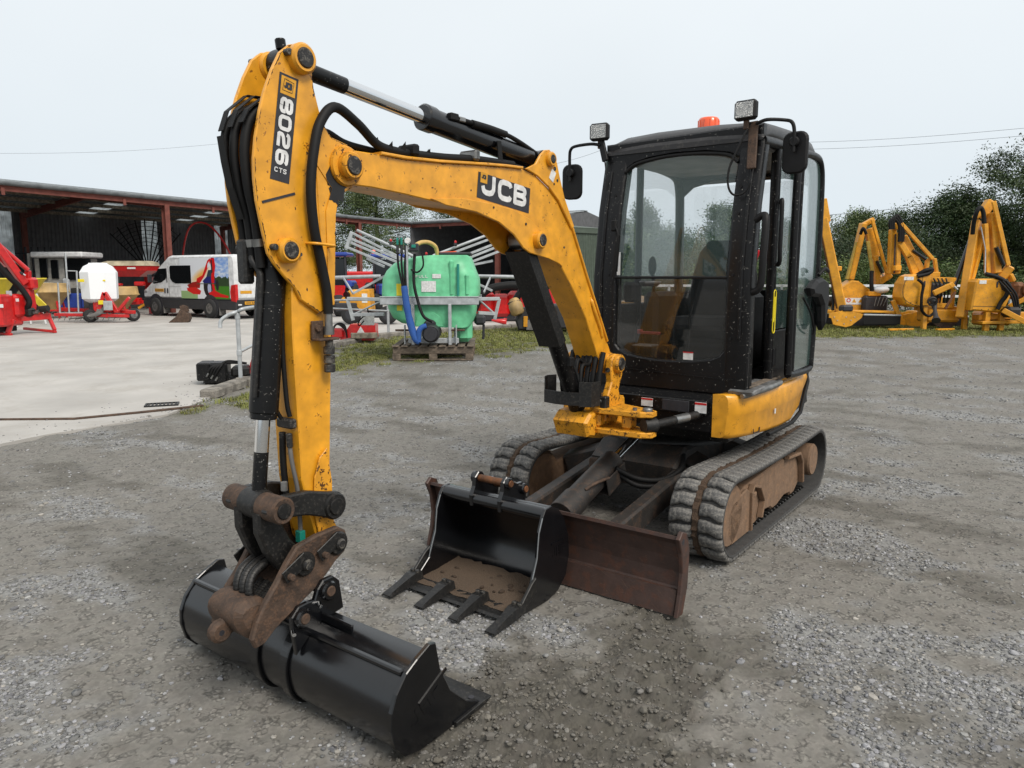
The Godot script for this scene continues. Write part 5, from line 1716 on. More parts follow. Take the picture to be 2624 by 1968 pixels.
	for z in [BZ - 0.17, BZ + 0.17]:
		mb = MB.new()
		mb.beam(V(3.03, 0.335, z + 0.02), V(3.03, 0.33, z - 0.14 if z < BZ else z + 0.14), 0.012, 0.035, 0.004)
		part(mb, "lifting_bar", M.black_gloss, b)
	# toothed digging bucket standing on the ground before the blade
	var g := thing("digging_bucket", "black toothed digging bucket with muddy floor standing on gravel against the blade", "bucket")
	g.transform = home * Transform3D(Basis(), V(0.0, 0, -0.015))
	z0 = -0.205; z1 = 0.44
	back = L2([1.85, 0.44, 1.80, 0.455, 1.75, 0.43, 1.70, 0.37, 1.665, 0.28, 1.655, 0.18, 1.68, 0.09, 1.74, 0.035, 1.83, 0.013, 1.95, 0.012, 2.10, 0.020])
	c3 = []
	for p in back: c3.append(V(p.x, p.y, 0))
	rings = []
	for p in curve(c3, 4): rings.append(Vector2(p.x, p.y))
	n = rings.size()
	mb = MB.new()
	for i in n - 1:
		var d0: Vector2 = (rings[mini(i + 1, n - 1)] - rings[maxi(i - 1, 0)]).normalized()
		var d1: Vector2 = (rings[mini(i + 2, n - 1)] - rings[i]).normalized()
		var p: Vector2 = rings[i]; var q: Vector2 = rings[i + 1]
		var po := p + Vector2(d0.y, -d0.x) * 0.01; var qo := q + Vector2(d1.y, -d1.x) * 0.01
		mb.quad(V(p.x, p.y, z0), V(p.x, p.y, z1), V(q.x, q.y, z1), V(q.x, q.y, z0), 1)
		mb.quad(V(po.x, po.y, z1), V(po.x, po.y, z0), V(qo.x, qo.y, z0), V(qo.x, qo.y, z1), 2)
	part(mb, "shell", M.black_gloss, g)
	mb = MB.new()
	rng.seed = 31
	var fl := []
	for i in 15:
		var row := PackedVector3Array()
		for k in 22:
			var x := 1.76 + 0.33 * i / 14.0 + rng.randf_range(-0.006, 0.006)
			var edge := 0.035 * rng.randf() if i == 0 else 0.0
			row.append(V(x - edge, 0.026 + (0.022 * pow(1.0 - i / 14.0, 2.0)) + rng.randf_range(-0.001, 0.003), z0 + 0.01 + (z1 - z0 - 0.02) * k / 21.0))
		fl.append(row)
	mb.loft(fl, false, 1, false)
	part(mb, "muddy_floor", M.mud_dry, g)
	for k in 16:
		mb = MB.new()
		mb.ball(V(rng.randf_range(1.80, 1.98), 0.036, rng.randf_range(z0 + 0.06, z1 - 0.06)), V(rng.randf_range(0.006, 0.02), rng.randf_range(0.004, 0.012), rng.randf_range(0.006, 0.022)), 7, 4)
		part(mb, "soil_clod", M.mud_dark, g)
	for z in [z0, z1]:
		mb = MB.new()
		mb.prism(P([1.80, 0.468, 1.85, 0.462, 1.872, 0.43, 1.90, 0.36, 1.915, 0.24, 1.965, 0.115, 2.07, 0.03, 2.10, 0.008, 1.83, -0.002, 1.735, 0.02, 1.665, 0.08, 1.638, 0.18, 1.648, 0.285, 1.69, 0.385, 1.745, 0.445]), z - 0.009, z + 0.009, 0.003)
		var ep := part(mb, "side_plate", M.black_gloss, g)
		if z < 0:
			mb = MB.new()
			letters(mb, "JHF", V(1.79, 0.20, z - 0.0095), V(-0.03, 0.002, 0), V(0.004, 0.05, 0), V(0, 0, -1), 0.25, 0.14)
			mb.beam(V(1.80, 0.275, z - 0.011), V(1.69, 0.27, z - 0.011), 0.004, 0.01)
			part(mb, "welded_letters", M.black_gloss, ep)
		# worn bright edge
		mb = MB.new()
		mb.tube([V(1.874, 0.425, z - 0.007), V(1.902, 0.358, z - 0.007), V(1.917, 0.24, z - 0.007), V(1.967, 0.115, z - 0.007)], 0.0035, 6)
		part(mb, "worn_edge", M.rod_dull, ep)
		# side cutter
		mb = MB.new()
		var zz: float = z + (-0.016 if z < 0 else 0.016)
		mb.prism(P([1.945, 0.16, 1.98, 0.14, 2.07, 0.06, 2.11, 0.02, 2.06, 0.012, 2.0, 0.05, 1.94, 0.09]), zz - 0.008, zz + 0.008, 0.003)
		part(mb, "side_cutter", M.black_steel, g)
	mb = MB.new()
	mb.cyl(V(1.828, 0.43, z0), V(1.828, 0.43, z1), 0.034, 22)
	part(mb, "top_tube", M.black_gloss, g)
	mb = MB.new()
	mb.prism(P([2.03, 0.008, 2.03, 0.028, 2.13, 0.022, 2.145, 0.014]), z0, z1, 0.002)
	part(mb, "cutting_edge", M.black_steel, g)
	for k in 4:
		var z := lerpf(z0 + 0.0, z1 - 0.0, k / 3.0)
		mb = MB.new()
		rings = []
		for e in [[2.04, 0.05, 0.036, 0.018], [2.10, 0.045, 0.036, 0.022], [2.15, 0.03, 0.028, 0.02], [2.20, 0.022, 0.026, 0.014], [2.25, 0.014, 0.03, 0.008], [2.268, 0.01, 0.032, 0.003]]:
			rings.append(PackedVector3Array([V(e[0], e[1] - e[3], z - e[2]), V(e[0], e[1] + e[3], z - e[2] * 0.75), V(e[0], e[1] + e[3], z + e[2] * 0.75), V(e[0], e[1] - e[3], z + e[2])]))
		mb.loft(rings, true, -1)
		part(mb, "tooth", M.black_steel, g)
		for q in [-0.016, 0.016]:
			mb = MB.new()
			mb.cyl(V(2.065, 0.05, z + q), V(2.065, 0.078, z + q), 0.013, 6, 0.003)
			part(mb, "tooth_bolt", M.pin, g)
	for z in [0.055, 0.235]:
		mb = MB.new()
		mb.prism(P([1.862, 0.40, 1.868, 0.455, 1.845, 0.50, 1.84, 0.545, 1.812, 0.57, 1.78, 0.562, 1.755, 0.53, 1.72, 0.515, 1.68, 0.515, 1.645, 0.49, 1.642, 0.455, 1.66, 0.40, 1.70, 0.37, 1.78, 0.45, 1.82, 0.40]), z - 0.012, z + 0.012, 0.004)
		part(mb, "lug_plate", M.black_gloss, g)
		for e in [[1.806, 0.536], [1.678, 0.48]]:
			mb = MB.new()
			var s := -1.0 if z < 0.1 else 1.0
			mb.cyl(V(e[0], e[1], z), V(e[0], e[1], z + s * 0.03), 0.029, 20, 0.005)
			part(mb, "boss", M.black_gloss, g)
			mb = MB.new()
			mb.cyl(V(e[0], e[1], z + s * 0.02), V(e[0], e[1], z + s * 0.036), 0.018, 14, 0.003)
			part(mb, "pin_end", M.rust_orange, g)
	for e in [[1.806, 0.536], [1.678, 0.48]]:
		mb = MB.new()
		mb.cyl(V(e[0], e[1], 0.055), V(e[0], e[1], 0.235), 0.018, 16)
		part(mb, "hitch_pin", M.rust_orange, g)

func cab_x(y: float) -> float:
	# how far forward the cab front stands at this height
	if y < 1.55: return lerpf(0.525, 0.54, (y - 0.87) / 0.68)
	if y < 1.95: return lerpf(0.54, 0.49, (y - 1.55) / 0.4)
	return lerpf(0.49, 0.40, clampf((y - 1.95) / 0.38, 0, 1.2))
func fx(x0: float) -> Transform3D:
	# draws (-z, y) outlines out along x
	return Transform3D(Basis(V(0, 0, -1), V(0, 1, 0), V(1, 0, 0)), V(x0, 0, 0))
func post(mb: MB, pts: Array, w: float, d: float, b := 0.012) -> void:
	# an upright of rounded section through points; w across z, d along x
	var rings := []
	for p in pts:
		var r := PackedVector3Array()
		for q in round_rect(d, w, b, 2): r.append(p + V(q.x, 0, -q.y))
		rings.append(r)
	mb.loft(rings, true, 1)

func build_cab() -> void:
	var cb := Node3D.new(); cb.name = "cab"; ex.add_child(cb)
	var mb := MB.new()
	var zl := -0.70; var zr := 0.31
	# floor and sills
	mb = MB.new()
	mb.box(V(-0.08, 0.895, -0.195), V(1.18, 0.04, 0.99), 0.01)
	part(mb, "floor", M.cab_paint, cb)
	mb = MB.new()
	mb.box(V(0.2, 0.922, -0.68), V(0.56, 0.012, 0.05), 0.003)
	part(mb, "door_sill", M.wood, cb)
	# front pillars
	for e in [[zl, -0.555], [0.15, zr]]:
		mb = MB.new()
		var pts := []
		for y in [0.874, 1.0, 1.15, 1.35, 1.55, 1.75, 1.95, 2.15, 2.32]:
			pts.append(V(cab_x(y) - 0.05, y, (e[0] + e[1]) * 0.5))
		post(mb, pts, absf(e[1] - e[0]), 0.1, 0.02)
		part(mb, "front_pillar", M.cab_paint, cb)
		mb = MB.new()
		var off: float = 0.02 if e[0] < 0 else -0.02
		pts = []
		for y in [1.2, 1.55, 1.75, 1.95, 2.2]: pts.append(V(cab_x(y) + 0.001, y, (e[0] + e[1]) * 0.5 - off))
		mb.tube(pts, 0.012, 8)
		part(mb, "pillar_rib", M.cab_paint, cb)
		for y in [1.2, 1.56, 1.9, 2.05]:
			mb = MB.new()
			var xx := cab_x(y)
			mb.cyl(V(xx - 0.005, y, (e[0] + e[1]) * 0.5 + off * 1.6), V(xx + 0.006, y, (e[0] + e[1]) * 0.5 + off * 1.6), 0.009, 10)
			part(mb, "bolt", M.plastic, cb)
	# lower front panel with its rounded glazing opening
	mb = MB.new()
	mb.xf = fx(0.0)
	mb.prism(P([0.70, 0.872, 0.70, 1.15, 0.56, 1.15, 0.555, 1.125, 0.53, 1.095, 0.478, 1.072, 0.364, 1.056, 0.25, 1.05, 0.138, 1.05, 0.02, 1.06, -0.06, 1.072, -0.12, 1.098, -0.148, 1.13, -0.15, 1.15, -0.31, 1.15, -0.31, 0.872]), 0.44, 0.526, 0.008)
	part(mb, "lower_front_panel", M.cab_paint, cb)
	mb = MB.new()
	mb.xf = fx(0.0)
	mb.prism(P([0.62, 0.958, 0.62, 0.966, 0.3, 0.974, -0.28, 0.99, -0.28, 0.984, 0.3, 0.967]), 0.52, 0.53)
	part(mb, "pressed_seam", M.cab_paint, cb)
	# front header above the windscreen
	mb = MB.new()
	mb.xf = fx(0.0)
	mb.prism(P([0.69, 2.20, 0.56, 2.215, 0.5, 2.245, 0.36, 2.268, 0.16, 2.275, 0.0, 2.262, -0.10, 2.24, -0.15, 2.21, -0.30, 2.19, -0.30, 2.37, 0.69, 2.39]), 0.345, 0.415, 0.01)
	part(mb, "front_header", M.cab_paint, cb)
	mb = MB.new()
	var arch := []
	for e in [[0.56, 2.19], [0.5, 2.235], [0.36, 2.258], [0.16, 2.265], [0.0, 2.252], [-0.10, 2.23], [-0.15, 2.19]]:
		arch.append(V(cab_x(e[1]) - 0.004, e[1], -e[0]))
	mb.tube(curve(arch, 4), 0.011, 8)
	part(mb, "windscreen_seal", M.rubber, cb)
	# windscreen panes
	mb = MB.new()
	var rows := []
	for y in [1.552, 1.65, 1.75, 1.85, 1.95, 2.05, 2.15, 2.21]:
		var r := PackedVector3Array()
		for k in 7: r.append(V(cab_x(y) - 0.02 + 0.008 * (1.0 - pow(k / 3.0 - 1.0, 2)), y + (0.045 * (1.0 - pow(k / 3.0 - 1.0, 2)) if y > 2.2 else 0.0), lerpf(-0.552, 0.148, k / 6.0)))
		rows.append(r)
	mb.loft(rows, false, 1, false)
	part(mb, "windscreen", M.glass, cb)
	mb = MB.new()
	mb.box(V(cab_x(1.545) - 0.015, 1.545, -0.20), V(0.024, 0.016, 0.72), 0.004)
	part(mb, "glazing_bar", M.plastic, cb)
	mb = MB.new()
	mb.xf = fx(0.505)
	mb.prism(P([0.553, 1.535, 0.553, 1.14, 0.53, 1.09, 0.478, 1.066, 0.364, 1.05, 0.138, 1.042, 0.02, 1.052, -0.06, 1.066, -0.12, 1.092, -0.149, 1.14, -0.149, 1.535]), 0.0, 0.003)
	part(mb, "lower_windscreen", M.glass_dark, cb)
	mb = MB.new()
	mb.box(V(0.5105, 1.082, -0.335), V(0.002, 0.042, 0.062))
	var wl := part(mb, "warning_label", M.white_print, cb)
	mb = MB.new()
	mb.box(V(0.5125, 1.105, -0.335), V(0.001, 0.007, 0.064))
	part(mb, "red_band", M.red, wl)
	mb = MB.new()
	mb.box(V(0.525, 1.63, 0.135), V(0.002, 0.14, 0.022))
	part(mb, "rating_label", M.white_print, cb)
	# roof shell
	mb = MB.new()
	var rings := []
	for e in [[0.425, 2.325, 2.30], [0.41, 2.355, 2.30], [0.37, 2.395, 2.31], [0.30, 2.428, 2.32], [0.15, 2.452, 2.32], [-0.15, 2.468, 2.32], [-0.45, 2.465, 2.31], [-0.60, 2.452, 2.28], [-0.67, 2.42, 2.25], [-0.70, 2.35, 2.22]]:
		var r := PackedVector3Array()
		var yt: float = e[1]; var yb: float = minf(e[2], yt - 0.02)
		for q in [[zr - 0.012, yb], [zr - 0.002, yb + (yt - yb) * 0.45], [zr - 0.03, yt - 0.035 * clampf((yt - yb) * 8, 0, 1)], [zr - 0.10, yt - 0.008], [0.0, yt + 0.004], [-0.38, yt + 0.004], [zl + 0.10, yt - 0.008], [zl + 0.03, yt - 0.035 * clampf((yt - yb) * 8, 0, 1)], [zl + 0.002, yb + (yt - yb) * 0.45], [zl + 0.012, yb]]:
			r.append(V(e[0], q[1], q[0]))
		r.reverse()
		rings.append(r)
	mb.loft(rings, true, 1)
	part(mb, "roof", M.roof_paint, cb)
	mb = MB.new()
	mb.box(V(-0.12, 2.285, -0.195), V(0.98, 0.03, 0.95), 0.01)
	part(mb, "headlining", M.mid_grey, cb)
	# side rails, middle and rear pillars
	for z in [zl + 0.025, zr - 0.025]:
		mb = MB.new()
		mb.tube(curve([V(0.40, 2.30, z), V(0.1, 2.315, z), V(-0.3, 2.31, z), V(-0.58, 2.28, z), V(-0.66, 2.2, z), V(-0.685, 2.0, z), V(-0.70, 1.5, z), V(-0.70, 0.88, z)], 5), 0.034, 10)
		part(mb, "roof_rail", M.cab_paint, cb)
	mb = MB.new()
	post(mb, [V(0.06, 0.875, zl + 0.03), V(0.085, 1.3, zl + 0.03), V(0.10, 1.7, zl + 0.03), V(0.10, 2.31, zl + 0.03)], 0.05, 0.06)
	part(mb, "middle_pillar", M.cab_paint, cb)
	mb = MB.new()
	post(mb, [V(-0.02, 0.875, zr - 0.03), V(-0.02, 2.31, zr - 0.03)], 0.04, 0.05)
	part(mb, "middle_pillar", M.cab_paint, cb)
	mb = MB.new()
	mb.xf = fx(0.0)
	mb.prism(P([0.69, 0.875, 0.69, 1.42, 0.55, 1.46, -0.16, 1.46, -0.30, 1.42, -0.30, 0.875]), -0.71, -0.67, 0.008)
	mb.prism(P([0.69, 2.30, 0.69, 2.12, 0.56, 2.20, 0.40, 2.235, -0.02, 2.235, -0.18, 2.20, -0.30, 2.10, -0.30, 2.30]), -0.69, -0.655, 0.008)
	part(mb, "rear_panel", M.cab_paint, cb)
	mb = MB.new()
	mb.xf = fx(-0.675)
	mb.prism(P([0.655, 1.44, 0.655, 2.2, -0.265, 2.2, -0.265, 1.44]), 0.0, 0.003)
	part(mb, "rear_window", M.glass, cb)
	# right side: lower panel and panes
	mb = MB.new()
	mb.box(V(-0.09, 1.12, zr - 0.02), V(1.14, 0.50, 0.03), 0.008)
	part(mb, "right_panel", M.cab_paint, cb)
	for e in [[0.44, 0.01], [-0.05, -0.66]]:
		mb = MB.new()
		mb.prism(P([e[0], 1.37, e[0], 2.28, e[1], 2.28, e[1], 1.37]), zr - 0.024, zr - 0.021)
		part(mb, "right_window", M.glass, cb)
	# left rear quarter: low panel, then glass
	mb = MB.new()
	mb.prism(P([0.06, 0.88, 0.06, 1.22, -0.66, 1.22, -0.70, 0.88]), zl + 0.012, zl + 0.035, 0.006)
	part(mb, "quarter_panel", M.cab_paint, cb)
	mb = MB.new()
	mb.prism(P([0.07, 1.23, 0.075, 2.27, -0.60, 2.27, -0.67, 1.9, -0.68, 1.23]), zl + 0.02, zl + 0.023)
	part(mb, "quarter_window", M.glass, cb)
	# the door, swung right back against the cab's side
	var zd := -0.765
	mb = MB.new()
	var fr := [V(-0.015, 0.95, zd), V(0.0, 1.4, zd), V(0.005, 1.8, zd), V(0.0, 2.1, zd), V(-0.03, 2.24, zd), V(-0.10, 2.285, zd), V(-0.38, 2.295, zd), V(-0.485, 2.25, zd), V(-0.525, 2.1, zd), V(-0.535, 1.7, zd), V(-0.52, 1.3, zd), V(-0.50, 1.0, zd), V(-0.46, 0.945, zd), V(-0.2, 0.94, zd), V(-0.015, 0.95, zd)]
	mb.tube(curve(fr, 4), 0.024, 8)
	mb.tube([V(-0.085, 0.95, zd), V(-0.075, 1.6, zd), V(-0.085, 2.27, zd)], 0.017, 8)
	part(mb, "door_frame", M.cab_paint, cb)
	mb = MB.new()
	mb.prism(P([-0.02, 0.96, 0.0, 1.5, -0.01, 2.22, -0.10, 2.28, -0.40, 2.28, -0.50, 2.22, -0.52, 1.7, -0.49, 0.97]), zd - 0.002, zd + 0.001)
	part(mb, "door_glass", M.glass, cb)
	mb = MB.new()
	mb.prism(P([-0.16, 1.48, -0.28, 1.53, -0.42, 1.545, -0.545, 1.52, -0.57, 1.42, -0.545, 1.28, -0.50, 1.20, -0.47, 1.26, -0.45, 1.36, -0.36, 1.42, -0.20, 1.43]), zd - 0.085, zd - 0.02, 0.02)
	part(mb, "door_lock_cover", M.plastic, cb)
	mb = MB.new()
	mb.tube(curve([V(-0.15, 1.42, zd - 0.03), V(-0.25, 1.33, zd - 0.05), V(-0.36, 1.22, zd - 0.05), V(-0.43, 1.18, zd - 0.03)]), 0.007, 6)
	mb.tube(curve([V(-0.40, 1.56, zd - 0.05), V(-0.46, 1.60, zd - 0.07), V(-0.55, 1.585, zd - 0.07)]), 0.012, 8)
	part(mb, "door_catch", M.rubber, cb)
	mb = MB.new()
	mb.tube(curve([V(0.11, 1.98, zl - 0.01), V(0.155, 1.99, zl - 0.03), V(0.165, 1.9, zl - 0.035), V(0.165, 1.72, zl - 0.035), V(0.145, 1.64, zl - 0.03), V(0.11, 1.62, zl - 0.01)]), 0.013, 10)
	part(mb, "grab_handle", M.plastic, cb)
	mb = MB.new()
	mb.tube(curve([V(0.48, 1.86, zl + 0.01), V(0.485, 1.885, zl - 0.04), V(0.50, 1.84, zl - 0.055), V(0.515, 1.68, zl - 0.055), V(0.51, 1.50, zl - 0.045), V(0.505, 1.46, zl + 0.01)]), 0.02, 10)
	part(mb, "grab_handle", M.plastic, cb)
	# yellow-edged emblem on the middle pillar
	mb = MB.new()
	mb.xf = Transform3D(Basis(), V(0.088, 1.34, zl + 0.004))
	var oval := []
	for q in round_rect(0.042, 0.26, 0.02, 4): oval.append(V(q.x, q.y, 0))
	oval.append(oval[0])
	mb.tube(oval, 0.0035, 6)
	mb.beam(V(0.0, 0.09, -0.001), V(0.0, -0.04, -0.001), 0.002, 0.018, 0, V(1, 0, 0))
	mb.beam(V(0.0, -0.04, -0.001), V(0.012, -0.06, -0.001), 0.002, 0.02, 0, V(1, 0, 0))
	part(mb, "emblem", M.sign_yellow, cb)
	mb = MB.new()
	mb.box(V(0.055, 1.06, zl + 0.002), V(0.05, 0.11, 0.012), 0.003)
	part(mb, "latch_plate", M.plastic, cb)
	# lamps, mirrors, beacon
	for e in [[V(0.475, 2.455, -0.61), -0.08], [V(0.44, 2.45, 0.335), 0.12]]:
		var c: Vector3 = e[0]
		mb = MB.new()
		mb.xf = Transform3D(Basis(Vector3.UP, e[1]), c)
		var h := mb.xf
		mb.box(V(0, 0, 0), V(0.055, 0.105, 0.125), 0.014)
		part(mb, "work_lamp", M.plastic, cb)
		mb = MB.new(); mb.xf = h
		mb.box(V(0.027, 0, 0), V(0.006, 0.082, 0.1), 0.002)
		part(mb, "work_lamp_lens", M.lens, cb)
		mb = MB.new(); mb.xf = h
		mb.box(V(-0.01, -0.075, 0), V(0.02, 0.05, 0.03), 0.004)
		part(mb, "work_lamp_bracket", M.rust, cb)
	mb = MB.new()
	mb.beam(V(0.43, 2.40, -0.64), V(0.475, 2.14, -0.652), 0.05, 0.016, 0.003, V(1, 0, 0))
	part(mb, "lamp_mount", M.rust, cb)
	mb = MB.new()
	mb.beam(V(0.43, 2.40, 0.33), V(0.44, 2.27, 0.29), 0.04, 0.02, 0.003, V(1, 0, 0))
	part(mb, "lamp_mount", M.plastic, cb)
	mb = MB.new()
	mb.tube(curve([V(0.455, 2.39, -0.63), V(0.49, 2.30, -0.60), V(0.53, 2.15, -0.55), V(0.54, 2.05, -0.55), V(0.53, 2.0, -0.58), V(0.51, 2.01, -0.63), V(0.50, 2.06, -0.66)]), 0.006, 6)
	part(mb, "lamp_cable", M.rubber, cb)
	mb = MB.new()
	mb.tube(curve([V(0.44, 2.40, 0.32), V(0.44, 2.30, 0.30), V(0.46, 2.18, 0.27), V(0.465, 2.08, 0.26)]), 0.005, 6)
	part(mb, "lamp_cable", M.rubber, cb)
	for e in [[-1.0, V(0.34, 2.225, -0.845), V(0.44, 2.385, -0.66)], [1.0, V(0.40, 2.165, 0.56), V(0.44, 2.37, 0.33)]]:
		var s: float = e[0]
		var c: Vector3 = e[1]; var root: Vector3 = e[2]
		mb = MB.new()
		var prof := round_rect(0.14, 0.225, 0.045, 4)
		mb.xf = Transform3D(Basis(Vector3.UP, 0.12 * s), c) * fx(0)
		mb.prism(prof, -0.018, 0.012, 0.008)
		part(mb, "mirror_housing", M.plastic, cb)
		mb = MB.new()
		mb.tube(curve([root, root + V(0.01, 0.012, s * 0.06), V(c.x + 0.04, root.y + 0.012, c.z - s * 0.05), V(c.x + 0.04, root.y - 0.005, c.z - s * 0.012), V(c.x + 0.035, root.y - 0.05, c.z), V(c.x + 0.03, c.y + 0.03, c.z)], 5), 0.01, 8)
		part(mb, "mirror_arm", M.plastic, cb)
		mb = MB.new()
		mb.cyl(V(c.x + 0.008, c.y + 0.055, c.z), V(c.x + 0.04, c.y + 0.055, c.z), 0.028, 14, 0.006)
		mb.cyl(V(c.x + 0.03, c.y + 0.05, c.z), V(c.x + 0.03, c.y + 0.0, c.z), 0.01, 8)
		part(mb, "mirror_clamp", M.plastic, cb)
	mb = MB.new()
	mb.lathe(V(-0.06, 2.465, -0.175), [Vector2(0.072, 0.0), Vector2(0.074, 0.02), Vector2(0.066, 0.026)], 24)
	part(mb, "beacon_base", M.plastic, cb)
	mb = MB.new()
	mb.lathe(V(-0.06, 2.465, -0.175), [Vector2(0.066, 0.022), Vector2(0.066, 0.075), Vector2(0.058, 0.088), Vector2(0.0, 0.092)], 24)
	for k in 12:
		var a := TAU * k / 12
		mb.tube([V(-0.06 + cos(a) * 0.066, 2.492, -0.175 + sin(a) * 0.066), V(-0.06 + cos(a) * 0.066, 2.538, -0.175 + sin(a) * 0.066)], 0.003, 5)
	part(mb, "beacon_lens", M.orange_lens, cb)
	# wiper on the right pillar
	mb = MB.new()
	mb.box(V(0.555, 1.86, 0.155), V(0.03, 0.07, 0.04), 0.008)
	mb.tube(curve([V(0.56, 1.86, 0.15), V(0.57, 1.80, 0.12), V(0.562, 1.62, 0.135), V(0.555, 1.5, 0.16)]), 0.006, 6)
	mb.beam(V(0.552, 1.80, 0.118), V(0.55, 1.58, 0.135), 0.012, 0.008, 0.002, V(1, 0, 0))
	part(mb, "wiper", M.rubber, cb)
	# inside: seat, consoles, levers, pedals
	mb = MB.new()
	mb.box(V(-0.25, 1.02, -0.17), V(0.42, 0.26, 0.42), 0.03)
	part(mb, "seat_base", M.plastic, cb)
	mb = MB.new()
	mb.box(V(-0.18, 1.22, -0.17), V(0.48, 0.13, 0.47), 0.05)
	part(mb, "seat_cushion", M.seat, cb)
	mb = MB.new()
	var sb := []
	for e in [[1.24, -0.40, 0.22, 0.06], [1.35, -0.42, 0.24, 0.07], [1.55, -0.45, 0.23, 0.065], [1.72, -0.47, 0.19, 0.055], [1.80, -0.48, 0.13, 0.04]]:
		var r := PackedVector3Array()
		for q in round_rect(e[3] * 2, e[2] * 2, e[3] * 0.9, 3): r.append(V(e[1] + q.x, e[0], -0.17 - q.y))
		sb.append(r)
	mb.loft(sb, true, 1)
	part(mb, "seat_back", M.seat, cb)
	for z in [-0.47, 0.13]:
		mb = MB.new()
		mb.box(V(-0.08, 1.20, z), V(0.36, 0.5, 0.11), 0.03)
		part(mb, "side_console", M.plastic, cb)
		mb = MB.new()
		mb.tube([V(0.03, 1.42, z), V(0.06, 1.56, z)], 0.012, 8)
		mb.ball(V(0.07, 1.62, z), V(0.028, 0.065, 0.028), 10, 8)
		part(mb, "joystick", M.rubber, cb)
	mb = MB.new()
	mb.tube([V(0.10, 1.45, -0.56), V(0.13, 1.66, -0.575)], 0.007, 8)
	part(mb, "safety_lever", M.rubber, cb)
	mb = MB.new()
	mb.lathe(V(0.132, 1.63, -0.577), [Vector2(0.0, 0.0), Vector2(0.014, 0.002), Vector2(0.018, 0.03), Vector2(0.03, 0.06), Vector2(0.028, 0.078), Vector2(0.0, 0.085)], 14)
	part(mb, "safety_lever_knob", M.red_knob, cb)
	for z in [-0.26, -0.16]:
		mb = MB.new()
		mb.tube([V(0.36, 0.92, z), V(0.33, 1.3, z), V(0.30, 1.38, z)], 0.009, 8)
		mb.box(V(0.38, 0.94, z), V(0.14, 0.02, 0.08), 0.005)
		part(mb, "travel_lever", M.rubber, cb)
	mb = MB.new()
	mb.box(V(0.30, 1.45, 0.16), V(0.10, 0.13, 0.09), 0.02)
	part(mb, "monitor_housing", M.plastic, cb)
	mb = MB.new()
	mb.lathe(V(0.36, 1.49, 0.0), [Vector2(0.045, 0.0), Vector2(0.06, 0.012), Vector2(0.07, 0.03), Vector2(0.06, 0.034), Vector2(0.05, 0.02)], 18)
	part(mb, "cup_holder", M.steel, cb)
	mb = MB.new()
	mb.box(V(0.40, 1.20, -0.03), V(0.03, 0.018, 0.13), 0.004)
	mb.box(V(0.40, 1.205, 0.04), V(0.032, 0.03, 0.03), 0.005)
	part(mb, "red_pedal_lock", M.red_faded, cb)
	mb = MB.new()
	mb.box(V(0.38, 1.12, 0.01), V(0.12, 0.008, 0.13), 0.002)
	part(mb, "document_tray", M.mid_grey, cb)

func build_excavator() -> void:
	ex = thing("mini_excavator", "yellow and black tracked mini excavator with open cab door and curved boom", "excavator", V(1.084, 0, -4.996), deg_to_rad(-126.8))
	build_undercarriage()
	build_upper()
	build_boom()
	build_rams()
	build_dipper()
	build_linkage()
	build_cab()
	build_buckets()

# ---------------------------------------------------------------- sheds
func corrugated(w: float, l: float, pitch: float, depth: float) -> ArrayMesh:
	# a ribbed sheet: w along x, l along z, ribs up
	var mb := MB.new()
	var n := int(round(w / pitch))
	var pts := []
	for i in n:
		var x := -w / 2 + i * pitch
		for e in [[0.0, 0.0], [0.35, 0.0], [0.5, 1.0], [0.85, 1.0]]: pts.append(Vector2(x + e[0] * pitch, e[1] * depth))
	pts.append(Vector2(w / 2, 0))
	for i in pts.size() - 1:
		mb.quad(V(pts[i].x, pts[i].y, l / 2), V(pts[i + 1].x, pts[i + 1].y, l / 2), V(pts[i + 1].x, pts[i + 1].y, -l / 2), V(pts[i].x, pts[i].y, -l / 2))
	return mb.mesh()

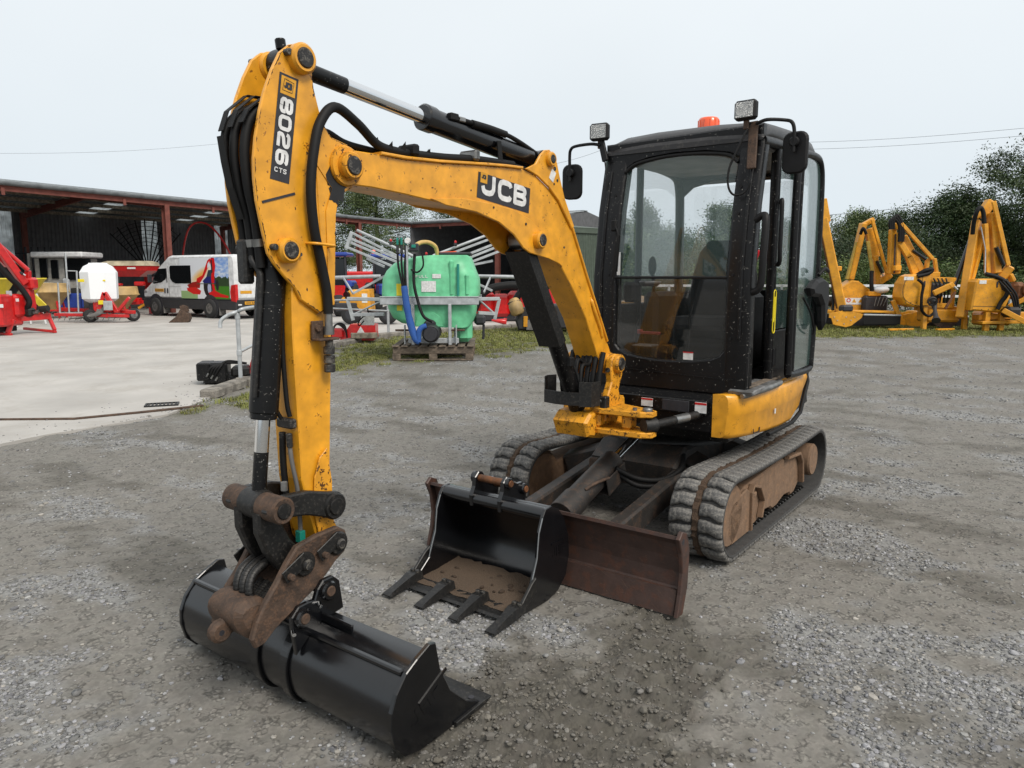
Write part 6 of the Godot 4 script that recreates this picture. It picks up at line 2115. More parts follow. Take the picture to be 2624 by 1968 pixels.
func open_shed(at: Vector3, turn: float, length: float, lead: float, label: String, posts: Array, lights: Array, panes: Array, cleats: Array) -> void:
	# own axes: x along the open front, inside towards -z; eaves 4.9 m, ridge 5.6 m, 12 m deep
	var s := thing("open_shed", label, "shed", at, turn, "open-fronted sheds round the yard")
	var x0 := -lead
	var n := int((length + lead) / 1.0)
	var slope := atan2(0.7, 6.0)
	var sl := 6.0 / cos(slope) + 0.12
	var sheet := corrugated(1.0, sl, 0.2, 0.032)
	for i in n:
		var x := x0 + i + 0.5
		for side in [0, 1]:
			var lit: bool = i in lights
			var o := part(sheet, "rooflight" if lit else "roof_sheet", M.translucent if lit else M.roof_sheet, s)
			o.position = V(x, 5.25, -3.0 if side == 0 else -9.0)
			o.rotation.x = slope if side == 0 else -slope
	var mb := MB.new()
	mb.tube([V(x0, 4.83, 0.14), V(x0 + n, 4.83, 0.14)], 0.085, 8)
	part(mb, "gutter", M.gutter, s)
	mb = MB.new()
	mb.beam(V(x0, 4.66, 0.02), V(x0 + n, 4.66, 0.02), 0.08, 0.2)
	part(mb, "eaves_beam", M.primer, s)
	mb = MB.new()
	mb.beam(V(x0, 5.63, -6.0), V(x0 + n, 5.63, -6.0), 0.5, 0.05)
	part(mb, "ridge_cap", M.roof_sheet, s)
	for x in cleats:
		mb = MB.new()
		mb.box(V(x, 4.55, 0.09), V(0.12, 0.26, 0.03))
		part(mb, "cleat", M.primer, s)
	for x in posts:
		mb = MB.new()
		mb.box(V(x, 2.3, -0.05), V(0.03, 4.6, 0.22)); mb.box(V(x, 2.3, 0.07), V(0.22, 4.6, 0.022)); mb.box(V(x, 2.3, -0.17), V(0.22, 4.6, 0.022))
		part(mb, "front_post", M.primer, s)
		for q in [[V(x, 4.6, -0.1), V(x, 5.3, -6.0)], [V(x, 5.3, -6.0), V(x, 4.6, -11.9)]]:
			mb = MB.new()
			mb.beam(q[0], q[1], 0.14, 0.3)
			part(mb, "rafter", M.primer, s)
		mb = MB.new()
		mb.box(V(x, 2.3, -11.7), V(0.2, 4.6, 0.24))
		part(mb, "rear_post", M.primer, s)
	for k in 9:
		var z := -0.7 - k * 1.3
		var y := 4.86 + (5.6 - 4.9) * (1.0 - absf(-6.0 - z) / 6.0) - 0.15
		mb = MB.new()
		mb.beam(V(x0, y, z), V(x0 + n, y, z), 0.07, 0.16)
		part(mb, "purlin", M.timber, s)
	# rear wall: dark lower half of blockwork, sheeted above, with a few clear panels
	mb = MB.new()
	mb.box(V(x0 + n * 0.5, 1.0, -12.0), V(n, 2.0, 0.2))
	part(mb, "block_wall", M.wall_sheet, s)
	mb = MB.new()
	mb.beam(V(x0, 2.05, -11.86), V(x0 + n, 2.05, -11.86), 0.08, 0.14)
	part(mb, "sheeting_rail", M.primer, s)
	var ws := corrugated(1.0, 2.95, 0.2, 0.03)
	for i in n:
		var clear: bool = i in panes
		var o := part(ws, "wall_panel" if clear else "wall_sheet", M.translucent if clear else M.wall_sheet, s)
		o.position = V(x0 + i + 0.5, 3.45, -12.0)
		o.rotation.x = PI / 2
	for x in [x0 - 0.05, x0 + n + 0.05]:
		mb = MB.new()
		mb.prism(P([0.1, 0, 0.1, 4.85, -6.0, 5.55, -12.0, 4.85, -12.0, 0]), -0.05, 0.05)
		if x < x0 or length < 12.0:
			var o := part(mb, "gable_wall", M.wall_sheet, s)
			o.transform = Transform3D(Basis(V(0, 0, 1), V(0, 1, 0), V(-1, 0, 0)), V(x, 0, 0))

func build_sheds() -> void:
	open_shed(V(-18.1, 0, -27.0), deg_to_rad(59.1), 23.0, 9.0, "long dark open-fronted shed with grey ribbed roof behind the white van", [-5.6, 6.4, 18.4], [10, 18, 24, 29, 30], [14, 22, 27, 30], [0.0, 4.5, 8.7, 13.0, 17.3, 21.6])
	# the wing that closes the yard; its front looks back along the first shed
	var c := V(-18.1, 0, -27.0) + V(0.5137, 0, -0.858) * 23.2
	open_shed(c, deg_to_rad(59.1 - 90.0), 9.0, 0.0, "shorter dark open-fronted shed wing beyond the green sprayer", [6.2], [4, 7], [1, 4, 7, 9], [2.2, 4.8, 7.4, 10.0])
	# green clad shed side
	var g := thing("green_shed", "dark green ribbed steel shed wall behind the boom", "shed", V(3.6, 0, -36))
	var p := corrugated(1.0, 3.6, 0.12, 0.025)
	for i in 5:
		var o := part(p, "wall_sheet", M.green_clad, g)
		o.transform = Transform3D(Basis(Vector3.UP, 0.62), Vector3.ZERO) * Transform3D(Basis(Vector3.RIGHT, PI / 2), V(-2.5 + i, 1.8, 0))
	var mb := MB.new()
	mb.xf = Transform3D(Basis(Vector3.UP, 0.62), Vector3.ZERO)
	mb.beam(V(-3, 3.72, 0.03), V(2.05, 3.72, 0.03), 0.12, 0.26, 0.01)
	part(mb, "eaves_trim", M.green_clad, g)
	mb = MB.new()
	mb.xf = Transform3D(Basis(Vector3.UP, 0.62), Vector3.ZERO)
	mb.quad(V(-3, 3.82, 0.1), V(2.05, 3.82, 0.1), V(2.05, 4.4, -5), V(-3, 4.4, -5))
	part(mb, "roof", M.green_clad, g)
	# far house roof behind the shed
	var h := thing("far_house", "distant grey slate roofed house behind the green shed", "house", V(7.6, 0, -78))
	mb = MB.new()
	mb.prism(P([-2.2, 0, -2.2, 6.3, -1.0, 7.0, 2.2, 6.2, 2.2, 0]), -3, 3)
	part(mb, "wall", M.mid_grey, h)
	mb = MB.new()
	mb.sheet(L2([-2.5, 6.2, -1.0, 7.15, 2.5, 6.25]), 0.15, -3.3, 3.3)
	part(mb, "roof", M.mid_grey, h)

# ---------------------------------------------------------------- trees and hedges
func leaf_clump(seed_: int, n: int, size: float, spread: float) -> ArrayMesh:
	var r := RandomNumberGenerator.new(); r.seed = seed_
	var mb := MB.new()
	for i in n:
		var c := V(r.randfn(0, 0.45), r.randfn(0, 0.4), r.randfn(0, 0.45)) * spread
		var b := Basis.from_euler(V(r.randf_range(-1.1, 1.1), r.randf() * TAU, r.randf_range(-0.9, 0.9)))
		var l := size * r.randf_range(0.7, 1.3)
		var w := l * 0.42
		var p := [V(0, 0, -l * 0.5), V(w * 0.5, 0.03 * l, 0), V(0, -0.06 * l, l * 0.5), V(-w * 0.5, 0.03 * l, 0)]
		for k in 4: p[k] = c + b * p[k]
		mb.tri(p[0], p[1], p[2]); mb.tri(p[0], p[2], p[3])
	return mb.mesh()

var clumps := []
func leaf_material() -> void:
	var m := StandardMaterial3D.new()
	m.resource_name = "leaf"
	m.vertex_color_use_as_albedo = true
	m.roughness = 0.65
	m.backlight_enabled = true
	m.backlight = Color(0.32, 0.4, 0.1)
	M.leaf = m
	for k in 3: clumps.append(leaf_clump(90 + k, 34, 0.155, 0.5))

func tree(called: String, label: String, at: Vector3, h: float, w: float, count: int, tint: Color, seed_: int, crown_low := 0.25, group := "trees round the yard") -> void:
	var r := RandomNumberGenerator.new(); r.seed = seed_
	var t := thing(called, label, "tree", at, r.randf() * TAU, group)
	var mb := MB.new()
	var lean := V(r.randf_range(-0.3, 0.3), 0, r.randf_range(-0.3, 0.3))
	var base := h * 0.022 + 0.06
	mb.tube([V(0, -0.1, 0), V(0, h * 0.1, 0), lean * 0.5 + V(0, h * 0.35, 0), lean + V(0, h * 0.62, 0), lean + V(0, h * 0.86, 0)], [base * 1.5, base, base * 0.8, base * 0.5, base * 0.15], 8)
	var ends := []
	var nb := 20
	for i in nb:
		var f := lerpf(crown_low, 0.93, float(i) / (nb - 1))
		var p := lean * f + V(0, h * f * 0.9, 0)
		var a := i * 2.4 + r.randf_range(-0.4, 0.4)
		var prof := sin(PI * pow(clampf((f - crown_low) / (1.0 - crown_low) * 0.86 + 0.12, 0, 1), 0.8))
		var reach := w * 0.5 * prof * r.randf_range(0.6, 1.1)
		var q := p + V(cos(a) * reach, h * r.randf_range(0.02, 0.11), sin(a) * reach)
		mb.tube([p, p.lerp(q, 0.5) + V(0, -0.1, 0), q], [base * 0.4 * (1.1 - f), base * 0.25 * (1.1 - f) + 0.01, 0.012], 5)
		for k in 3: ends.append([p.lerp(q, 0.45 + 0.28 * k), 0.8 + 0.25 * prof])
	part(mb, "trunk", M.bark, t)
	var xf := []; var cs := []
	for i in count:
		var e = ends[r.randi() % ends.size()]
		var c: Vector3 = e[0]
		var dir := V(r.randf_range(-1, 1), r.randf_range(-0.8, 0.8), r.randf_range(-1, 1)).normalized()
		var off := dir * pow(r.randf(), 0.5) * (w * 0.115 + 0.3)
		var s := r.randf_range(0.7, 1.35)
		xf.append(Transform3D(Basis(Vector3.UP, r.randf() * TAU).scaled(Vector3.ONE * s), c + off))
		var g := r.randf_range(0.7, 1.35)
		var hue := r.randf_range(-0.12, 0.16)   # leaf to leaf
		cs.append(Color(tint.r * g * (1 + hue), tint.g * g, tint.b * g * (1 - hue)))
	joined(clumps[seed_ % 3], xf, cs, "crown", M.leaf, t)

func hedge(called: String, label: String, category: String, a: Vector3, b: Vector3, h: float, w: float, count: int, tint: Color, seed_: int) -> void:
	var r := RandomNumberGenerator.new(); r.seed = seed_
	var t := thing(called, label, category, (a + b) * 0.5)
	var xf := []; var cs := []
	var mid := (a + b) * 0.5
	var mb := MB.new()
	for i in count:
		var f := r.randf()
		var hh := h * (0.72 + 0.35 * sin(f * 23.0) * sin(f * 7.0) + r.randf_range(-0.1, 0.15))
		var p := a.lerp(b, f) - mid + V(r.randf_range(-w, w) * 0.5, hh * sqrt(r.randf()), r.randf_range(-w, w) * 0.5)
		xf.append(Transform3D(Basis(Vector3.UP, r.randf() * TAU).scaled(Vector3.ONE * r.randf_range(0.5, 1.0)), p))
		var g := r.randf_range(0.7, 1.4)
		cs.append(Color(tint.r * g * r.randf_range(0.85, 1.3), tint.g * g, tint.b * g))
		if i % 40 == 0: mb.tube([V(p.x, -0.05, p.z), V(p.x + r.randf_range(-0.3, 0.3), p.y + 0.2, p.z)], [0.025, 0.008], 5)
	part(mb, "stems", M.bark, t)
	joined(clumps[seed_ % 3], xf, cs, "foliage", M.leaf, t)

func build_trees() -> void:
	leaf_material()
	var dk := Color(0.040, 0.068, 0.024)
	var md := Color(0.056, 0.088, 0.032)
	var lt := Color(0.080, 0.115, 0.042)
	tree("tree", "tall broad dark green tree beside the overhead wires", V(31.9, 0, -43), 11.6, 12.6, 3000, dk, 1, 0.1)
	tree("tree", "round mid green tree left of the tallest dark tree", V(27.6, 0, -47), 6.9, 7.8, 1800, dk, 2, 0.12)
	tree("tree", "spreading light crowned tree behind the yellow hedge cutters", V(25.9, 0, -56), 6.4, 5.8, 1300, lt, 3, 0.15)
	tree("conifer_tree", "small dark pointed evergreen behind the hedge cutters", V(29.2, 0, -57), 6.4, 3.6, 900, dk, 4, 0.1)
	tree("tree", "low dark tree between the hedge cutters and the tall tree", V(28.5, 0, -52), 3.6, 6.0, 1200, dk, 5, 0.05)
	tree("tree", "bushy tree at the left end of the tree belt", V(19.5, 0, -55), 5.4, 6.5, 1100, dk, 6, 0.05)
	tree("tree", "loose feathery tree seen through the cab glass", V(16.2, 0, -58), 7.3, 4.6, 800, md, 7, 0.2)
	tree("tree", "dense tree belt bush seen through the cab glass", V(12.2, 0, -57), 5.0, 7.0, 1200, md, 8, 0.05)
	tree("tree", "slender tall tree seen through the windscreen", V(10.8, 0, -60), 7.6, 3.0, 600, md, 9, 0.2)
	tree("tree", "rounded tree beside the green shed seen through the windscreen", V(8.6, 0, -54), 5.2, 4.4, 900, dk, 10, 0.05)
	tree("tree", "light leaved young tree above the green shed roof", V(7.2, 0, -50), 5.4, 3.4, 500, lt, 11, 0.2)
	tree("tree", "far tree beside the slate roofed house", V(3.9, 0, -72), 7.8, 4.8, 600, md, 12, 0.15)
	tree("tree", "broad light green tree rising above the shed roof", V(-13.5, 0, -76), 12.2, 10.5, 1700, lt, 13, 0.2)
	tree("tree", "dark tree above the shed roof beside the dipper", V(-18.5, 0, -78), 12.6, 7.5, 1100, dk, 14, 0.2)
	tree("tree", "thin crowned tree above the shed corner", V(-7.0, 0, -80), 10.6, 6.0, 520, md, 15, 0.3)
	tree("tree", "sparse tall tree above the shed wing", V(-3.0, 0, -78), 10.4, 7.2, 700, md, 16, 0.3)
	hedge("hedgerow", "ragged flowering bramble hedge behind the yellow hedge cutters", "hedge", V(9, 0, -34), V(30, 0, -33), 2.3, 1.8, 2400, Color(0.075, 0.115, 0.03), 17)
	hedge("shrub_belt", "dark belt of shrubs below the trees behind the hedge", "hedge", V(9, 0, -46), V(40, 0, -42), 3.9, 3.0, 3200, Color(0.03, 0.05, 0.018), 18)
	# overhead wires
	var wires := [[V(20.2, 13.6, -70), V(37.1, 11.7, -52), 0.011], [V(20.2, 13, -70), V(37.1, 11.2, -52), 0.011], [V(24.8, 7.02, -72), V(37, 7.6, -50), 0.016], [V(-41.9, 11.1, -60), V(-22.5, 13.1, -66), 0.008], [V(2.78, 12.9, -80), V(10.9, 14.1, -70), 0.012]]
	for k in 5:
		var mb := MB.new()
		var a: Vector3 = wires[k][0]; var b: Vector3 = wires[k][1]
		var pts := []
		for i in 17:
			var f := i / 16.0
			pts.append(a.lerp(b, f) - V(0, sin(PI * f) * 0.35, 0))
		mb.tube(pts, wires[k][2], 5)
		solo(mb, "overhead_wire", M.rubber, ["upper of two thin overhead wires right of the cab", "lower of two thin overhead wires right of the cab", "thick overhead cable crossing before the trees", "faint overhead wire above the long shed", "overhead wire running behind the right mirror"][k], "wire", "overhead wires")

func build_rail_fence() -> void:
	var f := thing("rail_fence", "white two-bar rail fence behind the yellow hedge cutters", "fence", V(17, 0, -31))
	for y in [0.75, 1.18]:
		var mb := MB.new()
		mb.beam(V(-11, y, 0), V(16, y, 1.2), 0.05, 0.1, 0.01)
		part(mb, "rail", M.white_paint, f)
	for k in 12:
		var mb := MB.new()
		mb.box(V(-10.5 + k * 2.3, 0.6, 0.1 + 0.1 * k - 0.08), V(0.09, 1.24, 0.09), 0.01)
		part(mb, "post", M.galv, f)

# ---------------------------------------------------------------- machines round the yard
func wheel(parent: Node, c: Vector3, r: float, w: float, axis: Vector3, rim_m: Material) -> void:
	var o := Node3D.new(); o.name = "wheel"; parent.add_child(o, true)
	o.position = c
	var a := axis.normalized() * w * 0.5
	var mb := MB.new()
	mb.tube([-a, -a * 0.999, -a * 0.7, a * 0.7, a * 0.999, a], [r * 0.55, r * 0.9, r, r, r * 0.9, r * 0.55], 24)
	part(mb, "tyre", M.tyre, o)
	mb = MB.new()
	mb.tube([-a * 1.01, -a * 0.6, a * 0.6, a * 1.01], [r * 0.54, r * 0.3, r * 0.3, r * 0.54], 18)
	mb.cyl(-a * 0.95, a * 0.95, r * 0.2, 12)
	part(mb, "rim", rim_m, o)

func rod(parent: Node, called: String, m: Material, pts: Array, r: float, seg := 6) -> void:
	var mb := MB.new()
	mb.tube(pts, r, seg)
	part(mb, called, m, parent)
func bar(parent: Node, called: String, m: Material, a: Vector3, b: Vector3, w: float, h: float, bev := 0.01) -> void:
	var mb := MB.new()
	mb.beam(a, b, w, h, bev)
	part(mb, called, m, parent)
func block(parent: Node, called: String, m: Material, c: Vector3, s: Vector3, bev := 0.02) -> void:
	var mb := MB.new()
	mb.box(c, s, bev)
	part(mb, called, m, parent)

func van_print() -> ImageTexture:
	var w := 320; var h := 200
	var im := Image.create(w, h, false, Image.FORMAT_RGB8)
	var red := Color(0.84, 0.08, 0.10)
	var shapes := [
		[Color(0.08, 0.12, 0.42), [150, 112, 176, 92, 206, 88, 232, 104, 232, 124, 196, 128, 156, 122]],
		[Color(0.20, 0.26, 0.30), [176, 92, 190, 60, 212, 58, 214, 90]],
		[red, [188, 14, 204, 4, 214, 12, 160, 92, 126, 128, 106, 122, 112, 100, 150, 84]],
		[Color(0.88, 0.9, 0.92), [188, 30, 200, 18, 202, 34, 184, 52]],
		[red, [210, 2, 232, 2, 238, 40, 230, 76, 224, 128, 232, 168, 214, 170, 206, 100, 214, 60, 206, 30]],
		[Color(0.16, 0.17, 0.2), [208, 12, 217, 12, 219, 70, 210, 74]],
		[Color(0.62, 0.05, 0.07), [44, 132, 82, 118, 116, 114, 134, 126, 128, 146, 60, 150]],
		[red, [40, 146, 100, 142, 136, 160, 128, 178, 82, 176, 44, 160]],
		[red, [186, 168, 226, 156, 264, 172, 312, 182, 310, 192, 240, 188, 196, 190]],
		[Color(0.3, 0.32, 0.25), [110, 124, 226, 122, 226, 126, 110, 128]],
	]
	var n := fnl(5, 0.03)
	for y in h:
		for x in w:
			var u := float(x) / w; var v := float(y) / h
			var c := Color(0.90, 0.91, 0.93)
			if u > 0.66 + 0.02 * sin(v * 9.0):
				c = Color(0.50, 0.64, 0.88).lerp(Color(0.86, 0.89, 0.93), clampf(0.5 + n.get_noise_2d(x, y * 2.0) * 0.9 + (v - 0.3), 0, 1))
				if v > 0.47 + n.get_noise_2d(x * 2.0, 0) * 0.05: c = Color(0.18, 0.27, 0.16)
				if v > 0.68: c = Color(0.25, 0.50, 0.12)
			elif u > 0.2 and v > 0.2 and v < 0.62:
				c = c.lerp(Color(0.95, 0.68, 0.3), clampf(1.0 - Vector2((u - 0.44 + (v - 0.4) * 0.7) * 6.0, (v - 0.42) * 4.0).length(), 0, 1))
			elif u < 0.35 and v > 0.8: c = c.lerp(Color(0.45, 0.62, 0.3), 0.7)
			var e := Vector2(x - 142, (y - 140) * 1.0)
			if Vector2((e.x - 42) / 30.0, e.y / 48.0).length() < 1.0: c = Color(0.10, 0.10, 0.13)
			if Vector2((x - 192) / 12.0, (y - 148) / 26.0).length() < 1.0: c = Color(0.70, 0.73, 0.84)
			if Vector2((x - 244) / 10.0, (y - 132) / 26.0).length() < 1.0: c = Color(0.12, 0.12, 0.16)
			for s in shapes:
				var pl := PackedVector2Array()
				for i in range(0, s[1].size(), 2): pl.append(Vector2(s[1][i], s[1][i + 1]))
				if Geometry2D.is_point_in_polygon(Vector2(x, y), pl): c = s[0]
			im.set_pixel(x, y, c)
	return ImageTexture.create_from_image(im)

func build_van() -> void:
	var v := thing("white_van", "white panel van with red hedge cutter picture along its side", "van", V(-10.1, 0, -27.3), deg_to_rad(147.2))
	var mb := MB.new()
	mb.prism(P([0.04, 0.70, 0.0, 0.78, 0.0, 2.1, 0.05, 2.28, 0.16, 2.36, 3.85, 2.37, 4.12, 2.31, 4.8, 1.90, 5.28, 1.34, 5.5, 1.22, 5.78, 1.05, 5.88, 0.90, 5.88, 0.70]), 0.0, 1.98, 0.07)
	part(mb, "body", M.white_paint, v)
	mb = MB.new()
	mb.prism(P([0.0, 0.32, -0.04, 0.70, 5.92, 0.70, 5.94, 0.5, 5.85, 0.34, 5.45, 0.30]), -0.012, 1.992, 0.04)
	part(mb, "lower_cladding", M.dark_grey, v)
	for x in [1.5, 5.02]:
		mb = MB.new()
		mb.cyl(V(x, 0.42, -0.018), V(x, 0.42, 0.3), 0.46, 24)
		part(mb, "wheel_arch", M.black_print, v)
		for z in [0.05, 1.86]: wheel(v, V(x, 0.36, z), 0.36, 0.26, V(0, 0, 1), M.steel)
	mb = MB.new()
	mb.prism(P([2.62, 1.98, 3.92, 1.98, 3.97, 1.92, 3.97, 1.50, 3.85, 1.36, 3.65, 1.29, 2.62, 1.29]), -0.02, 0.03, 0.008)
	part(mb, "side_window", M.window_dark, v)
	mb = MB.new()
	mb.prism(P([4.22, 1.88, 4.76, 1.86, 5.22, 1.36, 5.1, 1.27, 4.6, 1.32, 4.28, 1.45, 4.2, 1.6]), -0.01, 0.03, 0.008)
	part(mb, "door_window", M.window_dark, v)
	mb = MB.new()
	var ws := [V(4.2, 2.22, 0.12), V(4.2, 2.22, 1.86), V(5.26, 1.36, 1.9), V(5.26, 1.36, 0.08)]
	for i in 4: ws[i] += V(0.03, 0.035, 0)
	mb.quad(ws[0], ws[1], ws[2], ws[3])
	part(mb, "windscreen", M.window_dark, v)
	# printed picture on the side
	mb = MB.new()
	mb.uvquad(V(3.3, 0.71, -0.006), V(0.34, 0.71, -0.006), V(0.34, 2.26, -0.006), V(3.3, 2.26, -0.006))
	var pm := StandardMaterial3D.new()
	pm.resource_name = "van_print"
	pm.albedo_texture = van_print()
	pm.albedo_color = Color(0.93, 0.93, 0.93)
	pm.roughness = 0.35
	part(mb, "printed_picture", pm, v)
	for e in [[4.02, 0.55], [0.0, 0.0]]:
		if e[0] > 0: block(v, "phone_sticker", M.decal_yellow, V(4.75, 1.02, -0.008), V(0.6, 0.12, 0.01), 0.002)
	for k in 10: block(v, "sticker_print", M.black_print, V(4.50 + k * 0.056, 1.02, -0.0145), V(0.028, 0.06, 0.003), 0)
	for x in [4.18, 4.36]: block(v, "door_handle", M.black_print, V(x, 1.0, -0.015), V(0.07, 0.2, 0.03), 0.015)
	mb = MB.new()
	mb.prism(P([-0.02, 0.62, 0.26, 0.66, 0.3, 1.0, 0.22, 1.24, -0.02, 1.27]), -0.02, 0.1, 0.01)
	part(mb, "tail_light", M.red, v)
	# seams, sill trim, lamps
	for x in [2.58, 4.08, 4.98]: block(v, "door_seam", M.mid_grey, V(x, 1.35 if x < 4.5 else 0.95, -0.001), V(0.014, 1.25 if x < 4.5 else 0.5, 0.006), 0)
	block(v, "sill_trim", M.black_print, V(2.9, 0.71, -0.012), V(5.7, 0.02, 0.012), 0)
	block(v, "roof_seam", M.mid_grey, V(2.1, 2.24, -0.001), V(3.6, 0.012, 0.006), 0)
	block(v, "belt_seam", M.mid_grey, V(2.2, 1.18, -0.001), V(3.9, 0.008, 0.006), 0)
	block(v, "headlamp", M.lens, V(5.72, 0.95, 0.14), V(0.3, 0.2, 0.3), 0.06)
	block(v, "door_pillar", M.black_print, V(4.2, 1.6, -0.004), V(0.05, 0.55, 0.01), 0)
	mb = MB.new()
	mb.ball(V(4.62, 1.5, 0.3), V(0.12, 0.22, 0.1), 10, 6)
	part(mb, "seat_cover", M.faded_yellow, v)
	# rear: doors, plate, handle
	block(v, "rear_door_seam", M.mid_grey, V(-0.003, 1.45, 0.99), V(0.01, 1.4, 0.012), 0)
	block(v, "number_plate", M.decal_yellow, V(-0.045, 0.58, 0.6), V(0.012, 0.12, 0.52), 0.003)
	mb = MB.new()
	letters(mb, "UH2", V(-0.053, 0.545, 0.40), V(0, 0, 0.055), V(0, 0.075, 0), V(-1, 0, 0), 0.3, 0.16)
	letters(mb, "62J", V(-0.053, 0.545, 0.65), V(0, 0, 0.055), V(0, 0.075, 0), V(-1, 0, 0), 0.3, 0.16)
	part(mb, "plate_lettering", M.black_print, v)
	block(v, "phone_sticker", M.decal_yellow, V(-0.006, 0.98, 0.45), V(0.01, 0.11, 0.5), 0.002)
	block(v, "rear_lamp", M.white_print, V(-0.045, 0.5, 0.13), V(0.02, 0.1, 0.16), 0.01)
	block(v, "rear_bumper", M.dark_grey, V(-0.06, 0.42, 0.99), V(0.08, 0.16, 1.9), 0.02)
	for k in 2: block(v, "mud_flap", M.mid_grey, V(0.98 if k == 0 else 4.52, 0.26, 0.12), V(0.02, 0.3, 0.28), 0.004)
	mb = MB.new()
	mb.tube([V(4.82, 1.35, -0.02), V(4.95, 1.38, -0.2)], 0.02, 6)
	mb.box(V(4.95, 1.48, -0.26), V(0.08, 0.34, 0.18), 0.03)
	part(mb, "wing_mirror", M.black_print, v)

func build_red_cutter() -> void:
	var r := thing("red_hedge_cutter", "bright red tractor hedge cutter resting on splayed stand legs", "hedge cutter", V(-13.2, 0, -20.5), 0, "parked red machines")
	var m = M.red
	bar(r, "foot", m, V(-0.61, 0.1, -0.5), V(0.46, 0.03, -0.2), 0.09, 0.07)
	bar(r, "foot", m, V(-1.03, 0.08, 0.5), V(-0.24, 0.01, 0.6), 0.09, 0.07)
	bar(r, "leg", m, V(0.24, 0.44, -0.3), V(0.44, 0.07, -0.2), 0.08, 0.09)
	bar(r, "leg", m, V(-0.23, 0.42, 0.5), V(-0.37, 0.05, 0.55), 0.1, 0.12)
	bar(r, "cross_frame", m, V(-0.48, 0.41, 0.3), V(0.3, 0.46, -0.3), 0.12, 0.17)
	bar(r, "stay", m, V(-0.03, 0.68, -0.2), V(0.16, 0.44, -0.3), 0.05, 0.05)
	block(r, "flail_housing", m, V(-0.47, 0.66, 0.5), V(0.5, 0.85, 0.9), 0.05)
	block(r, "oil_tank", m, V(-0.33, 0.77, 0.1), V(0.42, 0.6, 0.7), 0.07)
	block(r, "skirt", M.rubber, V(-0.58, 0.21, 0.5), V(0.36, 0.26, 0.8), 0.02)
	bar(r, "mast", m, V(-0.17, 0.57, -0.2), V(-0.22, 1.27, -0.2), 0.22, 0.26, 0.03)
	block(r, "pivot_block", m, V(-0.17, 1.36, -0.2), V(0.4, 0.34, 0.3), 0.06)
	bar(r, "upright", m, V(-0.15, 1.38, -0.15), V(-0.13, 1.72, -0.15), 0.13, 0.14, 0.02)
	bar(r, "main_arm", m, V(-0.15, 1.35, 0), V(-0.53, 2.65, 0.7), 0.16, 0.2, 0.02)
	bar(r, "second_arm", m, V(-0.41, 1.85, 0.2), V(-0.61, 2.26, 0.5), 0.18, 0.18, 0.02)
	rod(r, "tension_rod", m, [V(-0.09, 1.73, -0.1), V(-0.67, 2.62, 0.5)], 0.06, 10)
	rod(r, "ram", M.black_gloss, [V(-0.12, 1.62, 0.1), V(-0.42, 1.9, 0.3)], 0.045, 10)
	rod(r, "ram_rod", M.chrome, [V(-0.04, 1.58, 0.1), V(-0.16, 1.66, 0.1)], 0.025, 8)
	rod(r, "hose_bundle", M.rubber, curve([V(-0.47, 1.93, 0.6), V(-0.31, 1.56, 0.4), V(-0.17, 1.28, 0.2), V(-0.03, 0.96, 0.1), V(-0.03, 0.78, 0.1), V(-0.19, 0.63, 0.1), V(-0.39, 0.47, 0.3)]), 0.075, 8)
	block(r, "gearbox", M.black_steel, V(-0.11, 0.58, 0), V(0.26, 0.24, 0.3), 0.05)
	rod(r, "drive_shaft", M.black_steel, [V(0.09, 0.65, -0.1), V(0.37, 0.68, -0.1)], 0.09, 12)
	rod(r, "drive_tube", M.steel, [V(-0, 0.56, 0), V(0.17, 0.61, 0)], 0.045, 10)
	block(r, "sticker", M.white_print, V(-0.08, 0.93, 0.48), V(0.08, 0.08, 0.01), 0)
	block(r, "sticker", M.white_print, V(-0.19, 0.79, 0.96), V(0.09, 0.09, 0.01), 0)
	block(r, "lamp_bracket", M.galv, V(-0.27, 1.11, 0.5), V(0.14, 0.13, 0.05), 0.01)

func hopper(parent: Node, c: Vector3, r: float, h: float, m: Material) -> void:
	var mb := MB.new()
	mb.lathe(c, [Vector2(r * 0.3, 0), Vector2(r * 0.45, h * 0.18), Vector2(r * 0.72, h * 0.45), Vector2(r * 0.97, h * 0.66), Vector2(r * 1.03, h * 0.67), Vector2(r * 1.03, h * 0.7), Vector2(r * 0.98, h * 0.72), Vector2(r * 0.94, h * 0.96), Vector2(r * 0.92, h), Vector2(r * 0.84, h * 0.98), Vector2(r * 0.6, h * 0.6), Vector2(0, h * 0.4)], 28)
	part(mb, "hopper", m, parent)

